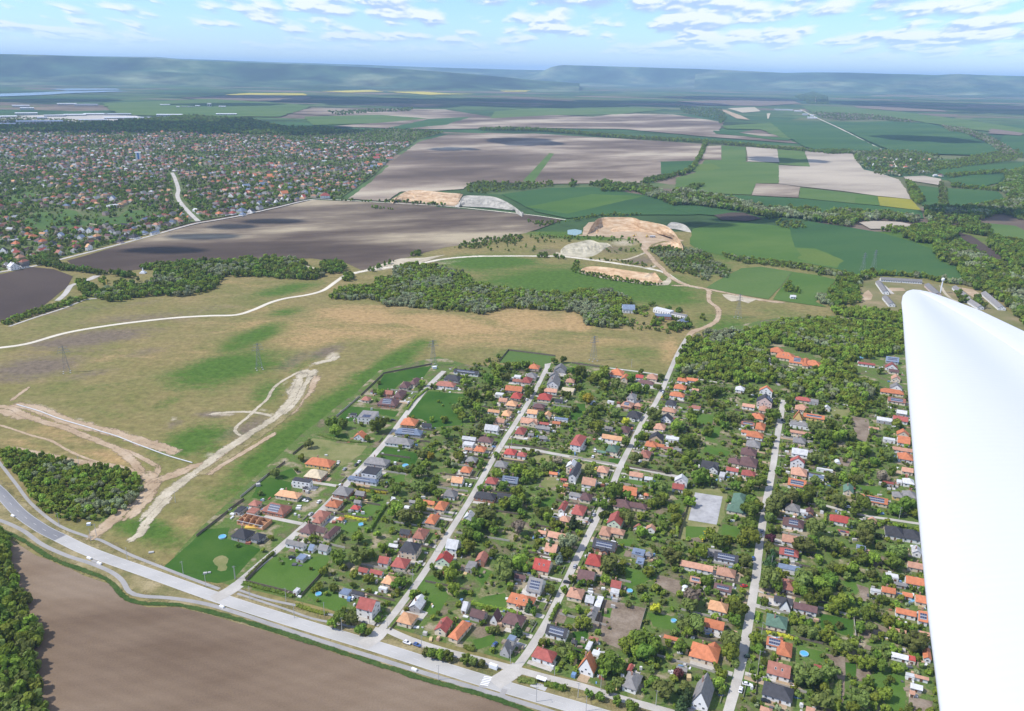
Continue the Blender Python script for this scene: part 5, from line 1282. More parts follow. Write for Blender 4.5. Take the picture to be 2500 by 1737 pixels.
TDATA = {'1': """1380,130,72,m 1480,172,92,o 1250,312,36,l 1112,335,52,m 960,482,72,d 1115,470,84,o 1215,455,46,d 862,572,44,m 935,702,45,d 1082,602,38,l 1195,635,46,m 830,690,38,y 790,715,26,y 985,925,72,d 1060,930,62,o 1130,990,56,d 1190,1010,42,d 930,960,48,m 1425,660,50,d 1375,690,38,d 1250,930,32,d 1785,610,62,m 1690,600,40,d 1812,720,60,m 1590,790,34,d 1510,745,36,m 1650,1180,50,d 1710,1185,52,m 1765,1195,50,d 1605,1165,36,o 480,335,26,y 235,390,20,d 755,215,26,d 1180,275,26,m 1360,285,30,l 1290,405,40,m 1330,450,30,d 420,425,22,y 1190,720,26,l 880,740,22,y 820,790,18,m 1380,620,30,d 1780,1030,22,d 540,495,16,d 560,520,14,d 770,560,16,d 490,455,20,d 1060,870,24,d 1820,540,50,d 1840,440,40,m 1700,690,36,l 1010,850,24,m 1340,560,24,m 1650,545,30,d 1560,240,24,d 1720,290,28,d 1690,330,22,m""",
 '2': """170,160,80,o 100,245,74,d 210,250,56,d 240,275,46,d 330,85,60,m 400,90,66,d 440,160,40,d 560,150,44,o 610,160,56,d 640,190,50,m 685,235,52,m 820,240,48,c 770,360,76,w 660,400,52,c 715,490,42,b 760,450,54,d 560,80,36,o 300,550,86,o 440,530,80,m 330,610,70,o 420,270,64,g 520,230,34,o 240,450,50,d 60,400,60,m 40,310,64,d 130,320,56,d 100,590,40,d 360,680,30,y 650,710,48,d 500,835,48,c 540,870,40,d 410,1010,52,c 250,1010,44,o 160,950,30,d 95,1230,46,o 30,1215,48,d 150,1240,40,o 760,1150,78,o 800,1200,60,m 640,1095,30,d 700,1290,24,y 1060,1240,90,d 1130,1290,60,d 1040,1310,50,m 1200,1120,76,m 1300,1080,84,d 1340,1180,86,d 1400,1120,74,d 1280,1170,60,m 1250,1060,50,l 1415,855,46,y 1080,540,92,o 1150,570,50,d 1050,640,48,m 810,630,36,d 880,660,36,c 940,670,36,d 750,710,34,m 1360,580,52,m 1210,200,72,o 1180,160,50,d 1030,165,36,d 1110,85,38,d 1310,180,40,l 1380,90,44,m 1450,60,52,d 1550,130,60,m 1570,200,56,m 1480,240,50,d 1320,290,56,m 1550,420,60,d 1530,470,80,o 1740,430,66,m 1200,30,50,d 1680,770,76,g 1590,910,30,b 1690,960,90,o 1640,1020,50,m 1580,1120,40,l 1170,1240,36,y 1380,1230,40,l 1420,1270,30,m 1510,1210,36,m 1470,1430,96,o 1400,1380,60,d 1600,1450,40,o 1640,1510,64,c 1580,1330,30,r 1300,700,40,o 880,950,64,l 930,980,40,o 920,880,34,y 760,880,28,y 850,850,40,m 1080,1440,46,d 1010,1490,44,d 930,1470,38,d 1130,1520,44,d 1240,1560,62,d 1170,1390,40,d 560,620,26,o 460,1060,20,d 840,1290,30,m 1130,1390,50,o 690,1405,32,d 745,1425,30,d 1410,700,36,l 1470,740,30,m 1240,760,30,o 1340,770,34,m 1030,90,50,d 960,1090,30,m""",
 '3': """540,140,82,d 560,60,60,d 600,100,50,m 530,250,76,d 540,330,96,m 480,360,50,m 310,360,72,d 380,340,40,m 700,130,80,o 740,60,76,o 690,190,52,o 820,40,62,o 960,50,66,d 900,20,50,m 690,340,46,r 680,270,40,c 680,420,50,o 690,500,56,c 520,510,56,o 670,640,110,o 720,690,60,d 1010,270,82,o 930,380,92,o 990,360,50,d 1095,380,76,o 1040,485,38,l 1170,400,50,m 1230,440,44,d 1340,90,86,d 1300,140,50,d 1190,70,68,o 1380,260,86,o 1370,340,70,o 1430,490,60,m 1360,490,56,d 1590,130,60,d 1680,110,90,d 1720,150,50,m 1620,420,84,o 1560,450,50,m 1040,90,56,o 920,650,86,o 990,600,70,o 940,740,60,d 880,700,60,m 1040,680,80,m 1120,650,72,d 1000,780,76,d 1090,740,60,d 1180,800,80,m 1240,790,60,l 1150,860,50,m 1290,880,46,m 420,790,48,l 450,850,76,d 430,930,56,d 410,1080,96,o 400,1180,80,m 430,1250,44,o 320,1400,62,l 330,1330,50,m 150,990,50,g 40,1130,60,d 60,960,70,o 100,830,70,o 230,640,60,d 240,720,40,d 60,660,34,d 170,430,66,d 580,1080,60,m 590,1140,56,d 860,930,40,l 920,920,30,l 880,1075,26,y 930,1010,60,o 1000,1040,60,o 1080,1060,50,m 1170,1110,60,l 1230,1130,60,o 1290,1100,40,y 950,1320,118,o 1050,1370,60,d 1130,1300,80,o 1080,1430,44,l 1060,1520,90,o 1150,1560,60,m 980,1480,40,d 1380,1240,70,m 1310,1220,40,l 1480,1260,60,d 1600,1280,50,l 1510,1460,70,m 1450,1500,50,l 1340,1500,80,o 1280,1560,50,m 1400,1390,44,d 1740,1080,100,o 1650,1060,60,o 1580,1050,56,m 1720,990,36,d 1500,780,46,d 1390,890,66,d 1340,1000,44,d 1420,990,56,o 1540,940,60,m 1620,960,44,m 1440,1060,40,o 1340,620,36,d 1420,600,44,o 1530,640,44,d 1630,620,26,d 1480,400,40,o 1720,700,30,d 1270,230,40,o 720,1190,30,l 650,1240,36,d 570,1350,28,d 600,1350,24,m 520,590,40,g 620,790,14,d 40,1560,60,c 70,1420,60,o 20,1330,46,r 550,1270,22,r 1560,1370,36,d 1700,1560,30,o 480,580,30,o 250,310,60,m 1100,960,40,d 1180,970,36,o 1070,590,60,d 1130,540,50,o 1200,560,60,m 1280,560,50,m 1250,620,40,o 1180,690,36,g 160,700,30,d 1350,420,30,d 1590,530,70,d""",
 '5': """1140,660,72,d 1240,680,56,d 1180,740,70,m 1550,690,92,d 1460,810,40,d 1400,680,30,m 930,860,52,o 860,985,46,m 2170,760,66,d 1990,1040,50,l 1960,950,66,o 2020,970,50,y 1920,1110,72,d 2180,1030,46,d 2230,1050,40,w 2070,1190,40,r 1700,1260,70,d 1680,1200,40,d 1920,1240,82,o 2020,1260,60,d 2090,1310,50,d 1940,1420,80,m 1700,1400,50,o 1560,1350,24,l 500,1300,30,o 770,1390,16,y 1330,1225,30,y 1190,1245,16,y 1580,400,44,m 1560,310,24,o 1530,390,30,d 2280,560,60,m 2150,640,40,m 640,1120,56,o 820,1090,30,d 1640,640,30,d 2040,640,30,m 1960,310,40,m 1930,350,30,d 1540,470,20,d 2190,1310,30,d 1850,860,20,m 2140,930,36,y""",
 '6': """700,145,44,d 610,160,52,m 540,170,46,d 460,190,56,m 420,160,40,m 520,260,56,o 420,250,56,m 350,290,60,d 440,310,50,m 210,420,84,d 130,320,46,l 120,500,66,d 60,560,60,o 110,640,56,m 200,660,40,m 250,560,54,m 240,620,40,d 360,650,66,o 330,370,50,o 360,440,50,m 740,390,52,d 730,430,46,d 850,380,44,y 970,120,44,d 1060,110,40,d 1220,220,82,d 1140,210,50,d 1380,250,86,l 1440,220,60,m 1320,290,60,m 1420,350,50,l 1540,340,60,o 1690,280,48,c 1730,370,64,m 1600,440,70,o 1970,265,44,c 1660,390,44,m 1290,470,66,y 1240,450,50,m 1060,420,36,c 1100,440,46,d 1160,560,46,o 850,630,46,o 1000,580,52,m 1080,600,50,d 1290,580,50,o 1360,620,50,d 1390,560,50,d 1550,610,66,o 1640,690,52,y 1370,740,84,m 1290,690,60,o 1570,780,40,d 1640,880,54,d 1450,910,30,d 1900,620,84,o 1870,720,48,o 1760,830,50,d 1830,820,40,m 2110,730,70,l 2240,670,70,m 1740,1030,72,o 1810,1080,50,o 1640,1120,42,m 1530,1350,96,d 1590,1310,50,d 1470,1370,50,m 1690,1410,44,m 1290,1150,66,o 900,1110,60,o 1000,1040,60,g 870,1150,36,o 620,1140,66,m 730,1180,78,m 700,1240,50,d 760,1060,44,d 430,1170,70,m 520,1150,36,d 500,1290,66,d 620,1330,70,m 660,1410,60,m 570,1440,60,o 500,1440,50,o 300,1060,40,d 260,1110,44,r 80,1010,66,m 20,1090,30,w 430,1010,44,d 200,780,40,o 250,800,40,d 280,740,40,o 2230,840,50,d 2240,1020,82,d 2160,1180,40,o 1980,1310,66,o 1900,1280,52,d 1990,1400,60,m 1890,1450,44,m 2050,1490,40,m 2210,1360,60,m 2240,1440,60,m 1820,730,36,l 1180,370,36,d 1440,330,40,l 1180,290,40,d 1060,1330,40,m 1150,1310,44,d 280,1310,40,d 350,1310,36,m 800,1420,66,o 850,1380,50,o 300,1500,70,o 1780,220,36,d 1680,340,30,o 1840,380,50,d 1950,370,44,d 2280,430,40,d 2050,590,16,d 960,380,22,o 1060,720,36,l 1120,720,30,m 2110,1100,50,g 2020,1130,50,g 1430,990,20,d 760,960,16,m""",
 '7': """690,590,62,d 330,580,80,d 420,590,50,d 900,800,84,d 880,870,50,m 1060,680,56,d 1030,740,50,m 1220,780,40,o 1350,760,50,o 1580,850,42,m 1350,660,50,o 1030,980,44,c 1060,940,30,d 1210,1010,48,r 1300,920,100,o 1380,1010,86,d 1480,1010,76,m 1440,900,60,d 1300,1210,82,o 1500,930,50,d 1550,1000,60,m 1390,1080,60,d 1730,1120,80,m 1640,1000,60,o 1450,1140,50,m 1660,1180,50,o 1760,1260,50,m 1850,1240,60,d 1970,1180,70,o 1930,1160,50,m 1840,970,44,c 1960,980,40,d 2050,890,56,l 1880,1060,40,d 2050,950,30,d 1930,1380,72,g 2010,1330,50,d 1300,1420,60,o 1430,1390,66,o 1560,1390,50,m 1240,1520,80,d 1180,1560,60,d 1050,1560,100,o 950,1330,50,d 940,1470,30,m 240,1390,110,d 780,1440,76,d 700,1460,60,m 560,1470,60,d 820,1400,50,m 640,1520,56,d 110,1230,70,m 90,1050,70,d 180,1040,60,o 300,960,60,d 340,700,52,m 300,650,50,d 430,740,40,m 520,830,52,o 560,850,40,o 420,830,60,d 380,870,44,m 450,900,50,d 130,790,50,d 700,840,36,d 900,1030,40,m 880,1090,36,d 990,1100,40,y 730,1000,30,d 1900,790,40,d 1700,780,50,m 1660,720,60,m 1870,700,40,d 1240,1090,26,l 1700,1400,60,o 1660,1340,50,m 1480,1290,50,o 1140,1400,20,d 1130,880,20,d 40,900,70,o 60,460,50,m 160,660,40,m 1900,400,40,d 1650,400,40,d 1530,380,50,o 1290,370,30,c 990,410,34,r 910,320,44,d 930,380,40,d"""}
def ppm(p):  # photograph pixels per metre at p
    return FOC/((Vector(p)-CAMP).dot(FW))
cand = []
for rg, s in TDATA.items():
    for t in s.split():
        x, y, r, k = t.split(','); u, v = pix(rg, float(x), float(y)); g0 = gp(u, v, 3.0); rm = float(r)/REG[rg][2]/ppm(g0)
        rm = min(max(rm*.92, 1.0), 7.0); p = gp(u, v, rm*.95); p.z = 0; cand.append((rm, p, k))
def in_house(x, y, pad):
    for fx, fy, L, W_, th in FOOT:
        dx, dy = x-fx, y-fy
        if abs(dx) > 22 or abs(dy) > 22: continue
        c, s = math.cos(th), math.sin(th)
        if abs(dx*c+dy*s) < L/2+pad and abs(-dx*s+dy*c) < W_/2+pad: return True
    return False
STP = np.array([(q.x, q.y) for P in SP.values() for q in catmull(P, 2.5)] + [(q.x, q.y) for s in ("868,1413 920,1436 1000,1462 1080,1482 1160,1503 1230,1522 1300,1539 1390,1567 1500,1598 1600,1630", MAIN, "1132,1003 1180,1007 1240,1018 1320,1033 1388,1046 1420,1050 1480,1062 1535,1073") for q in path_pts('F', s, 2.5)] + [(q.x, q.y) for q in path_pts('3', "930,75 1010,90 1090,105 1180,130 1290,160 1420,185 1560,205 1690,225 1800,240", 2.5)])
def near_street(x, y, d): return ((STP[:, 0]-x)**2+(STP[:, 1]-y)**2).min() < d*d
def inside(poly, x, y):
    c = False; n = len(poly); j = n-1
    for i in range(n):
        xi, yi = poly[i]; xj, yj = poly[j]
        if (yi > y) != (yj > y) and x < (xj-xi)*(y-yi)/(yj-yi)+xi: c = not c
        j = i
    return c
cand.sort(key=lambda c: -c[0]*ppm(c[1]))
NTREE = 300
for rm, p, k in cand[:NTREE]: add_tree(p, rm, k)
print('tree candidates', len(cand))
# ---- reference each tree by the house it stands nearest to
bykey = {}
def ref_of(p):
    h = min(HOUSES, key=lambda h: (h['c']-p).length_squared); return h['ref']
for t in TREES:
    t['ref'] = ref_of(t['p']); bykey.setdefault((t['k'], t['ref']), []).append(t)
for (k, ref), ts in bykey.items():
    ts.sort(key=lambda t: -t['r'])
    n = len(ts); lad = {1: [''], 2: ['larger ', 'smaller '], 3: ['largest ', 'middling ', 'smallest ']}.get(n)
    for i, t in enumerate(ts):
        if lad: lab = f"{lad[i]}{KIND[k]} by {ref}"
        else: lab = f"{ORD[i]}-largest {KIND[k]} by {ref}"
        tag(t['o'], lab, 'conifer' if k in 'cb' else 'tree', 'garden trees of the village')
# ---------------------------------------------------------------- masses of trees (instanced, one object per wood)
def proto_coll(nm, spec, nq, nl=8, q=(.13, .26)):
    c = bpy.data.collections.new(nm); i = 0
    for k, cnt in spec:
        for j in range(cnt):
            V, F = crown_geo(100+i*7+j, nl=nl, nq=nq, kind='cone' if k in 'cb' else 'round', q0=q[0], q1=q[1])
            V = [(x, y, z+.25) for x, y, z in V]; b = len(V); nF = len(F)
            for zz, rr in ((-.05, .07), (.6, .05)):
                for a in range(4): V.append((math.cos(a*1.571)*rr, math.sin(a*1.571)*rr, zz))
            F += [(b+a, b+(a+1) % 4, b+4+(a+1) % 4, b+4+a) for a in range(4)]
            me = raw_mesh('tree_mass', V, F, [LM[k], M['bark']], [0]*nF+[1]*4); o = bpy.data.objects.new(f'tree_mass_{i:02d}', me); c.objects.link(o); i += 1
    return c, i
PC = {'near': proto_coll('wood_near', [('m', 3), ('d', 3), ('l', 2), ('o', 2), ('w', 2)], 170), 'far': proto_coll('wood_far', [('m', 2), ('d', 2), ('l', 1), ('o', 2), ('w', 2), ('g', 1)], 60, 6, (.2, .38))}
KIDX = {'near': dict(m=(0, 1, 2), d=(3, 4, 5), l=(6, 7), o=(8, 9), w=(10, 11), g=(8,)), 'far': dict(m=(0, 1), d=(2, 3), l=(4,), o=(5, 6), w=(7, 8), g=(9,))}
def gn_group(coll):
    ng = bpy.data.node_groups.new('scatter_'+coll.name, 'GeometryNodeTree')
    ng.interface.new_socket('Geometry', in_out='INPUT', socket_type='NodeSocketGeometry'); ng.interface.new_socket('Geometry', in_out='OUTPUT', socket_type='NodeSocketGeometry')
    n = ng.nodes; l = ng.links; gi = n.new('NodeGroupInput'); go = n.new('NodeGroupOutput'); ci = n.new('GeometryNodeCollectionInfo'); ci.inputs[0].default_value = coll
    ci.inputs['Separate Children'].default_value = True; ci.inputs['Reset Children'].default_value = True
    io = n.new('GeometryNodeInstanceOnPoints'); io.inputs['Pick Instance'].default_value = True
    def at(nm, tp):
        a = n.new('GeometryNodeInputNamedAttribute'); a.data_type = tp; a.inputs[0].default_value = nm; return a.outputs[0]
    l.new(gi.outputs[0], io.inputs['Points']); l.new(ci.outputs[0], io.inputs['Instance']); l.new(at('idx', 'INT'), io.inputs['Instance Index'])
    l.new(at('rot', 'FLOAT_VECTOR'), io.inputs['Rotation']); l.new(at('scl', 'FLOAT_VECTOR'), io.inputs['Scale']); l.new(io.outputs[0], go.inputs[0]); return ng
NG = {k: gn_group(v[0]) for k, v in PC.items()}
def mass(name, P, S, I, which, label):
    n = len(P)
    if not n: return
    me = bpy.data.meshes.new(name); me.vertices.add(n); me.vertices.foreach_set('co', np.array(P, np.float32).ravel())
    a = me.attributes.new('idx', 'INT', 'POINT'); a.data.foreach_set('value', np.array(I, np.int32))
    R = np.zeros((n, 3), np.float32); R[:, 2] = np.random.RandomState(n).rand(n)*6.28; a = me.attributes.new('rot', 'FLOAT_VECTOR', 'POINT'); a.data.foreach_set('vector', R.ravel())
    a = me.attributes.new('scl', 'FLOAT_VECTOR', 'POINT'); a.data.foreach_set('vector', np.array(S, np.float32).ravel())
    o = bpy.data.objects.new(name, me); link(o); md = o.modifiers.new('scatter', 'NODES'); md.node_group = NG[which]; tag(o, label, kind='stuff'); return o
ALLT = {}
def wood(name, label, areas, which='near', seed=0):
    """areas: (region, polygon, spacing m, r0, r1, mix string, keep probability)"""
    r = random.Random(seed+5); P = []; S = []; I = []
    for rg, s, sp, a, b_, mix, keep in areas:
        pg = [G(rg, x, y) for x, y in pts(s)]; poly = [(q.x, q.y) for q in pg]
        x0, x1 = min(q[0] for q in poly), max(q[0] for q in poly); y0, y1 = min(q[1] for q in poly), max(q[1] for q in poly)
        y = y0
        while y < y1:
            x = x0
            while x < x1:
                px_, py_ = x+r.uniform(-.5, .5)*sp, y+r.uniform(-.5, .5)*sp; x += sp
                if r.random() > keep or not inside(poly, px_, py_): continue
                if any(inside(e, px_, py_) for e in EXCL): continue
                if in_house(px_, py_, 1.0): continue
                rr = r.uniform(a, b_)*(1 if r.random() > .15 else .65)
                nz = mnoise.noise(Vector((px_*.018, py_*.018, seed)))
                m = [c for c in mix]; k = r.choice(m)
                if 'w' in m: k = 'w' if nz+r.uniform(-.3, .3) > (.10 if m.count('w') > 1 else .30) else r.choice([c for c in m if c != 'w'] or ['w'])
                P.append((px_, py_, -.05)); S.append((rr, rr, rr*r.uniform(.95, 1.35))); I.append(r.choice(KIDX[which][k]))
            y += sp
    mass(name, P, S, I, which, label); print(name, len(P))
EXCL = []
def ex(rg, s): EXCL.append([(q.x, q.y) for q in (G(rg, x, y) for x, y in pts(s))])
ex('7', "850,150 1010,165 1100,210 1350,275 1370,370 1290,390 1230,450 1150,430 1050,400 940,370 880,270")
ex('7', "900,480 870,360 860,290 890,290 910,400 940,520"); ex('12', "840,1035 920,1050 1020,1035 1030,985 985,985 1010,1050 920,1085 830,1065")
ex('12', "1960,935 2110,965 2100,985 1940,950")
wood('forest', 'dense dark woodland along the left end of the ploughed field', [('F', "-160,1190 0,1195 20,1225 22,1265 45,1300 58,1340 72,1390 88,1430 96,1480 102,1540 108,1640 -220,1640 -240,1250", 4.6, 2.8, 4.6, 'ddmmog', 1)], seed=1)
wood('thicket', 'three-cornered green thicket between the sandy tracks and the curving main road', [('8', "-40,960 90,965 300,1010 600,1075 900,1120 1100,1140 1230,1180 1318,1225 1340,1330 1310,1410 1235,1465 1130,1540 950,1600 720,1635 500,1590 370,1510 260,1350 130,1180 20,1060", 3.5, 1.7, 3.0, 'mmmldw', 1)], seed=2)
wood('woodland', 'long belt of pale blossoming woodland across the meadow below the quarry', [('13', "0,1165 60,1112 150,1092 300,1085 330,1042 420,1032 440,962 560,942 700,947 800,972 930,1012 950,1060 1080,1092 1250,1112 1400,1132 1600,1132 1700,1112 1850,1112 1970,1160 2020,1200 1950,1235 1930,1290 1990,1330 1900,1360 1700,1340 1690,1285 1640,1258 1500,1247 1300,1232 1180,1227 1100,1252 1030,1270 900,1250 700,1240 500,1217 380,1215 330,1190 270,1165 150,1175", 5.0, 2.5, 3.9, 'mmolww', 1), ('17', "130,1400 100,1330 300,1240 480,1340 420,1400 500,1450 300,1450 200,1430", 5, 2.4, 3.6, 'omdw', 1), ('17', "480,1350 640,1330 780,1400 1000,1450 1180,1500 1100,1530 900,1500 700,1490 520,1430", 6, 1.6, 2.6, 'olw', .8)], seed=3)
wood('forest', 'green forest behind the long orange-roofed home at the upper edge of the village', [('7', "0,345 60,215 100,125 200,95 330,65 500,55 700,35 900,18 1100,12 1300,-10 1600,-20 1900,-20 2100,0 2115,262 2050,250 1935,255 1850,300 1690,290 1640,330 1640,480 1760,520 1880,560 1780,680 1740,790 1640,800 1620,712 1400,675 1250,650 1110,620 1060,585 980,535 930,520 900,560 840,528 760,530 640,515 560,535 450,505 380,495 200,470 120,445 20,440 0,400", 5.2, 2.8, 4.4, 'mmmdlw', 1), ('14', "1030,1240 1100,1227 1300,1245 1490,1262 1490,1325 1300,1308 1130,1288 1040,1268", 5, 2.5, 4, 'mml', 1), ('14', "560,1360 700,1315 900,1303 1180,1313 1300,1365 1000,1400 700,1400", 5, 2.6, 4, 'mmlo', 1)], seed=4)
wood('park_trees', 'dark park woodland on the ridge between the ploughed fields and the white gravel road', [('12', "630,1160 700,1110 790,1080 860,1040 1000,1045 1040,985 900,962 980,950 1100,935 1300,925 1500,930 1600,905 1700,920 1800,898 1950,908 2020,940 2000,970 2150,1010 2090,1038 1850,1033 1700,1022 1500,1020 1450,1050 1430,1090 1330,1130 1200,1155 1080,1140 950,1150 800,1180 700,1188", 6, 3.0, 4.8, 'ddmmow', 1), ('12', "240,880 330,870 380,915 430,950 500,965 640,990 740,1002 860,1000 920,1015 830,1035 750,1012 620,1005 480,982 380,975 260,945", 6, 3, 5, 'dddo', .95), ('12', "500,1060 560,1050 620,1090 690,1130 640,1160 560,1150 510,1110", 6, 3, 4.5, 'dm', 1), ('12', "650,1050 780,1030 830,1060 800,1100 700,1110", 9, 2, 3.5, 'dml', .6), ('12', "0,1330 200,1250 400,1190 530,1150 570,1170 400,1225 250,1268 50,1338", 4, 1.8, 2.8, 'mmlo', 1), ('12', "2110,945 2180,918 2270,940 2290,978 2230,998 2130,998", 6, 3.5, 5, 'ddm', 1), ('13', "90,1042 110,1005 160,1002 185,1030 140,1055", 5, 2.5, 4, 'dm', 1), ('13', "335,1052 360,1022 392,1040 370,1056", 5, 2.5, 3.5, 'd', 1)], seed=5)
wood('grove', 'olive grove of small trees beside the fork of the quarry road', [('17', "890,545 960,512 1100,503 1250,535 1400,532 1530,562 1620,612 1650,680 1760,722 1850,790 1858,850 1760,875 1660,810 1590,900 1500,888 1400,838 1300,815 1180,798 1120,755 1030,655 960,600", 5.4, 2.0, 3.2, 'oodmww', .95), ('17', "640,1290 730,1200 830,1220 900,1250 900,1330 800,1330 690,1320", 6, 1.8, 3, 'ol', .7), ('17', "920,1360 1000,1340 1080,1400 1050,1440 940,1440", 5, 2.2, 3.4, 'dm', 1), ('17', "1130,1400 1180,1330 1230,1370 1380,1390 1420,1450 1300,1500 1220,1510 1120,1480", 5, 2.4, 3.8, 'dd', .8), ('17', "900,1200 930,1180 955,1200 930,1220", 4, 2, 3, 'd', 1), ('17', "1090,1230 1140,1220 1140,1250 1100,1255", 4, 2, 3, 'd', 1), ('17', "1215,1270 1250,1220 1275,1270 1240,1300", 4, 2, 3.4, 'd', 1), ('17', "1490,1360 1520,1320 1550,1370", 4, 2, 3, 'm', 1), ('17', "770,1220 880,1210 880,1260 780,1260", 5, 1.8, 2.6, 'ol', .9)], seed=6)
wood('scrub', 'scattered scrub on the banks round the sand quarry', [('13', "820,825 1000,772 1180,752 1250,742 1300,760 1250,800 1100,795 1000,832 860,832", 7, 1.8, 3.4, 'dmo', .85), ('13', "1300,735 1600,750 2000,762 2070,800 2070,830 1950,790 1700,770 1520,800 1420,812 1350,770", 9, 1.6, 2.8, 'dmol', .7), ('13', "1020,800 1400,800 1400,850 1080,860", 16, 1.5, 2.5, 'mo', .6), ('13', "1300,650 1560,660 1700,640 1760,625 2040,615 2080,605 1900,600 1740,610 1590,650 1400,690", 7, 1.8, 2.8, 'dmo', .8), ('13', "1380,870 1440,870 1450,895 1390,895", 6, 2.4, 3.5, 'd', 1), ('13', "1490,880 1560,885 1570,905 1500,900", 6, 2, 3, 'd', 1), ('13', "1600,980 1640,905 1660,920 1650,980 1900,1020 2230,1075 2100,1075 1850,1040 1650,1000", 4.5, 1.5, 2.4, 'dm', .9), ('13', "1700,900 1900,920 2050,950 2150,960 2100,935 1900,905", 6, 1.4, 2.2, 'om', .7), ('13', "540,870 600,855 620,880 560,885", 6, 2.5, 4, 'd', .9), ('13', "230,985 330,945 480,905 430,930 300,985", 6, 2, 3.2, 'd', .8), ('13', "0,515 140,510 220,520 430,520 520,525 820,545 780,553 500,535 200,522", 9, 2.2, 3.8, 'dm', .8), ('13', "270,555 340,560 450,570 440,577 300,568", 8, 2, 3, 'dm', 1), ('13', "1800,870 2050,850 2080,830 1950,830 1850,840", 8, 1.5, 2.5, 'om', .6)], which='near', seed=7)
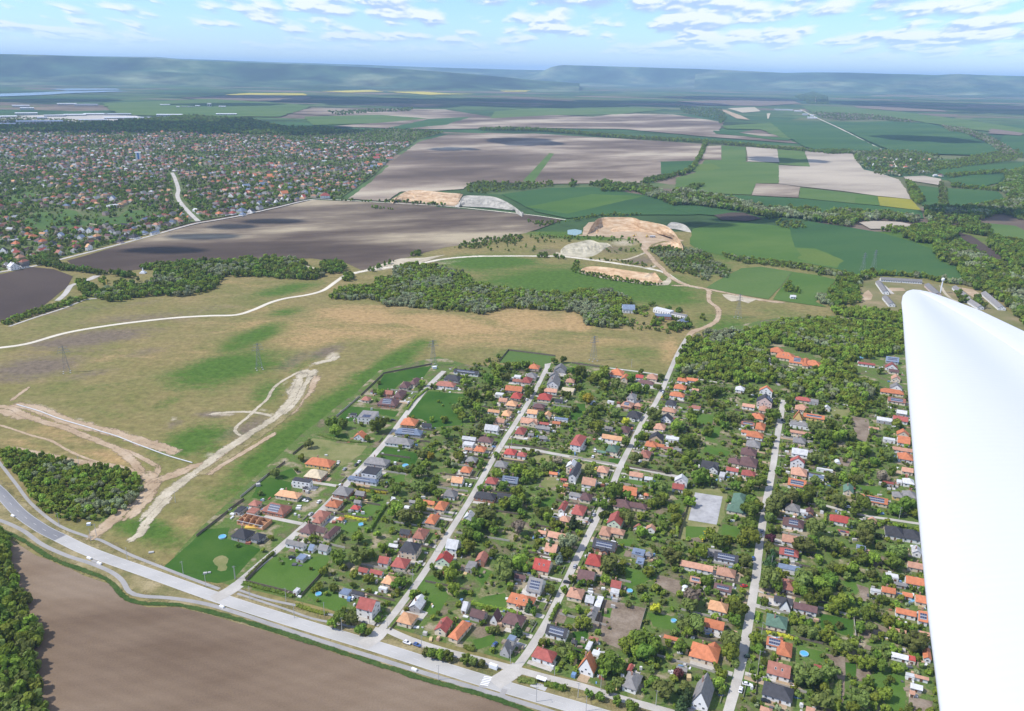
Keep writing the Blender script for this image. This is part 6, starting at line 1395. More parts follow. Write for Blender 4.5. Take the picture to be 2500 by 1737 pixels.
far = [('13', "920,415 1000,392 1200,397 1300,400 1490,390 1505,418 1350,440 1200,450 1050,470 920,460", 11, 2.5, 4.5, 'mo', .85), ('13', "1590,410 1620,395 1640,415 1600,425", 9, 4, 6, 'd', 1), ('13', "1700,415 1800,395 1900,400 1930,415 1800,425", 11, 4, 6, 'dw', .9), ('13', "1800,455 1830,425 1950,430 2030,440 2050,455 1900,460", 10, 4, 6, 'dm', 1), ('13', "1920,425 2040,410 2120,430 2297,500 2297,560 2200,520 2060,470", 9, 4, 6.5, 'dmwo', 1), ('13', "2060,400 2120,370 2300,345 2297,362 2180,390 2080,405", 8, 3.5, 5, 'd', 1),
 ('13', "1000,42 1180,40 1400,44 1560,58 1750,74 1900,90 2100,104 2297,114 2297,126 2100,117 1900,102 1750,88 1560,72 1400,58 1180,52 1000,52", 13, 4.5, 7, 'dmo', 1), ('14', "-10,110 200,122 400,140 600,160 800,176 950,192 950,202 800,186 600,172 400,154 200,136 -10,124", 12, 4, 6.5, 'dmo', 1), ('14', "205,140 185,200 155,260 115,315 50,350 -20,356 -20,345 40,336 90,305 130,255 160,200 180,145", 9, 4, 6.5, 'dm', 1),
 ('14', "-20,455 100,462 250,492 400,520 480,545 560,550 590,575 700,572 780,578 930,588 960,615 1010,600 1080,592 1250,600 1400,602 1600,640 1600,668 1450,650 1300,645 1200,660 1140,690 1000,668 900,650 780,632 700,625 620,632 520,610 430,590 250,560 100,548 -20,545", 8.5, 4.5, 7, 'mwwood', 1), ('14', "640,670 700,648 850,668 850,695 780,705 680,690", 9, 2.5, 4, 'om', .9), ('14', "60,430 110,412 182,412 170,428 130,452 80,455", 8, 3, 5, 'd', 1), ('14', "1360,715 1400,690 1450,700 1530,705 1520,735 1420,730", 8, 3.5, 5, 'dm', .9),
 ('14', "1505,765 1520,715 1620,690 1750,690 1855,715 1860,755 1800,785 1700,800 1600,795", 7, 4.5, 7, 'dddm', 1), ('14', "1700,800 1850,790 1900,800 2000,865 2150,950 2320,1010 2320,1360 2150,1190 2000,1120 1900,1060 1850,960 1740,915 1690,840", 7.5, 3.5, 6, 'dmmow', 1), ('14', "2080,765 2320,800 2320,960 2230,960 2120,880 2050,800", 8, 4, 6.5, 'ddm', 1), ('14', "1870,665 1920,635 1985,640 2000,690 2080,725 2060,755 1960,740 1880,720", 8, 5, 7.5, 'dd', 1), ('14', "1640,570 1760,555 1800,565 2000,552 2150,522 2320,470 2320,660 2150,600 2000,650 1870,655 1800,690 1700,690 1650,650", 8.5, 3.5, 6, 'dmoow', .95), ('14', "2170,340 2320,300 2320,520 2200,500 2150,455 2100,440 2180,400", 9, 4, 7, 'ddmw', .95), ('14', "1515,390 1560,400 1620,480 1640,520 1600,548 1550,500", 8, 3.5, 5.5, 'dm', 1), ('14', "1735,400 1760,395 1790,450 1800,560 1760,575 1730,540", 9, 2.5, 4, 'o', .8), ('14', "1780,350 1900,332 2200,318 2200,332 1950,348 1800,368", 9, 3, 5, 'dmo', .9), ('14', "1890,425 2000,430 2140,440 2140,455 1980,445 1880,438", 9, 3, 5, 'dm', 1), ('14', "1810,410 1870,405 1870,430 1820,430", 8, 3, 5, 'd', 1),
 ('14', "1180,1045 1230,1000 1290,990 1400,1005 1600,1008 1700,1035 1900,1058 2140,1062 2230,1150 2330,1290 2330,1370 2200,1180 2060,1110 1900,1075 1700,1050 1640,1030 1350,1012 1250,1040 1220,1095", 6, 2.8, 4.5, 'mlwd', 1), ('14', "300,865 450,898 600,915 800,932 900,960 1000,978 1160,1000 1180,1022 1000,1010 900,985 800,965 600,945 450,930 320,890", 5.5, 2.4, 3.6, 'wwom', 1), ('14', "930,970 970,975 980,1005 940,1010", 5, 3, 4.5, 'd', 1), ('14', "1010,1115 1060,1045 1180,1025 1200,1100 1215,1195 1060,1222 1000,1215 1000,1150", 6, 3, 5, 'ddm', 1), ('14', "925,1160 960,1140 1060,1200 1040,1222 960,1200", 5.5, 2.5, 3.6, 'w', 1), ('14', "700,1110 740,1070 770,1060 760,1100 820,1110 820,1130 740,1125", 6, 2.4, 4, 'dm', 1), ('14', "1845,1130 1875,1125 1880,1155 1850,1158", 5, 3, 4, 'd', 1), ('14', "1868,1160 1905,1155 1912,1190 1870,1192", 5, 3, 4.5, 'd', 1), ('14', "1965,1165 2010,1160 2020,1210 1980,1215", 5, 3, 4.5, 'd', 1), ('14', "2015,1215 2040,1212 2040,1235 2018,1235", 5, 3, 4, 'd', 1),
 ('14', "1175,195 1400,185 1560,190 1720,215 1800,290 1700,345 1560,345 1450,355 1330,345 1240,300 1180,250", 12, 3, 5.5, 'dmow', .65), ('14', "1700,270 1850,240 2100,195 2260,180 2310,230 2200,260 1950,285 1800,312 1720,300", 12, 2.5, 4.5, 'om', .85), ('14', "1800,60 1900,68 2050,135 2150,205 2260,220 2200,170 2080,100 1900,40 1750,20", 13, 3.5, 6, 'odwg', .9), ('14', "930,190 1010,185 1170,190 1180,205 1000,208", 10, 4, 6, 'dw', 1), ('11', "900,745 1100,752 1300,762 1560,800 1560,815 1300,790 1100,800 960,780", 22, 4, 7, 'odg', .8), ('11', "0,700 300,720 330,760 300,800 200,780 60,750", 25, 4, 7, 'do', .5), ('11', "280,815 320,770 340,775 300,820", 14, 4, 6, 'd', 1), ('11', "780,640 900,610 1000,640 1010,690 880,690", 40, 6, 10, 'd', .8), ('10', "0,740 300,730 560,715 560,735 300,745 60,765", 30, 5, 8, 'd', .8)]
wood('distant_trees', 'hedgerows, willow belts and far copses between the distant fields', far, which='far', seed=8)
# ---- shrubs and small trees that fill the gardens
VILL = [(q.x, q.y) for q in (G('F', x, y) for x, y in pts("560,1290 640,1225 760,1110 860,1000 930,905 1000,838 1120,800 1240,825 1480,850 1530,800 1600,840 1750,880 2030,880 2500,900 2560,1300 2600,1640 1650,1640 1500,1588 1300,1530 1170,1485 870,1395 830,1385 700,1345"))]
OPEN = [([(q.x, q.y) for q in (G(rg, x, y) for x, y in pts(s))], .93 if mt != 'bed' else .9) for rg, s, mt in LAWNS]
OPEN.append(([(q.x, q.y) for q in (G('3', x, y) for x, y in pts('130,0 345,30 305,250 82,215'))], 1.1))
def shrubs():
    r = random.Random(3); P = []; S = []; I = []
    for rm, p, k in cand[NTREE:]:
        kk = k if k in 'mdlow' else {'y': 'l', 'r': 'd', 'c': 'd', 'b': 'w', 'g': 'o'}[k]
        P.append((p.x, p.y, -.05)); S.append((rm, rm, rm*1.05)); I.append(r.choice(KIDX['near'][kk]))
    xs = [q[0] for q in VILL]; ys = [q[1] for q in VILL]; y = min(ys); sp = 3.7
    while y < max(ys):
        x = min(xs)
        while x < max(xs):
            a, b_ = x+r.uniform(-.5, .5)*sp, y+r.uniform(-.5, .5)*sp; x += sp
            u, v = proj((a, b_, 0)); fu, fv = u*.9188, v*.9188
            dens = .3 if fu > 2140 else .62 if fu > 1180 else .44 if fu > 880 else .26
            dens *= .6+1.1*max(0, mnoise.noise(Vector((a*.03, b_*.03, 4.4)))+.45)
            if r.random() > dens or not inside(VILL, a, b_): continue
            if near_street(a, b_, 4.6) or in_house(a, b_, 1.2): continue
            if any(inside(pg, a, b_) and r.random() < k for pg, k in OPEN): continue
            rr = r.choice((.7, .8, 1.0, 1.2, 1.5, 1.9, 2.4)); k = r.choice('mmmdddloow' if rr < 2 else 'mmdol')
            P.append((a, b_, -.1)); S.append((rr, rr, rr*r.uniform(.8, 1.1))); I.append(r.choice(KIDX['near'][k]))
        y += sp
    mass('shrubbery', P, S, I, 'near', 'garden bushes, hedges and fruit trees filling the village plots'); print('shrubs', len(P))
shrubs()
# ================================================================ TOWN
def face_mat(nm):
    m, n, l, b = new_mat(nm); a = n.new('ShaderNodeAttribute'); a.attribute_name = 'paint'; l.new(a.outputs['Color'], b.inputs['Base Color']); return m
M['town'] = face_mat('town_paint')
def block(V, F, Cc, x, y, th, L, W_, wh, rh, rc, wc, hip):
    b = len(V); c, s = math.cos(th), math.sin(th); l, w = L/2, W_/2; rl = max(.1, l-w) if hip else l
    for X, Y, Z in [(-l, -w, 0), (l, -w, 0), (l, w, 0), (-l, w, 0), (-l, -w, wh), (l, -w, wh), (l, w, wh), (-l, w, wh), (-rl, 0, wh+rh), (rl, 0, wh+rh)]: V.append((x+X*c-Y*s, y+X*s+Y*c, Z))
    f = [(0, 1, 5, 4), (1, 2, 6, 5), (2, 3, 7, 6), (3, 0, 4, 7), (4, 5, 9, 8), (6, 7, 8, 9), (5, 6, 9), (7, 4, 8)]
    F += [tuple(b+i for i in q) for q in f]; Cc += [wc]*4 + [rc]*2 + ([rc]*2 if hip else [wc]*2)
TOWN = "-220,655 -20,610 70,594 150,575 430,499 540,480 620,462 700,444 765,444 840,392 885,348 940,312 1000,296 880,290 760,294 640,292 400,276 200,272 0,262 -260,262"
TP = [(q.x, q.y) for q in (G('F', x, y) for x, y in pts(TOWN))]
CLEAR = [(q.x, q.y) for q in (G('15', x, y) for x, y in pts("260,930 340,850 420,800 700,780 860,800 1000,790 1180,850 1350,760 1420,720 1600,770 1700,860 1560,930 1480,960 1200,985 900,1000 700,1010 500,1000 300,1000"))]
CLEAR2 = [(q.x, q.y) for q in (G('15', x, y) for x, y in pts("60,640 330,570 420,620 330,690 120,720"))]
sheet('town_ground', 'F', TOWN, .2, ground('town_gardens', [(.11, .105, .05), (.08, .115, .035), (.12, .135, .055), (.18, .155, .10)], s=.02, fine=.15, famt=.3, pos=[.3, .45, .58, .72]))
for s in ("260,930 340,850 420,800 560,820 600,900 700,780 860,800 900,900 1000,930 900,1000 700,1010 500,1000 300,1000", "860,820 1000,890 1200,860 1320,870 1400,800 1600,790 1700,870 1560,930 1200,960 1000,930", "90,650 330,580 390,620 300,690 130,710"): sheet('town_meadow', '15', s, .3, M['crop_mid'], 3, 15)
sheet('town_lawn', '16', "580,570 700,560 790,565 740,600 600,620", .32, M['crop_mid']); sheet('town_lawn', '16', "1620,150 1780,120 1790,180 1650,200", .32, M['crop_mid'])
def town():
    r = random.Random(21); V = []; F = []; Cc = []; P = []; S = []; I = []
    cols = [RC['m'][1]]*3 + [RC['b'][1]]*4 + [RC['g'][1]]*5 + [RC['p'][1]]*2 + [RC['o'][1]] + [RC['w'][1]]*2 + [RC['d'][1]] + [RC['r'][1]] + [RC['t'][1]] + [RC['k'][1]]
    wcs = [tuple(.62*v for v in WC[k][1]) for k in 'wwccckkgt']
    a, b_ = G('F', 150, 579), G('F', 700, 447); ex_ = (b_-a); ex_.z = 0; ex_.normalize(); th0 = math.atan2(ex_.y, ex_.x); ey = Vector((-ex_.y, ex_.x, 0))
    TS = np.array([(q.x, q.y) for q in path_pts('F', "445,497 425,478 405,455 398,440 400,425 392,400 386,388", 10)])
    occ = []
    for j in range(0, 105):
        for i in range(-60, 110):
            p = a + ex_*(i*19+r.uniform(-5, 5)) + ey*(18+j*30+r.uniform(-5, 5)+(6 if j % 2 else -6))
            if not inside(TP, p.x, p.y) or inside(CLEAR, p.x, p.y) or inside(CLEAR2, p.x, p.y): continue
            if ((TS-np.array([p.x, p.y]))**2).sum(1).min() < 300: continue
            u, v = proj(p)
            if v < 306*1.088 and r.random() < .55: continue
            if any((p.x-q[0])**2+(p.y-q[1])**2 < 200 for q in TOWNED) or r.random() < .22 or mnoise.noise(Vector((p.x*.006, p.y*.006, 8.8)))+r.uniform(-.15, .15) < -.24: continue
            th = th0 + r.choice((0, math.pi/2)) + r.uniform(-.12, .12); L = r.uniform(8.5, 14); W_ = r.uniform(6.8, 9); k = r.choice(cols); q = r.uniform(.75, 1.2)
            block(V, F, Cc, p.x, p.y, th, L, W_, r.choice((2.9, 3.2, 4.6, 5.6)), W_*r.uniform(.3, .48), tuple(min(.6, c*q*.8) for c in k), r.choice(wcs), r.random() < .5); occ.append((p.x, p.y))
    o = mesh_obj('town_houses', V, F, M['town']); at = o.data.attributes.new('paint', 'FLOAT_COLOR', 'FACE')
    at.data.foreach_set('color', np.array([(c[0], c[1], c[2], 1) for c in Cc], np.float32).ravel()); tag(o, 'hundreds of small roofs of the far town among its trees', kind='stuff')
    grid = {}
    for q in occ+[(q[0], q[1]) for q in TOWNED]: grid.setdefault((int(q[0]//20), int(q[1]//20)), []).append(q)
    x0, x1 = min(q[0] for q in TP), max(q[0] for q in TP); y0, y1 = min(q[1] for q in TP), max(q[1] for q in TP); y = y0
    while y < y1:
        sp = 7.5 if y < 2200 else 11; x = x0
        while x < x1:
            px_, py_ = x+r.uniform(-.5, .5)*sp, y+r.uniform(-.5, .5)*sp; x += sp
            d = .62+.5*mnoise.noise(Vector((px_*.008, py_*.008, 2)))
            if r.random() > d or abs(px_) > .72*py_+100 or not inside(TP, px_, py_): continue
            if inside(CLEAR, px_, py_) or inside(CLEAR2, px_, py_):
                if r.random() > .28: continue
            gx, gy = int(px_//20), int(py_//20)
            if any((px_-q[0])**2+(py_-q[1])**2 < 46 for i in (-1, 0, 1) for j in (-1, 0, 1) for q in grid.get((gx+i, gy+j), ())): continue
            if ((TS-np.array([px_, py_]))**2).sum(1).min() < 120: continue
            rr = r.choice((1.6, 2.2, 2.6, 3.2, 3.8, 4.6)); P.append((px_, py_, 0)); S.append((rr, rr, rr*r.uniform(.9, 1.3))); I.append(r.choice(KIDX['far'][r.choice('mmddddoolg')]))
        y += sp
    mass('town_trees', P, S, I, 'far', 'trees standing between the roofs of the far town')
    Wd = [(q.x, q.y) for q in (G('F', x, y) for x, y in pts("-200,302 0,300 200,296 400,298 560,303 700,306 780,298 740,290 640,288 560,270 430,262 300,272 150,282 0,285 -200,280"))]
    P = []; S = []; I = []; x0, x1 = min(q[0] for q in Wd), max(q[0] for q in Wd); y0, y1 = min(q[1] for q in Wd), max(q[1] for q in Wd); y = y0
    while y < y1:
        x = x0
        while x < x1:
            px_, py_ = x+r.uniform(-9, 9), y+r.uniform(-9, 9); x += 17
            if r.random() < .15 or not inside(Wd, px_, py_): continue
            rr = r.uniform(5, 8.5); P.append((px_, py_, 0)); S.append((rr, rr, rr*1.2)); I.append(r.choice(KIDX['far'][r.choice('ddm')]))
        y += 17
    mass('town_woods', P, S, I, 'far', 'dark woods behind the far town in the shade of a cloud')
# the houses along the town's edge road that can be told apart
TH = {'15': "80,1365,215,1430,wgaw2 30,1372,110,1420,ggcw1 210,1385,330,1425,dgcw1 600,1230,720,1290,bgaw1 760,1170,930,1220,rhcw1 945,1165,1030,1210,tgaw2 780,1215,870,1250,ghcw1 280,1060,440,1105,ohcw1 120,1132,240,1175,ohcc1 0,1112,105,1135,wfcw1 110,1100,230,1135,wfcw1 0,1200,85,1250,dgcw2 120,1210,200,1250,bgcw1 215,1195,390,1232,mgcc1 370,1095,520,1140,mhcw1 530,1120,640,1180,dhcw1 200,1020,300,1060,ghcw1 10,1012,190,1050,mgcc1 630,1035,720,1075,kgcw2 710,1050,850,1095,ghcw1 850,1060,950,1100,kgcw1 860,985,940,1025,wgcw2 955,980,1030,1030,kgcw2 1320,1060,1440,1110,dhck1 1430,1050,1560,1105,dhcw1 1560,1010,1650,1060,khcw1 1650,1015,1790,1050,kgcw1 1290,1110,1380,1150,dhck1 1200,1000,1280,1030,ggcw1 420,1170,540,1210,ghcw1 1730,965,1785,1000,ggaw1 1185,690,1330,780,wfcw2 1215,615,1295,680,kgcw2 885,680,980,740,ogac1 1040,620,1110,660,gfcw2 620,490,680,545,ygay2 860,490,930,520,ogcc1 915,520,1000,545,wfcw1 1000,425,1075,480,gfcg2 1095,440,1240,465,rgcc1 1710,455,1880,485,mgcw1 2000,810,2060,850,ogaw1 2065,850,2130,885,ogac1 1960,770,2010,810,mgaw1 2140,770,2220,800,wgaw1 2180,800,2260,822,phcw1 1555,640,1625,690,ggaw2",
 '16': "120,790,200,850,ohac1 190,800,270,850,mhcw1 265,790,350,840,rhcw1 10,740,140,790,kfcw1 350,760,470,810,khcw1 210,745,340,780,kgcw1 570,628,690,652,ohcy1 830,562,935,620,ogcc2 1000,580,1050,640,ogaw1 1065,610,1130,655,rgcw1 1285,595,1395,640,rhcw2 1100,570,1150,605,kgaw1 765,675,825,712,wgaw1 835,650,890,690,wgaw1 895,648,960,680,ggcw1 560,690,650,730,kgcw1 650,690,760,730,dhcw1 340,590,420,640,ggaw1 430,582,500,620,rgcw1 515,582,580,615,mgcw1 260,600,330,640,bgcw1 310,480,410,545,kfcw1 410,490,510,540,kgcw1 600,470,700,520,kgcw1 690,385,755,420,ogcw1 360,360,410,390,ogcw1 530,385,585,410,ogcw1 815,505,880,540,pgcw1 1255,540,1320,575,kgaw1 1770,245,1850,272,ohcw1 1900,160,1970,190,rgcw1 1870,190,1950,220,rgcw1 2010,180,2100,240,bgcw1 1920,265,1980,295,ogcw1 1840,280,1920,320,kgcw1 1590,365,1680,400,kfcw1 1235,445,1300,470,pgcw1 1300,230,1360,252,wfcw1 380,810,460,850,khcw1 470,770,560,810,dgcw1"}
TOWNED = []; TL_ = []
ER = path_pts('F', "-60,622 0,611 70,599 150,579 240,556 330,532 430,504 480,495 540,484 620,466 700,448 760,449", 15)
for rg, s in TH.items():
    for t in s.split():
        q = t.split(','); code = q[4]; a = pix(rg, float(q[0]), float(q[1])); b = pix(rg, float(q[2]), float(q[3])); rc, rt, rd, wc, st = code
        wh = 5.6 if st == '2' else 3.0; c0 = gp((a[0]+b[0])/2, (a[1]+b[1])/2, wh); i = min(range(len(ER)), key=lambda i: (ER[i]-c0).length); tt = ER[min(i+1, len(ER)-1)]-ER[max(0, i-1)]
        th = math.atan2(tt.y, tt.x)+(math.pi/2 if rd == 'a' else 0); sl_ = 0 if rt == 'f' else .38
        c, L, Wd = footprint((a[0], a[1], b[0], b[1]), th, wh, sl_, rt, 1.3); c.z = 0; L = min(L, 22)
        root = empty('town_house', (c.x, c.y, .33), th); add_block(root, c, th, L, Wd, wh, sl_*Wd, rt, rc, wc, '', True)
        TOWNED.append((c.x, c.y)); TL_.append((i, (ER[i]-c0).length, root, code, L*Wd))
TL_.sort(key=lambda t: (t[1] > 60, t[0], t[1])); cnt = [0, 0]
for i, d, root, code, ar in TL_:
    f = 1 if d > 60 else 0; n = cnt[f]; cnt[f] += 1
    lab = f"{RC[code[0]][0]} {FORM[code[1]]} {'two-storey ' if code[4] == '2' else ''}{WC[code[3]][0]} house, {ORD[n]} from left " + ('along the town road' if not f else 'behind the town road rows')
    tag(root, lab, 'house', 'houses at the edge of the far town')
town()
# a striped tower block and white halls of the far town
def hall(rg, x0, y0, x1, y1, col, wc, hgt, label, name='warehouse', cat='warehouse', th=0.0, group='halls beyond the far town'):
    a = pix(rg, x0, y0); b = pix(rg, x1, y1); c, L, W_ = gp((a[0]+b[0])/2, b[1], 0), 0, 0
    L = (b[0]-a[0])/ppm(c); far_ = gp((a[0]+b[0])/2, a[1], hgt); W_ = max(8, min(60, (far_-c).length)); d = Vector((c.x, c.y, 0)).normalized(); c = c + Vector((d.x, d.y, 0))*W_/2
    th = math.atan2(-d.x, d.y)+th; root = empty(name, (c.x, c.y, 2.0 if c.y > 4000 else .35), th, label, cat, group)
    b_ = MB(); b_.box(-L/2, -W_/2, -2, L/2, W_/2, hgt); b_.build('wall', wc, root); b_ = MB(); b_.box(-L/2-.3, -W_/2-.3, hgt+.01, L/2+.3, W_/2+.3, hgt+.6); b_.build('roof', col, root)
    b_ = MB(); n = max(2, min(14, int(L/9)))
    for i in range(n): x = (i+.5)/n*L-L/2; b_.box(x-L/n*.3, -W_/2-.08, hgt*.25, x+L/n*.3, -W_/2-.01, hgt*.7)
    b_.build('window_band', M['glass'], root)
WHITE = flat('white_sheet', (.72, .73, .75), .5); GREY = flat('grey_sheet', (.42, .44, .48), .5); PALE = flat('pale_wall', (.55, .55, .53), .8)
hl = "0,752,105,782 110,745,240,760 300,752,420,775 430,752,560,770 560,745,700,765 700,750,860,765 1040,745,1200,770 130,790,400,815 530,780,700,805 700,770,900,790 385,672,500,695 500,680,640,700 90,695,190,708 140,710,220,725 920,775,1000,790 1430,752,1560,765 0,815,120,830 250,770,310,790"
adj = ['long white', 'low white', 'wide grey', 'pale', 'small white', 'long grey']
for i, t in enumerate(hl.split()):
    q = [float(v) for v in t.split(',')]; hall('9', *q, WHITE if i % 3 != 2 else GREY, PALE, 8, f"{adj[i % 6]} industrial hall, {ORD[i]} listed along the plain behind the town" if False else f"{adj[i % 6]} flat hall on the plain behind the far town, {ORD[sorted(range(18), key=lambda k: float(hl.split()[k].split(',')[0])).index(i)]} from left")
for i, t in enumerate("1165,705,1185,714 1195,705,1225,712 1235,705,1280,712 1290,695,1320,708 1370,683,1395,708 1445,700,1490,712 1060,688,1120,700".split()):
    q = [float(v) for v in t.split(',')]; hall('9', *q, WHITE, PALE, 7 if i != 4 else 22, f"{'tall white silo block' if i == 4 else 'white farm building'} of the estate in the far green field, {ORD[[1, 2, 3, 4, 5, 6, 0][i]]} from left", group='farm estate in the far field')
for i, t in enumerate("650,712,770,730 780,726,830,740 835,748,870,762 868,770,930,785 885,760,910,770".split()):
    q = [float(v) for v in t.split(',')]; hall('11', *q, GREY if i in (0, 2) else WHITE, PALE, 7, f"{'long grey' if i == 0 else 'small pale'} works building at the far end of the straight country road, {ORD[i]} from left", group='works at the end of the country road')
sheet('works_yard', '11', "340,715 520,708 560,735 440,745", 2.2, M['sand_pale'], 8); sheet('works_yard', '11', "600,750 625,748 612,785 604,785", 2.2, M['sand_pale']); sheet('works_yard', '11', "270,722 330,728 420,760 490,792 400,782 330,745", 2.1, M['sand'], 6); sheet('yard', '9', "0,770 400,755 900,765 1000,790 700,805 300,820 0,825", 2.3, M['street'], 10)
o = None
def tower():
    c = G('15', 1545, 240); root = empty('tower_block', (c.x, c.y, .33), .35, 'narrow tower block with a blue stripe and pale flat roof among the town houses', 'tower block')
    b = MB(); b.box(-7, -7, 0, 7, 7, 24); b.build('wall', WM['w'], root); b = MB(); b.box(-2, -7.15, 0, 3, -7.02, 24); b.build('stripe', flat('blue_render', (.10, .22, .45), .8), root); b = MB(); b.box(-9, -8, 24.01, 9, 8, 25.2); b.build('roof', WHITE, root)
tower()
# ---- farm sheds by the wing, the white yard buildings by the wood, the hamlet on the country road
def barn(rg, p, q, wid, rc, wc, label, name='barn', group='long sheds of the old farm', wh=3.2, cat='barn', rt='g'):
    a, b = G(rg, *p), G(rg, *q); c = (a+b)/2; d = b-a; th = math.atan2(d.y, d.x); c.z = 0
    root = empty(name, (c.x, c.y, .15), th, label, cat, group); add_block(root, c, th, d.length, wid, wh, .32*wid if rt != 'f' else 0, rt, rc, wc, '', True); FOOT.append((c.x, c.y, d.length, wid, th))
barn('14', (1345, 1045), (1620, 1062), 9, 'g', 'w', 'longest grey-roofed farm shed with a small gable in its middle')
barn('14', (1335, 1065), (1385, 1135), 9, 'g', 'w', 'grey-roofed farm shed at the left end, square to the longest shed')
barn('14', (1380, 1165), (1425, 1217), 9, 'g', 'w', 'short grey-roofed farm shed standing nearest to the wing tip')
barn('14', (1660, 1085), (1730, 1150), 10, 'g', 'k', 'grey-roofed farm shed just behind the wing tip')
barn('14', (1840, 1100), (1920, 1165), 9, 'g', 'w', 'grey-roofed farm shed with a white lean-to right of the water tower')
barn('14', (1920, 1180), (2010, 1235), 9, 'g', 'w', 'grey-roofed farm shed half hidden behind the wing edge')
barn('14', (2035, 1140), (2150, 1240), 10, 'g', 'w', 'grey-roofed farm shed at the right end with white gable')
sheet('farm_yard', '14', "1240,1040 1330,1020 1640,1060 1850,1080 2060,1130 2200,1250 2320,1330 2320,1400 1900,1300 1500,1240 1220,1230 1210,1140", .12, ground('farm_grass', [(.13, .14, .05), (.18, .165, .075), (.27, .21, .12)], s=.02, fine=.4, famt=.15), 2); sheet('bare_patch', '14', "1240,1120 1270,1105 1300,1140 1290,1170 1240,1172 1228,1145", .14, M['sand'], 1); sheet('bare_patch', '14', "1410,1090 1500,1090 1520,1110 1400,1112", .14, M['sand'], 1); sheet('bare_patch', '14', "1860,1085 1960,1100 2020,1140 1960,1150", .14, M['sand'], 1)
ribbon('farm_road', '14', "1745,1075 1780,1130 1830,1170 1880,1185", 4, .16, M['sand_pale']); ribbon('farm_road', '14', "1370,1075 1410,1110 1430,1130", 5, .16, M['street'])
barn('17', (570, 1265), (720, 1270), 14, 'k', 'w', 'white barn with a blue-grey roof beside the pale wood', group='yard buildings beside the pale wood', wh=5, rt='g')
barn('17', (960, 1262), (1160, 1310), 9, 'w', 'w', 'long low white building with flat grey roof and smoke-black windows', name='house', cat='house', group='yard buildings beside the pale wood', wh=5, rt='f')
barn('17', (960, 1340), (1150, 1350), 12, 'k', 'b', 'wide low building with blue-grey roof in front of the long white one', name='house', cat='house', group='yard buildings beside the pale wood', wh=4, rt='f')
barn('17', (1160, 1310), (1330, 1345), 7, 'g', 'w', 'narrow grey-roofed wing with a dark window row at the right of the yard', name='house', cat='house', group='yard buildings beside the pale wood', wh=3.5, rt='f')
barn('17', (1240, 1420), (1320, 1400), 10, 'k', 'g', 'blue-grey gabled shed under the dark conifers at the yard', group='yard buildings beside the pale wood', wh=3.5)
barn('14', (752, 1160), (790, 1162), 6, 'w', 'w', 'small white hut standing alone in the bright green field', name='hut', cat='hut', group=None, wh=3)
barn('13', (1850, 1262), (1885, 1268), 3, 'w', 'w', 'tiny white hut inside the pale woodland above the yard', name='hut', cat='hut', group=None, wh=2.5)
hm = "1370,200,1400,230,b 1365,225,1400,250,p 1390,255,1430,280,r 1400,275,1440,300,b 1440,205,1462,222,p 1490,270,1530,290,r 1500,285,1530,305,o 1610,225,1640,245,b 1630,235,1660,260,p 1660,235,1690,255,p 1585,265,1610,282,o 1295,268,1325,292,w 1325,275,1350,292,w 1240,232,1290,248,g 1290,232,1335,248,g 1540,240,1560,255,w 1390,315,1415,335,b 1420,315,1455,335,b 1560,305,1590,325,g 1615,320,1640,335,w 1695,340,1725,362,w 1725,342,1770,360,m 1350,310,1370,325,m 1450,235,1470,250,g"
for i, t in enumerate(hm.split()):
    q = t.split(','); x0, y0, x1, y1 = [float(v) for v in q[:4]]; c = G('14', (x0+x1)/2, (y0+y1)/2+4); L = max(9, min(20, (x1-x0)/2.7024/ppm(c))); th = [.2, 1.7, .25, 1.75][i % 4]
    order = sorted(range(len(hm.split())), key=lambda k: float(hm.split()[k].split(',')[0])).index(i)
    root = empty('hamlet_house', (c.x, c.y, .5), th, f"{RC[q[4]][0]} roofed house in the hamlet on the straight country road, {ORD[order]} from left", 'house', 'houses of the roadside hamlet'); add_block(root, c, th, L, 8.5, 3.6, 3.2, 'g' if i % 2 else 'h', q[4], 'w' if i % 3 else 'c', '', True)
# ================================================================ CARS
CARC = {'w': ('white', (.75, .75, .75)), 'd': ('dark', (.02, .022, .025)), 's': ('silver', (.35, .36, .38)), 'b': ('blue', (.05, .10, .25)), 'r': ('red', (.45, .03, .02)), 'y': ('yellow', (.65, .48, .04)), 'n': ('dark green', (.03, .06, .04))}
M['tyre'] = flat('tyre', (.015, .015, .016), .8); M['rim'] = flat('rim', (.4, .4, .42), .4, metal=.6); M['lamp'] = flat('lamp_lens', (.7, .7, .68), .2, .5)
CPAINT = {k: flat(v[0]+' car paint', v[1], .3, .5) for k, v in CARC.items()}
def loft(secs):
    V = []; F = []; n = len(secs[0])
    for i, s in enumerate(secs):
        V += s
        if i: F += [((i-1)*n+j, (i-1)*n+(j+1) % n, i*n+(j+1) % n, i*n+j) for j in range(n)]
    F.append(tuple(range(n-1, -1, -1))); F.append(tuple(range((len(secs)-1)*n, len(secs)*n))); return V, F
def ring(x, w, z0, z1, ch=.12): return [(x, -w+ch, z0), (x, w-ch, z0), (x, w, z0+ch), (x, w, z1-ch), (x, w-ch, z1), (x, -w+ch, z1), (x, -w, z1-ch), (x, -w, z0+ch)]
bv = loft([ring(-2.1, .72, .4, .78), ring(-1.95, .84, .3, .92), ring(-.9, .88, .25, .98), ring(.9, .88, .25, .96), ring(1.85, .82, .28, .82), ring(2.12, .7, .38, .66)])
gv = loft([ring(-1.85, .66, .9, .95, .02), ring(-1.35, .68, .92, 1.36, .08), ring(.15, .68, .92, 1.42, .08), ring(1.0, .66, .9, .96, .02)])
rv = loft([ring(-1.3, .62, 1.365, 1.40, .015), ring(-.6, .64, 1.40, 1.465, .015), ring(.1, .62, 1.395, 1.455, .015)])
wb = MB(); wb.bar((0, -.1, 0), (0, .1, 0), .32, 10)
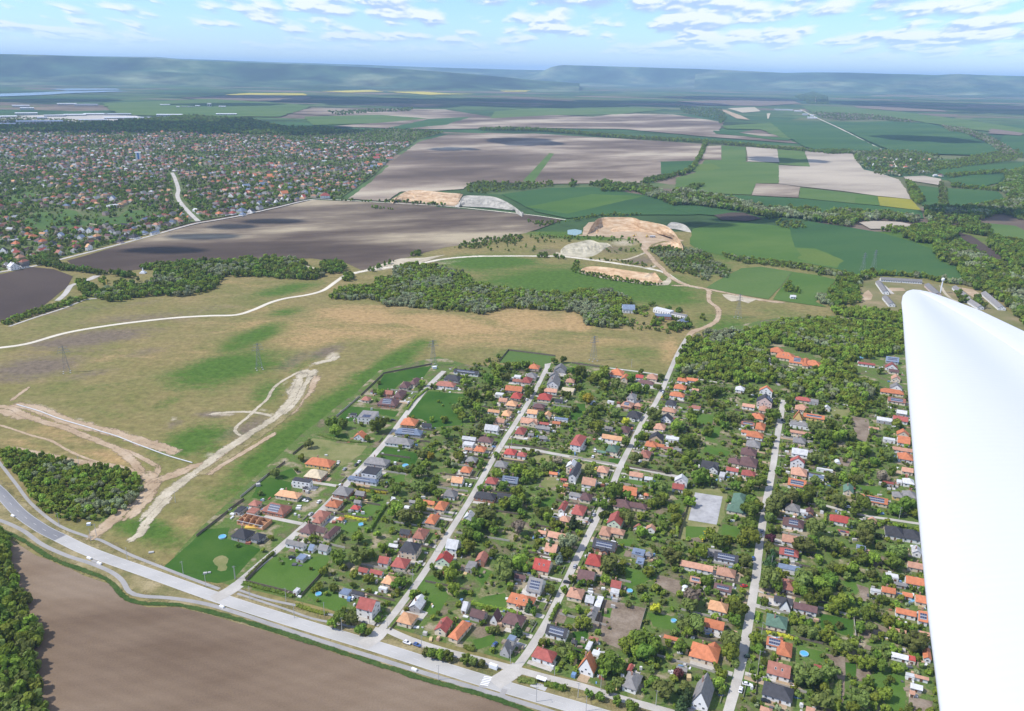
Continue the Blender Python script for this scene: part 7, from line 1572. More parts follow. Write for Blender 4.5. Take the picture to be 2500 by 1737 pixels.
CB = {k: raw_mesh('car_body', *bv, [m]) for k, m in CPAINT.items()}; CR = {k: raw_mesh('car_roof', *rv, [m]) for k, m in CPAINT.items()}; CG = raw_mesh('car_windows', *gv, [M['glass']]); WH = mesh_from(wb, 'wheel', [M['tyre']])
hb = MB(); hb.box(-.03, -.16, -.07, .03, .16, .07); HL = mesh_from(hb, 'headlight', [M['lamp']]); hb = MB(); hb.bar((0, -.02, 0), (0, .02, 0), .19, 8); RIM = mesh_from(hb, 'rim', [M['rim']])
def car(rg, x, y, k, where, th=None, van=False):
    p = G(rg, x, y+3); ns = nearest_street(p); th = math.atan2(ns[3].y, ns[3].x) if th is None else th
    root = empty('van' if van else 'car', (p.x, p.y, .17), th, f"{CARC[k][0]} {'van' if van else 'car'} {where}", 'van' if van else 'car', 'cars parked in the village'); root.scale = (1.05, 1.05, 1.35 if van else 1.05)
    inst('body', CB[k], root, (0, 0, 0)); inst('windows', CG, root, (0, 0, .003)); inst('roof_panel', CR[k], root, (0, 0, 0))
    for sx in (-1.3, 1.3):
        for sy in (-.78, .78): w_ = inst('wheel', WH, root, (sx, sy, .32)); inst('rim', RIM, w_, (0, .1 if sy > 0 else -.1, 0))
    for sy in (-.5, .5): inst('headlight', HL, root, (2.08, sy, .6))
for a in [('1', 1078, 778, 'w', 'on the pale drive behind the white two-storey corner house', 1.2), ('1', 1645, 392, 'd', 'parked on the second street by the charcoal house'), ('1', 830, 78, 'w', 'on the leftmost street by the orange brick terrace'), ('1', 770, 168, 's', 'before the brick-brown house on the leftmost street'), ('1', 635, 484, 'd', 'next to the slate-blue carport by the corner lawn', .2), ('1', 1468, 1102, 'w', 'on the grass island beside the service road', -.45), ('1', 1540, 1118, 'b', 'on the grass island behind the white one', -.45), ('1', 405, 378, 'd', 'by the charcoal house opposite the corner lawn', .3),
 ('1', 725, 62, 'd', 'in the yard of the pale orange hip-roofed house', .4), ('2', 965, 172, 's', 'on the third street beside the red hip-roofed house'), ('2', 945, 216, 'd', 'on the third street below the silver one'), ('2', 770, 664, 'd', 'standing crosswise on the third street', -.2), ('2', 828, 548, 's', 'near the bend of tree shade on the third street'), ('2', 246, 1116, 'b', 'in the garden beside the grey gabled corner house', 1.1), ('3', 494, 692, 'r', 'in the front yard beside the fourth street', .2), ('3', 972, 912, 'd', 'on the paved yard behind the dark gabled house', 1.6), ('3', 515, 1405, 'w', 'on the drive at the bottom of the fourth street', -.3), ('3', 470, 1445, 'w', 'parked on the verge at the bottom of the fourth street'), ('3', 650, 1525, 'd', 'in front of the big charcoal house at the bottom', -.3), ('3', 525, 1200, 'n', 'at a gate on the fourth street near the orange house', .2), ('3', 562, 490, 'b', 'at the kerb of the fourth street by the grey solar house'), ('3', 1256, 118, 'w', 'on the side lane near the bright red roof', -.3), ('3', 1060, 92, 'r', 'low on the side lane near its start', -.25), ('3', 625, 292, 's', 'in tree shade on the fourth street'),
 ('6', 712, 486, 'w', 'on the upper second street by the red roofs'), ('6', 637, 604, 'w', 'on the second street by the pale orange house'), ('6', 185, 1290, 'w', 'on the second street by the orange gabled house'), ('6', 1330, 1020, 'w', 'on the drive of the green-roofed house', 1.3), ('6', 1975, 462, 'y', 'at the top of the third street'), ('6', 1982, 420, 'w', 'at the top of the third street above the yellow one'), ('6', 1358, 1132, 'y', 'standing by the salmon house on the cross street', 1.2), ('6', 1018, 1150, 'd', 'by the house with the pale domed roof', 1.2), ('7', 985, 856, 'd', 'at the roadside of the upper fourth street'), ('7', 480, 1505, 'd', 'in the lane above the sports court', .2), ('7', 380, 1356, 's', 'between the small red-roofed houses above the court', 1.2), ('5', 1688, 652, 'd', 'in the wide drive on the leftmost street', 0), ('5', 1830, 490, 'w', 'near the top of the leftmost street'), ('5', 1385, 1025, 'w', 'outside the white flat-roofed house on the leftmost street'), ('5', 1358, 1052, 'd', 'outside the white flat-roofed house, below the white one'), ('5', 1255, 1090, 's', 'across the street from the white flat-roofed house'), ('5', 1215, 1236, 'w', 'outside the grey hip-roofed house on the leftmost street'), ('5', 930, 1360, 'd', 'on the drive of the pale orange hip-roofed house', -.3), ('5', 903, 1376, 'w', 'beside the dark one on the pale orange house drive', -.3)]:
    car(*a[:5], th=a[5] if len(a) > 5 else None)
car('6', 1352, 966, 'w', 'beside the green-roofed house on the cross street', 1.3, True)
# ================================================================ POLES AND PYLONS
M['steel'] = flat('galvanised_steel', (.22, .23, .24), .6); M['wood'] = flat('pole_wood', (.22, .20, .18), .9); M['concrete'] = flat('concrete', (.42, .41, .39), .9)
pb = MB(); pb.bar((0, 0, -.3), (0, 0, 9), .17, 6, 0, .10); POLE = mesh_from(pb, 'shaft', [M['concrete']])
pb = MB(); pb.bar((-1.0, 0, 8.5), (1.0, 0, 8.5), .06, 4); [pb.bar((x, 0, 8.5), (x, 0, 8.8), .05, 5) for x in (-.85, 0, .85)]; CROSS = mesh_from(pb, 'crossarm', [M['steel']])
pb = MB(); pb.bar((0, 0, 8.7), (0, -1.5, 9.1), .04, 4); pb.box(-.12, -2.0, 9.02, .12, -1.4, 9.14); LAMP = mesh_from(pb, 'lamp_arm', [M['steel']])
PL_ = [('1', 218, 638), ('4', 1330, 602), ('4', 1708, 636), ('1', 328, 785), ('1', 590, 800), ('1', 650, 920), ('1', 868, 905), ('1', 995, 1018), ('1', 1195, 960), ('1', 1325, 1000), ('1', 1573, 1148), ('1', 1697, 1370), ('2', 360, 1255), ('2', 547, 1528), ('2', 680, 1338), ('2', 850, 1498), ('2', 1015, 1440), ('2', 1415, 1555), ('2', 908, 1596), ('4', 925, 500), ('4', 430, 245), ('4', 700, 325), ('4', 660, 360), ('4', 1495, 695), ('8', 742, 1115), ('8', 1640, 1445), ('3', 1015, 90), ('3', 1620, 200), ('3', 600, 1260), ('3', 690, 560), ('3', 620, 1050), ('6', 470, 935), ('6', 1180, 1050), ('6', 1690, 180), ('6', 570, 930), ('1', 1510, 660), ('1', 1675, 440)]
PL_.sort(key=lambda t: pix(*t)[0])
for i, (rg, x, y) in enumerate(PL_):
    p = G(rg, x, y); root = empty('utility_pole', (p.x, p.y, 0), rnd.uniform(-.4, .4), f"slim concrete power pole, {ORD[i]} from the left of all the village poles", 'utility pole', 'power poles round the village')
    inst('shaft', POLE, root, (0, 0, 0)); inst('crossarm', CROSS, root, (0, 0, 0))
    if i % 3 == 0: inst('lamp_arm', LAMP, root, (0, 0, 0))
def pylon(rg, x, y, hgt, label):
    p = G(rg, x, y); root = empty('pylon', (p.x, p.y, 0), .5, label, 'pylon', 'lattice pylons crossing the meadow'); b = MB(); lv = [0, .2, .4, .58, .72, .84, .94, 1.0]
    wv = lambda t: 2.6*(1-t)**1.15+.35
    for s in range(len(lv)-1):
        a0, a1 = lv[s], lv[s+1]; w0, w1 = wv(a0), wv(a1); z0, z1 = a0*hgt, a1*hgt; c0 = [(-w0, -w0, z0), (w0, -w0, z0), (w0, w0, z0), (-w0, w0, z0)]; c1 = [(-w1, -w1, z1), (w1, -w1, z1), (w1, w1, z1), (-w1, w1, z1)]
        for k in range(4):
            b.bar(c0[k], c1[k], .09); b.bar(c0[k], c1[(k+1) % 4], .05); b.bar(c0[(k+1) % 4], c1[k], .05); b.bar(c1[k], c1[(k+1) % 4], .05)
    b.build('lattice_tower', M['steel'], root)
    for f, w in ((.74, 5.5), (.84, 4.6), (.94, 3.6)):
        b = MB(); z = f*hgt
        for s in (-1, 1): b.bar((0, .3, z), (s*w, 0, z+.2), .1); b.bar((0, -.3, z), (s*w, 0, z+.2), .1); b.bar((0, 0, z+1.1), (s*w, 0, z+.25), .08); b.bar((s*w, 0, z+.2), (s*w, 0, z-1.5), .1, 5)
        b.build('crossarm', M['steel'], root)
    b = MB(); w = 2.95
    for sx in (-1, 1):
        for sy in (-1, 1): b.box(sx*w-.6, sy*w-.6, -.2, sx*w+.6, sy*w+.6, .4)
    b.build('footing', M['concrete'], root)
for a in [('8', 625, 228, 27, 'lattice pylon on the grey-brown meadow at the far left'), ('5', 490, 190, 27, 'lattice pylon in the middle of the open meadow'), ('5', 2050, 155, 27, 'lattice pylon behind the top of the leftmost street'), ('6', 1335, 118, 27, 'lattice pylon on the dry meadow behind the village'), ('17', 1940, 1335, 30, 'lattice pylon beside the quarry road near the sandy lot'), ('14', 1232, 975, 28, 'lattice pylon in the dark green field'), ('14', 1305, 955, 28, 'lattice pylon in the dark green field, right one of two')]: pylon(*a)
# ================================================================ STREET FURNITURE AND SMALL THINGS
def shelter():
    p = G('2', 585, 1385); root = empty('bus_shelter', (p.x, p.y, .12), -.42, 'small bus shelter with a white roof beside the main road', 'bus shelter')
    b = MB(); b.box(-2.2, .9, 0, 2.2, 1.0, 2.2); b.box(-2.2, -.9, 0, -2.1, .9, 2.2); b.box(2.1, -.9, 0, 2.2, .9, 2.2); b.build('glass_wall', M['glass'], root); b = MB(); b.box(-2.5, -1.3, 2.21, 2.5, 1.2, 2.4); b.build('roof', WHITE, root); b = MB(); b.box(-1.8, .4, .4, 1.8, .85, .5); b.build('bench', M['wood'], root)
    b = MB(); b.box(-4, -5, -.02, 4, -1.3, .03); b.build('stop_platform', M['concrete'], root)
shelter()
def blk(rg, x, y, sx, sy, sz, th, mat, name, label, cat, group=None):
    p = G(rg, x, y); b = MB(); b.box(-sx/2, -sy/2, 0, sx/2, sy/2, sz); b.box(-sx/2+.15, -sy/2+.15, sz, sx/2-.15, sy/2-.15, sz+.12); o = b.build(name, mat, loc=(p.x, p.y, .12)); o.rotation_euler.z = th; tag(o, label, cat, group); return o
for i, a in enumerate([('4', 648, 490, 'left of the two by the culvert bridge'), ('4', 722, 527, 'right of the two by the culvert bridge'), ('4', 1610, 842, 'at the culvert opposite the leftmost street'), ('4', 95, 183, 'at the bend of the main road near the left edge'), ('1', 1520, 1298, 'at the culvert opposite the third street')]): blk(*a[:3], 3.4 if i < 2 else 3.0, 1.2, .9, -.45, M['white'], 'culvert_headwall', 'white concrete culvert headwall '+a[3], 'headwall', 'culvert headwalls')
sheet('culvert_bridge', '4', "655,505 700,522 720,512 680,492", .13, M['bikepath']); sheet('culvert_bridge', '2', "130,1420 180,1430 235,1360 190,1345", .13, M['bikepath']); sheet('culvert_bridge', '2', "275,1480 315,1490 340,1440 300,1430", .13, M['bikepath'])
for a in [('2', 222, 1280, 'taller white kiosk left of its twin by the footpath'), ('2', 250, 1290, 'white kiosk right of its twin by the footpath')]: blk(*a[:3], 2.2, 1.6, 2.3, -.4, WHITE, 'kiosk', a[3], 'kiosk', 'kiosks at the crossing')
blk('4', 645, 246, 2.4, 1.8, 1.4, .3, WHITE, 'container', 'white box container standing in the grass below the green thicket', 'container')
blk('4', 1098, 446, 3, 1.6, .5, .3, M['concrete'], 'concrete_slab', 'pale concrete slab lying in the grass by the footpath', 'slab')
blk('4', 1490, 596, 2.2, 1.5, .5, .2, M['concrete'], 'concrete_slab', 'pale concrete slab on the corner lawn at left of two', 'slab'); blk('4', 1520, 592, 1.6, 1.2, .5, .2, M['concrete'], 'concrete_slab', 'pale concrete slab on the corner lawn at right of two', 'slab')
blk('5', 480, 1240, 3, 2.2, 1.8, .4, M['concrete'], 'garden_box', 'grey box standing at the meadow fence behind the orange houses', 'box'); blk('5', 2062, 185, 4, 3, 2.2, .2, WHITE, 'hut', 'small white hut beside the pylon at the top of the leftmost street', 'hut')
def pool(rg, x, y, r, label):
    p = G(rg, x, y); root = empty('pool', (p.x, p.y, .1), 0, label, 'pool', 'garden pools'); b = MB(); n = 16
    V = []; F = []
    for k in range(n):
        a = k*6.2832/n
        for rr, z in ((r, 0), (r, .8), (r-.2, .8), (r-.2, .55)): V.append((math.cos(a)*rr, math.sin(a)*rr, z))
    for k in range(n):
        for j in range(3): F.append((k*4+j, ((k+1) % n)*4+j, ((k+1) % n)*4+j+1, k*4+j+1))
    b.add(V, F); b.build('pool_wall', flat('pool_liner', (.35, .5, .62), .5), root); b = MB(); b.add([(math.cos(k*6.2832/n)*(r-.21), math.sin(k*6.2832/n)*(r-.21), .6) for k in range(n)], [tuple(range(n))]); b.build('pool_water', flat('pool_blue', (.10, .36, .55), .1, .5), root)
pool('1', 128, 335, 2.4, 'round blue pool beside the grey twin-roofed house'); pool('1', 825, 750, 1.8, 'small blue round trampoline pool near the yellow-green tree'); pool('3', 930, 1185, 2.2, 'blue pool on the lawn behind the black solar roof'); pool('2', 1545, 945, 1.6, 'small blue pool on the lawn left of the orange roofs'); pool('2', 1225, 728, 1.8, 'white-rimmed pool on the lawn below the red shed'); pool('1', 1135, 245, 1.8, 'pale blue pool on the lawn below the bright red hut'); pool('2', 968, 1086, 1.7, 'blue pool by the flat sheds near the white gable'); pool('5', 1800, 1060, 2.4, 'pale pool behind the charcoal hip-roofed house'); pool('7', 1725, 283, 2.5, 'bright blue pool among the trees behind the red long shed'); pool('3', 1720, 1498 - 700, 1.2, 'small blue pool in the paved yard near the wing')
def greenhouse(rg, x, y, L, label, th=.3):
    p = G(rg, x, y); root = empty('greenhouse', (p.x, p.y, .1), th, label, 'greenhouse', 'greenhouses in the gardens'); V = []; F = []; n = 7
    for s in (-L/2, L/2):
        for k in range(n+1): a = math.pi*k/n; V.append((s, math.cos(a)*2, math.sin(a)*1.9))
    F = [(k, k+1, n+2+k, n+1+k) for k in range(n)] + [tuple(range(n, -1, -1)), tuple(range(n+1, 2*n+2))]; b = MB(); b.add(V, F); b.build('film', flat('greenhouse_film', (.6, .63, .62), .35), root); b = MB()
    for s in (-L/2, 0, L/2):
        for k in range(n): a, c = math.pi*k/n, math.pi*(k+1)/n; b.bar((s, math.cos(a)*2.04, math.sin(a)*1.94), (s, math.cos(c)*2.04, math.sin(c)*1.94), .05)
    b.build('hoop_frame', M['steel'], root)
greenhouse('6', 1330, 520, 6, 'white plastic tunnel greenhouse in the gardens left of the third street', 1.3); greenhouse('3', 68, 722, 6, 'pale tunnel greenhouse beside the soil plot near the salmon houses', 1.4); greenhouse('7', 1500, 1255, 5, 'small pale greenhouse in the gardens near the wing', 1.4); greenhouse('6', 1010, 668, 8, 'long white tunnel greenhouse behind the salmon house', -.1)
def playground():
    for i, (x, y, c) in enumerate([(210, 312, (.7, .5, .03)), (192, 370, (.7, .5, .03)), (290, 330, (.15, .3, .1))]):
        p = G('3', x, y); root = empty('climbing_frame', (p.x, p.y, .1), i, ['yellow spring rider frame below the sports court', 'yellow play frame nearest the hedge below the court', 'green play frame beside the trees below the court'][i], 'play equipment', 'playground things'); b = MB()
        for s in (-1, 1): b.bar((s, -.7, 0), (s*.9, 0, 2.1), .09); b.bar((s, .7, 0), (s*.9, 0, 2.1), .09)
        b.build('leg_frame', M['steel'], root); b = MB(); b.box(-1, -.25, 1.9, 1, .25, 2.2); b.box(-.5, -.3, .5, .5, .3, .7); b.build('seat', flat(f'play_paint{i}', c, .5), root)
playground()
for i, (x, y) in enumerate([(20, 290), (140, 255), (75, 320)]):
    p = G('3', 75+x, y); 
# pipeline pieces laid along the sandy cut
pp = path_pts('8', "160,535 240,558 380,600 520,655 660,700 800,740 940,785 1090,830 1240,890 1400,950 1590,1020 1800,1080", 9)
mpipe = flat('pipe_coat', (.55, .55, .54), .5)
for i in range(len(pp)-1):
    a, c = pp[i], pp[i].lerp(pp[i+1], .97); b = MB(); m = (a+c)/2; b.bar((a-m)+Vector((0, 0, .55)), (c-m)+Vector((0, 0, .55)), .42, 8); b.bar((a-m)*.86+Vector((0, 0, .55)), (a-m)*.82+Vector((0, 0, .55)), .5, 8)
    o = b.build('pipe_section', mpipe, loc=(m.x, m.y, .12), smooth=False); tag(o, f'pale pipe length on the sandy cut, {ORD[i]} from its left end', 'pipe', 'pipe lengths along the sandy cut')
def monument():
    p = G('12', 945, 995); root = empty('monument', (p.x, p.y, .25), 0, 'small white pointed monument among the park trees on the ridge', 'monument'); b = MB(); b.box(-4, -4, 0, 4, 4, 1.2); b.box(-2.5, -2.5, 1.2, 2.5, 2.5, 3); b.build('plinth', WHITE, root); b = MB(); b.bar((0, 0, 3), (0, 0, 9), 1.4, 8, 0, .1); b.build('spire', WHITE, root)
    p = G('12', 708, 1090); root = empty('monument', (p.x, p.y, .25), 0, 'tall yellow wooden figure post in the park near the white terrace', 'monument'); b = MB(); b.box(-1.2, -1.2, 0, 1.2, 1.2, 1); b.build('plinth', WHITE, root); b = MB(); b.bar((0, 0, 1), (0, 0, 11), 1.1, 6, 0, .7); b.build('post', flat('yellow_wood', (.55, .40, .10), .7), root)
    b = MB(); p = G('14', 1745, 1125); root = empty('water_tower', (p.x, p.y, 0), 0, 'slim white water tower between the farm sheds behind the wing', 'water tower'); b.bar((0, 0, 0), (0, 0, 17), .8, 10); b.build('shaft', WHITE, root); b = MB(); b.bar((0, 0, 17), (0, 0, 18.5), 1.0, 12, 0, 2.2); b.bar((0, 0, 18.5), (0, 0, 21), 2.2, 12); b.bar((0, 0, 21), (0, 0, 22), 2.2, 12, 0, .5); b.build('tank', WHITE, root)
    b = MB(); p = G('11', 918, 685); root = empty('mast', (p.x, p.y, 0), 0, 'tall red and white mast on the far plain above the country road', 'mast'); 
    for k in range(6):
        b = MB(); b.bar((0, 0, k*14), (0, 0, k*14+14), 1.6-.12*k, 6); b.build('mast_section', WHITE if k % 2 else flat('mast_red', (.45, .08, .05), .6), root)
monument()
# quarry machines
def digger(rg, x, y, th, label):
    p = G(rg, x, y); root = empty('excavator', (p.x, p.y, .25), th, label, 'excavator', 'machines in the quarry'); ye = flat('machine_yellow', (.6, .4, .04), .5) if 'machine_yellow' not in bpy.data.materials else bpy.data.materials['machine_yellow']
    b = MB(); b.box(-2, -1.6, 0, 2, -1.0, .9); b.box(-2, 1.0, 0, 2, 1.6, .9); b.build('track', M['tyre'], root); b = MB(); b.box(-2, -1.3, 1.0, 1.4, 1.3, 2.2); b.build('body', ye, root); b = MB(); b.box(.2, -1.2, 2.2, 1.4, -.1, 3.3); b.build('cab', M['glass'], root); b = MB(); b.bar((1.2, .4, 2), (4, .4, 4.6), .3); b.bar((4, .4, 4.6), (6, .4, 2.2), .25); b.box(5.6, -.1, 1.2, 6.6, .9, 2.2); b.build('boom', ye, root)
digger('17', 715, 378, .4, 'small dark excavator on the quarry floor'); digger('17', 865, 385, 1.2, 'small excavator beside the quarry shed'); digger('13', 745, 1040 - 510, .3, 'excavator in the upper sand pit')
barn('17', (900, 388), (965, 390), 5, 'w', 'g', 'low white-roofed shed on the floor of the sand quarry', name='shed', cat='shed', group=None, wh=3, rt='f')
# small things lying about in the yards
def clutter():
    r = random.Random(9); V = []; F = []; Cc = []
    pal = [(.6, .6, .58)]*4 + [(.42, .40, .37)]*3 + [(.25, .2, .15)]*3 + [(.3, .12, .08), (.15, .25, .4), (.5, .38, .2), (.1, .1, .11), (.45, .3, .2)]
    for h in HOUSES:
        for i in range(r.choice((2, 3, 4, 5, 6, 7))):
            a = r.uniform(0, 6.283); d = r.uniform(.55, 1.25)*max(h['L'], h['W'])*.75+1.5; x, y = h['c'].x+math.cos(a)*d, h['c'].y+math.sin(a)*d
            if in_house(x, y, .2) or near_street(x, y, 4): continue
            sx, sy, sz = r.uniform(.4, 1.7), r.uniform(.3, 1.2), r.choice((.3, .5, .8, 1.2, 1.9)); th = h['th']+r.choice((0, .3, 1.57)); c, s = math.cos(th), math.sin(th); b = len(V)
            for X, Y, Z in ((-sx, -sy, 0), (sx, -sy, 0), (sx, sy, 0), (-sx, sy, 0), (-sx*.95, -sy*.95, sz), (sx*.95, -sy*.95, sz), (sx*.95, sy*.95, sz*.93), (-sx*.95, sy*.95, sz*.93)): V.append((x+X*c-Y*s, y+X*s+Y*c, Z+.06))
            F += [tuple(b+j for j in q) for q in ((0, 1, 5, 4), (1, 2, 6, 5), (2, 3, 7, 6), (3, 0, 4, 7), (4, 5, 6, 7))]; k = r.choice(pal); Cc += [k]*5
    o = mesh_obj('yard_clutter', V, F, M['town']); at = o.data.attributes.new('paint', 'FLOAT_COLOR', 'FACE'); at.data.foreach_set('color', np.array([(c[0], c[1], c[2], 1) for c in Cc], np.float32).ravel()); tag(o, 'bins, woodpiles, covers and other small things in the yards', kind='stuff')
clutter()
def yards():
    n = 0
    for h in HOUSES:
        if h['small'] or rnd.random() < .3: continue
        c, th = h['c'], h['th']; ax = Vector((math.cos(th), math.sin(th), 0)); ay = Vector((-ax.y, ax.x, 0)); s = rnd.choice((-1, 1)); w, d = rnd.uniform(3, 6), rnd.uniform(5, 10)
        q = c + ay*(s*(h['W']/2)) if rnd.random() < .5 else c + ax*(s*h['L']/2); P = [q+ax*(-d*.5)+ay*(-w*.6), q+ax*(d*.5)+ay*(-w*.5), q+ax*(d*.45)+ay*(w*.55), q+ax*(-d*.5)+ay*(w*.6)]
        o = mesh_obj('yard', [(v.x-c.x, v.y-c.y, 0) for v in rough_poly(P, .5, 2, n)], [tuple(range(len(rough_poly(P, .5, 2, n))))], M[rnd.choice(['paving', 'sand', 'street', 'bed', 'dry'])], loc=(c.x, c.y, .145+(n % 11)*.003)); n += 1
        if o.data.polygons[0].normal.z < 0: o.data.flip_normals()
        tag(o, kind='structure')
yards()
# ================================================================ FENCES AND HEDGES BETWEEN THE PLOTS
M['fence'] = flat('fence_board', (.17, .14, .11), .9, ns=.8); M['fencew'] = flat('fence_wall', (.42, .39, .34), .9, ns=.8, amt=.1); M['hedge'] = LM['d']
def fence(a, b_, hgt, mat, label, grp='fences between the plots', name='garden_fence'):
    d = b_-a; L = d.length; c = (a+b_)/2; th = math.atan2(d.y, d.x); n = max(1, int(L/3.0)); root = empty(name, (c.x, c.y, .06), th, label, 'fence', grp)
    for i in range(n):
        x0, x1 = -L/2+i*L/n, -L/2+(i+1)*L/n; key = (round(L/n, 1), hgt, mat.name)
        if key not in FPAN: bb = MB(); w = round(L/n, 1); bb.box(-w/2+.06, -.04, .08, w/2-.06, .04, hgt); FPAN[key] = mesh_from(bb, 'panel', [mat]); bb = MB(); bb.box(-.07, -.07, 0, .07, .07, hgt+.12); FPST[key] = mesh_from(bb, 'post', [mat])
        inst('panel', FPAN[key], root, ((x0+x1)/2, 0, 0)); inst('post', FPST[key], root, (x0, 0, 0))
    inst('post', FPST[key], root, (L/2, 0, 0))
FPAN = {}; FPST = {}
fr = {}
for h in HOUSES:
    if h['row'] == 'front' and not h['small']: fr.setdefault((h['k'], h['side']), []).append(h)
for (k, side), hs in fr.items():
    hs.sort(key=lambda h: h['s']); P = SP[k]
    for i, h in enumerate(hs[:-1]):
        g = hs[i+1]; a = P[h['s']]; b_ = P[g['s']]
        if (a-b_).length > 45 or (a-b_).length < 9: continue
        m = (a+b_)/2; t = (b_-a).normalized(); nr = Vector((-t.y, t.x, 0))*side; d = rnd.uniform(24, 36); s0 = m+nr*4.5; s1 = m+nr*(4.5+d)
        if any(in_house(*(s0.lerp(s1, f)).to_tuple()[:2], .3) for f in np.linspace(0, 1, 14)): continue
        fence(s0, s1, 1.5, rnd.choice((M['fence'], M['fencew'], M['fence'])), f"plot fence above {h['ref']}")
    for i, h in enumerate(hs):                     # street front
        a = P[h['s']]; t = (P[min(h['s']+1, len(P)-1)]-P[max(0, h['s']-1)]); t.z = 0; t.normalize(); nr = Vector((-t.y, t.x, 0))*side; w = 6.0
        s0, s1 = a+nr*4.6-t*w, a+nr*4.6+t*(w-3.5)
        if any(in_house(*(s0.lerp(s1, f)).to_tuple()[:2], .3) for f in np.linspace(0, 1, 8)): continue
        fence(s0, s1, 1.1, rnd.choice((M['fence'], M['fencew'])), f"low street fence before {h['ref']}", 'fences along the streets')
FL = [('1', (300, 660), (640, 745), 'dark fence along the footpath below the corner lawn'), ('1', (300, 655), (480, 470), 'dark fence between the leftmost street and the corner lawn'), ('1', (700, 765), (850, 600), 'dark fence at the right side of the corner lawn'), ('1', (175, 140), (285, 62), 'brown board fence behind the black pool house'), ('1', (-60, 330), (170, 150), 'meadow fence behind the first houses of the leftmost street'), ('5', (320, 1345), (560, 1150), 'meadow fence behind the pale orange house'), ('5', (560, 1150), (720, 1030), 'meadow fence behind the orange house'), ('5', (790, 960), (900, 870), 'meadow fence beside the dry plot'), ('5', (1180, 620), (1390, 440), 'meadow fence behind the white solar house'), ('5', (1400, 430), (1600, 240), 'meadow fence behind the maroon-brown roofs'), ('5', (1600, 235), (2040, 150), 'top fence of the deep green lawn at the pylon'), ('3', (1030, 850), (1290, 915), 'long pale wall behind the dark gabled house'), ('3', (575, 1480), (600, 1260), 'white street wall at the bottom of the fourth street'), ('3', (1290, 930), (1305, 1060), 'pale fence at the end of the long lawn'), ('2', (1000, 1000), (1040, 790), 'dark fence at the left of the big soil plot'), ('2', (1300, 1000), (1345, 850), 'pale fence at the right of the big soil plot'), ('6', (1130, 145), (1480, 195), 'dark fence behind the top of the third street'), ('6', (450, 135), (540, 25), 'dark fence at the left of the top paddock'), ('6', (540, 25), (980, 80), 'dark fence along the back of the top paddock'), ('3', (20, 350), (110, 10), 'tall dark fence left of the sports court')]
for i, (rg, p, q, lab) in enumerate(FL): fence(G(rg, *p), G(rg, *q), 1.7 if i != 12 else 1.4, M['fencew'] if any(w in lab for w in ('pale', 'white')) else M['fence'], lab)
def hedge(rg, s, w, hgt, label, k='d'):
    P_ = path_pts(rg, s, 1.0); V = []; F = []; r = random.Random(len(s)); c = P_[len(P_)//2].copy()
    for i, p in enumerate(P_):
        t = P_[min(i+1, len(P_)-1)]-P_[max(0, i-1)]; t.normalize(); n = Vector((-t.y, t.x, 0))
        for (u, z) in ((-.5, 0), (-.55, .6), (-.3, 1), (.3, 1), (.55, .6), (.5, 0)):
            q = p-c+n*(u*w*r.uniform(.8, 1.25)); V.append((q.x, q.y, z*hgt*r.uniform(.85, 1.2)))
        if i: F += [((i-1)*6+j, (i-1)*6+j+1, i*6+j+1, i*6+j) for j in range(5)]
    for i in range(len(P_)*9):
        p = P_[r.randrange(len(P_))]-c; q = Vector((p.x+r.uniform(-.6, .6)*w, p.y+r.uniform(-.6, .6)*w, hgt*r.uniform(.4, 1.15))); a = Vector((r.gauss(0, 1), r.gauss(0, 1), r.gauss(0, 1))).normalized()*.28; b_ = a.orthogonal().normalized()*.26; n = len(V); V += [q-a-b_, q+a-b_, q+a+b_, q-a+b_]; F.append((n, n+1, n+2, n+3))
    o = mesh_obj('hedge', V, F, LM[k], loc=(c.x, c.y, .05)); tag(o, label, 'hedge', 'garden hedges')
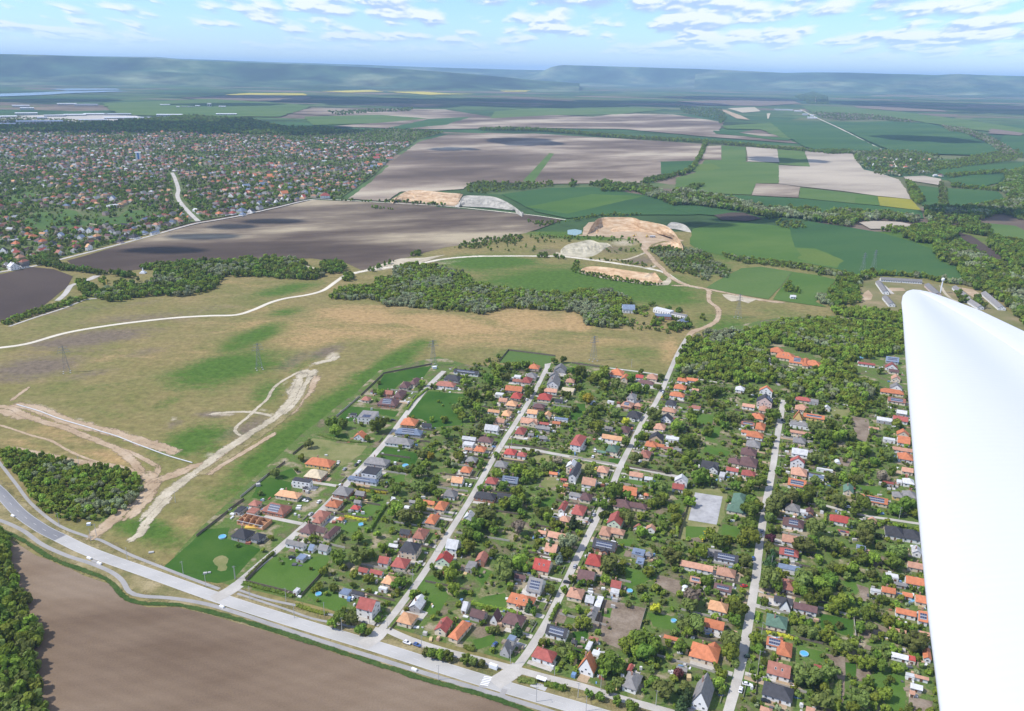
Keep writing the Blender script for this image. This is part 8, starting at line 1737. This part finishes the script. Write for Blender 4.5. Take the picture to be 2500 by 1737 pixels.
for a in [('1', "285,672 400,705 520,735 640,770", 1.8, 1.6, 'trimmed hedge row outside the corner lawn fence', 'd'), ('1', "300,640 400,540 500,450", 1.6, 1.6, 'hedge along the street side of the corner lawn', 'd'), ('1', "1190,300 1240,220 1310,110", 1.8, 2, 'hedge between gardens right of the bright red hut', 'd'), ('1', "1020,185 1100,205 1175,215", 1.4, 1.4, 'yellowish hedge below the bright red hut', 'y'), ('5', "1020,780 1150,820 1290,840 1400,850", 1.8, 1.6, 'orange-brown hedge above the dry plot', 'o'), ('5', "1370,1270 1450,1290 1540,1300 1630,1310", 1.5, 1.4, 'yellow-green hedge behind the slate-blue solar house', 'y'), ('5', "1650,1090 1740,1110 1830,1115 1870,1060", 1.6, 1.8, 'dark hedge round the small lawn behind the charcoal houses', 'd'), ('5', "1815,560 1880,470 1960,400 2000,370", 1.6, 1.5, 'low hedge along the deep green field by the street', 'm'), ('2', "80,815 200,850 320,870 440,900", 1.6, 1.6, 'bright hedge below the orange dormered house', 'm'), ('2', "1560,340 1570,270 1590,200", 2, 2.4, 'tall bright hedge left of the sports court lawn', 'l'), ('2', "1090,460 1200,510 1290,550", 1.6, 1.6, 'reddish hedge below the solar house garden', 'o'), ('2', "650,950 680,880 710,830", 1.8, 2, 'hedge along the third street below the pale house', 'd'), ('3', "1080,240 1085,180", 1.6, 2.5, 'short tall hedge left of the bright red roof', 'm'), ('3', "590,950 600,890", 1.8, 1.6, 'short clipped hedge beside the fourth street', 'm'), ('3', "660,1030 760,1050 850,1075", 1.6, 1.4, 'yellowish hedge above the black solar roof', 'y'), ('3', "1180,1596 1185,1480 1190,1380", 1.4, 1.2, 'brown hedge line between the long garden beds', 'o'), ('2', "610,1400 680,1420 760,1440", 3, 1.8, 'bush row beside the bus shelter', 'd'), ('2', "420,1370 480,1380 540,1390", 3, 1.4, 'low hedge on the island beside the bus shelter', 'o'), ('1', "1600,1160 1660,1180 1720,1200", 3, 2, 'bush row on the island beside the service road', 'd'), ('1', "670,830 780,870 880,895", 2, 1.2, 'bush row between the two footpaths', 'm'), ('2', "30,1130 60,1150 100,1160", 2, 1.5, 'hedge before the corner house garden', 'd'), ('5', "0,1470 60,1400 200,1330 320,1240 450,1160 560,1080 700,960", .0, .0, '', 'd')]:
    if a[4]: hedge(*a)
# ================================================================ CLOUDS (the ones that shade the fields) 
def cloud(ch, x0, y0, x1, y1, alt, seed, n=26, rg='F'):
    """a cumulus standing where its shadow falls on the given stretch of ground"""
    r = random.Random(seed); back = -SUND*(alt/-SUND.z); 
    a, b_, c, d = G(rg, x0, (y0+y1)/2), G(rg, x1, (y0+y1)/2), G(rg, (x0+x1)/2, y0), G(rg, (x0+x1)/2, y1); mid = (a+b_)/2; rx = (b_-a).length/2; ry = (c-d).length/2; e = (b_-a).normalized(); f = Vector((-e.y, e.x, 0))
    V = []; F = []; rad = max(22, min(rx, ry)*(.42 if n > 40 else .16))
    for i in range(n):
        t = r.uniform(0, 6.283); q = r.random()**.5; p = e*(math.cos(t)*q*rx*.95)+f*(math.sin(t)*q*ry*.85); R = rad*r.uniform(.5, 1.05)*(1.1-.5*q); b0 = len(V)
        if n <= 40 and mnoise.noise(Vector((p.x/rx*2.2, p.y/ry*2.2, seed*1.7))) < -.08: continue
        for v in ICO2_V:
            k = 1+.35*mnoise.noise(Vector((v[0]*2+i, v[1]*2, v[2]*2+seed))); V.append((p.x+v[0]*R*k*1.25, p.y+v[1]*R*k*1.25, R*.3+max(-.25, v[2])*R*k*.55))
        F += [tuple(b0+j for j in g) for g in ICO2_F]
    b0 = len(CLV[0]); CLV[0].extend([(v[0]+mid.x+back.x, v[1]+mid.y+back.y, v[2]+alt) for v in V]); CLV[1].extend([tuple(b0+j for j in g) for g in F])
_b = bmesh.new(); bmesh.ops.create_icosphere(_b, subdivisions=2, radius=1); ICO2_V = [v.co[:] for v in _b.verts]; ICO2_F = [tuple(v.index for v in f.verts) for f in _b.faces]; _b.free()
def cloud_mat():
    m, n, l, b = new_mat('cloud'); b.inputs['Base Color'].default_value = (.85, .86, .88, 1); tr = n.new('ShaderNodeBsdfTransparent'); mx = n.new('ShaderNodeMixShader'); mx.inputs[0].default_value = .94
    l.new(tr.outputs[0], mx.inputs[1]); l.new(b.outputs[0], mx.inputs[2]); l.new(mx.outputs[0], n['Material Output'].inputs['Surface']); return m
M['cloud'] = cloud_mat()
CL = [(380, 214, 760, 222), (640, 216, 1010, 240), (960, 220, 1330, 241), (1300, 226, 1560, 238), (1180, 205, 1420, 212), (1440, 203, 1800, 209), (-220, 268, 130, 300), (100, 272, 420, 302), (380, 268, 620, 303), (560, 280, 800, 304), (1520, 217, 1730, 226), (1930, 229, 2250, 246), (2150, 248, 2500, 258), (1600, 190, 1900, 196), (1740, 206, 1960, 212), (380, 232, 620, 240), (-100, 221, 260, 230),
 (1085, 309, 1245, 327), (955, 331, 1075, 339), (1130, 317, 1190, 326), (540, 494, 670, 500), (470, 507, 560, 511), (280, 558, 450, 566), (380, 528, 520, 535), (1995, 306, 2160, 322), (1780, 358, 1850, 366), (1680, 352, 1780, 366), (1600, 486, 1760, 500), (2080, 468, 2290, 492), (1520, 498, 1640, 510), (300, 222, 480, 232)]
CLV = ([], [])
for i, c in enumerate(CL):
    if i in (13, 14, 4, 5, 30): continue
    cloud('', *c, 1500, i+1, n=60 if i < 17 else 56)
tag(mesh_obj('clouds', CLV[0], CLV[1], M['cloud'], smooth=True), 'white cumulus over the plain, shading the fields below', kind='structure')
# ================================================================ WING OF THE AIRCRAFT (a low wing just outside the cabin)
def wing():
    org = Vector((1.6, 2.6, H-1.25)); nrm = Vector((-.05, .02, 1)).normalized()     # the wing's chord plane
    def on(x, y):
        u, v = x*1.08838, y*1.08838; d = ray(u, v); t = (org-CAMP).dot(nrm)/d.dot(nrm); return CAMP+d*t
    LE = [(2033, 655), (2025, 664), (2022, 680), (2025, 712), (2030, 790), (2037, 890), (2046, 1000), (2056, 1120), (2068, 1250), (2082, 1390), (2096, 1500), (2108, 1600), (2128, 1720), (2150, 1840)]
    TE = [(2050, 650), (2064, 651), (2085, 656), (2120, 667), (2200, 697), (2300, 744), (2440, 820), (2620, 930), (2860, 1080), (3200, 1290), (3600, 1520), (4100, 1800), (4800, 2200), (5600, 2650)]
    root = empty('aircraft_wing', on(2300, 1200), 0, 'white aircraft wing reaching in from the lower right, tip pointing away', 'aircraft wing')
    n = 40; V = []; F = []; S = []
    lep = catmull([on(*p) for p in LE], 10); tep = catmull([on(*p) for p in TE], 10)
    # dense stations
    def dense(L_): 
        out = []; P = [on(*p) for p in L_]
        for i in range(len(P)-1):
            for k in range(4): out.append(P[i].lerp(P[i+1], k/4))
        out.append(P[-1]); return out
    A, B = dense(LE), dense(TE); ns = len(A)
    def thick(t): return 2.97*.13*(.2969*math.sqrt(max(t, 0))-.126*t-.3516*t*t+.2843*t**3-.1015*t**4)*1.7
    for i in range(ns):
        a, b_ = A[i], B[i]; c = (b_-a).length; f = i/(ns-1); th = min(c, 1.5)*(.30+.70*min(1, f*5+.05)); k = []
        for j in range(n+1):
            t = (1-math.cos(math.pi*j/n))/2; dip = .028*math.exp(-((t-.68)/.22)**2)*min(1, f*4)
            k.append(a.lerp(b_, t)+nrm*((thick(t)*.62-dip)*th))
        for j in range(n-1, 0, -1):
            t = (1-math.cos(math.pi*j/n))/2; k.append(a.lerp(b_, t)-nrm*(thick(t)*.42*th))
        S.append(k)
    w = len(S[0]); o0 = root.location
    for i, k in enumerate(S):
        V += [p-o0 for p in k]
        if i: F += [((i-1)*w+j, i*w+j, i*w+(j+1) % w, (i-1)*w+(j+1) % w) for j in range(w)]
    skin, nn, ll, bb = new_mat('wing_gelcoat'); bb.inputs['Base Color'].default_value = (.56, .572, .585, 1); bb.inputs['Roughness'].default_value = .32; bb.inputs['Specular IOR Level'].default_value = .45
    tcx = nn.new('ShaderNodeTexCoord'); wv = nn.new('ShaderNodeTexWave'); wv.inputs['Scale'].default_value = 9; wv.inputs['Distortion'].default_value = 2.2; wv.inputs['Detail'].default_value = 2; wv.inputs['Detail Scale'].default_value = .6; wv.bands_direction = 'Y'; ll.new(tcx.outputs['Object'], wv.inputs[0])
    bp = nn.new('ShaderNodeBump'); bp.inputs['Strength'].default_value = .025; bp.inputs['Distance'].default_value = .02; ll.new(wv.outputs['Fac'], bp.inputs['Height']); ll.new(bp.outputs[0], bb.inputs['Normal'])
    o = mesh_obj('wing_skin', V, F, skin, root, smooth=True)
    # wing tip fairing: closes the outer end in a rounded cap
    k = S[0]; c0 = sum(k, Vector())/len(k); out = (A[0]-A[16]).normalized(); V = [p-o0 for p in k]; F = []
    for ring_ in range(1, 6):
        s = math.cos(ring_/5.5*math.pi/2); e = math.sin(ring_/5.5*math.pi/2); V += [c0+(p-c0)*s+out*(.012*e)-o0 for p in k]; b0 = (ring_-1)*w
        F += [(b0+j, b0+(j+1) % w, b0+w+(j+1) % w, b0+w+j) for j in range(w)]
    F.append(tuple(range(5*w, 6*w))); mesh_obj('wing_tip', V, F, skin, root, smooth=True)
    # hinge line and trailing control surface
    V = []; F = []
    for i in range(6, ns):
        a, b_ = A[i], B[i]; c = (b_-a).length; f = i/(ns-1); th = min(c, 1.5)*(.30+.70*min(1, f*5+.05))
        for t, dz in ((.800, .0002), (.806, .002), (.9, .002), (.995, .002)): V.append(a.lerp(b_, t)+nrm*((thick(t)*.62-.028*math.exp(-((t-.68)/.22)**2)*min(1, f*4))*th+dz)-o0)
        if i > 6: q = len(V)-8; F += [(q+j, q+4+j, q+5+j, q+1+j) for j in range(3)]
    mesh_obj('aileron', V, F, skin, root, smooth=True)
wing()
# ================================================================ AIR
def haze():
    m = bpy.data.materials.new('haze'); m.use_nodes = True; n = m.node_tree.nodes; n.clear()
    v = n.new('ShaderNodeVolumePrincipled'); v.inputs['Color'].default_value = (.47, .70, 1, 1); v.inputs['Density'].default_value = HAZE; v.inputs['Anisotropy'].default_value = 0.0
    o = n.new('ShaderNodeOutputMaterial'); m.node_tree.links.new(v.outputs[0], o.inputs['Volume'])
    mb = MB(); mb.box(-46000, -700, -7, 46000, 62000, 600); tag(mb.build('haze', m), 'pale blue summer haze over the whole plain', kind='stuff')
HAZE = 4.2e-5
haze()
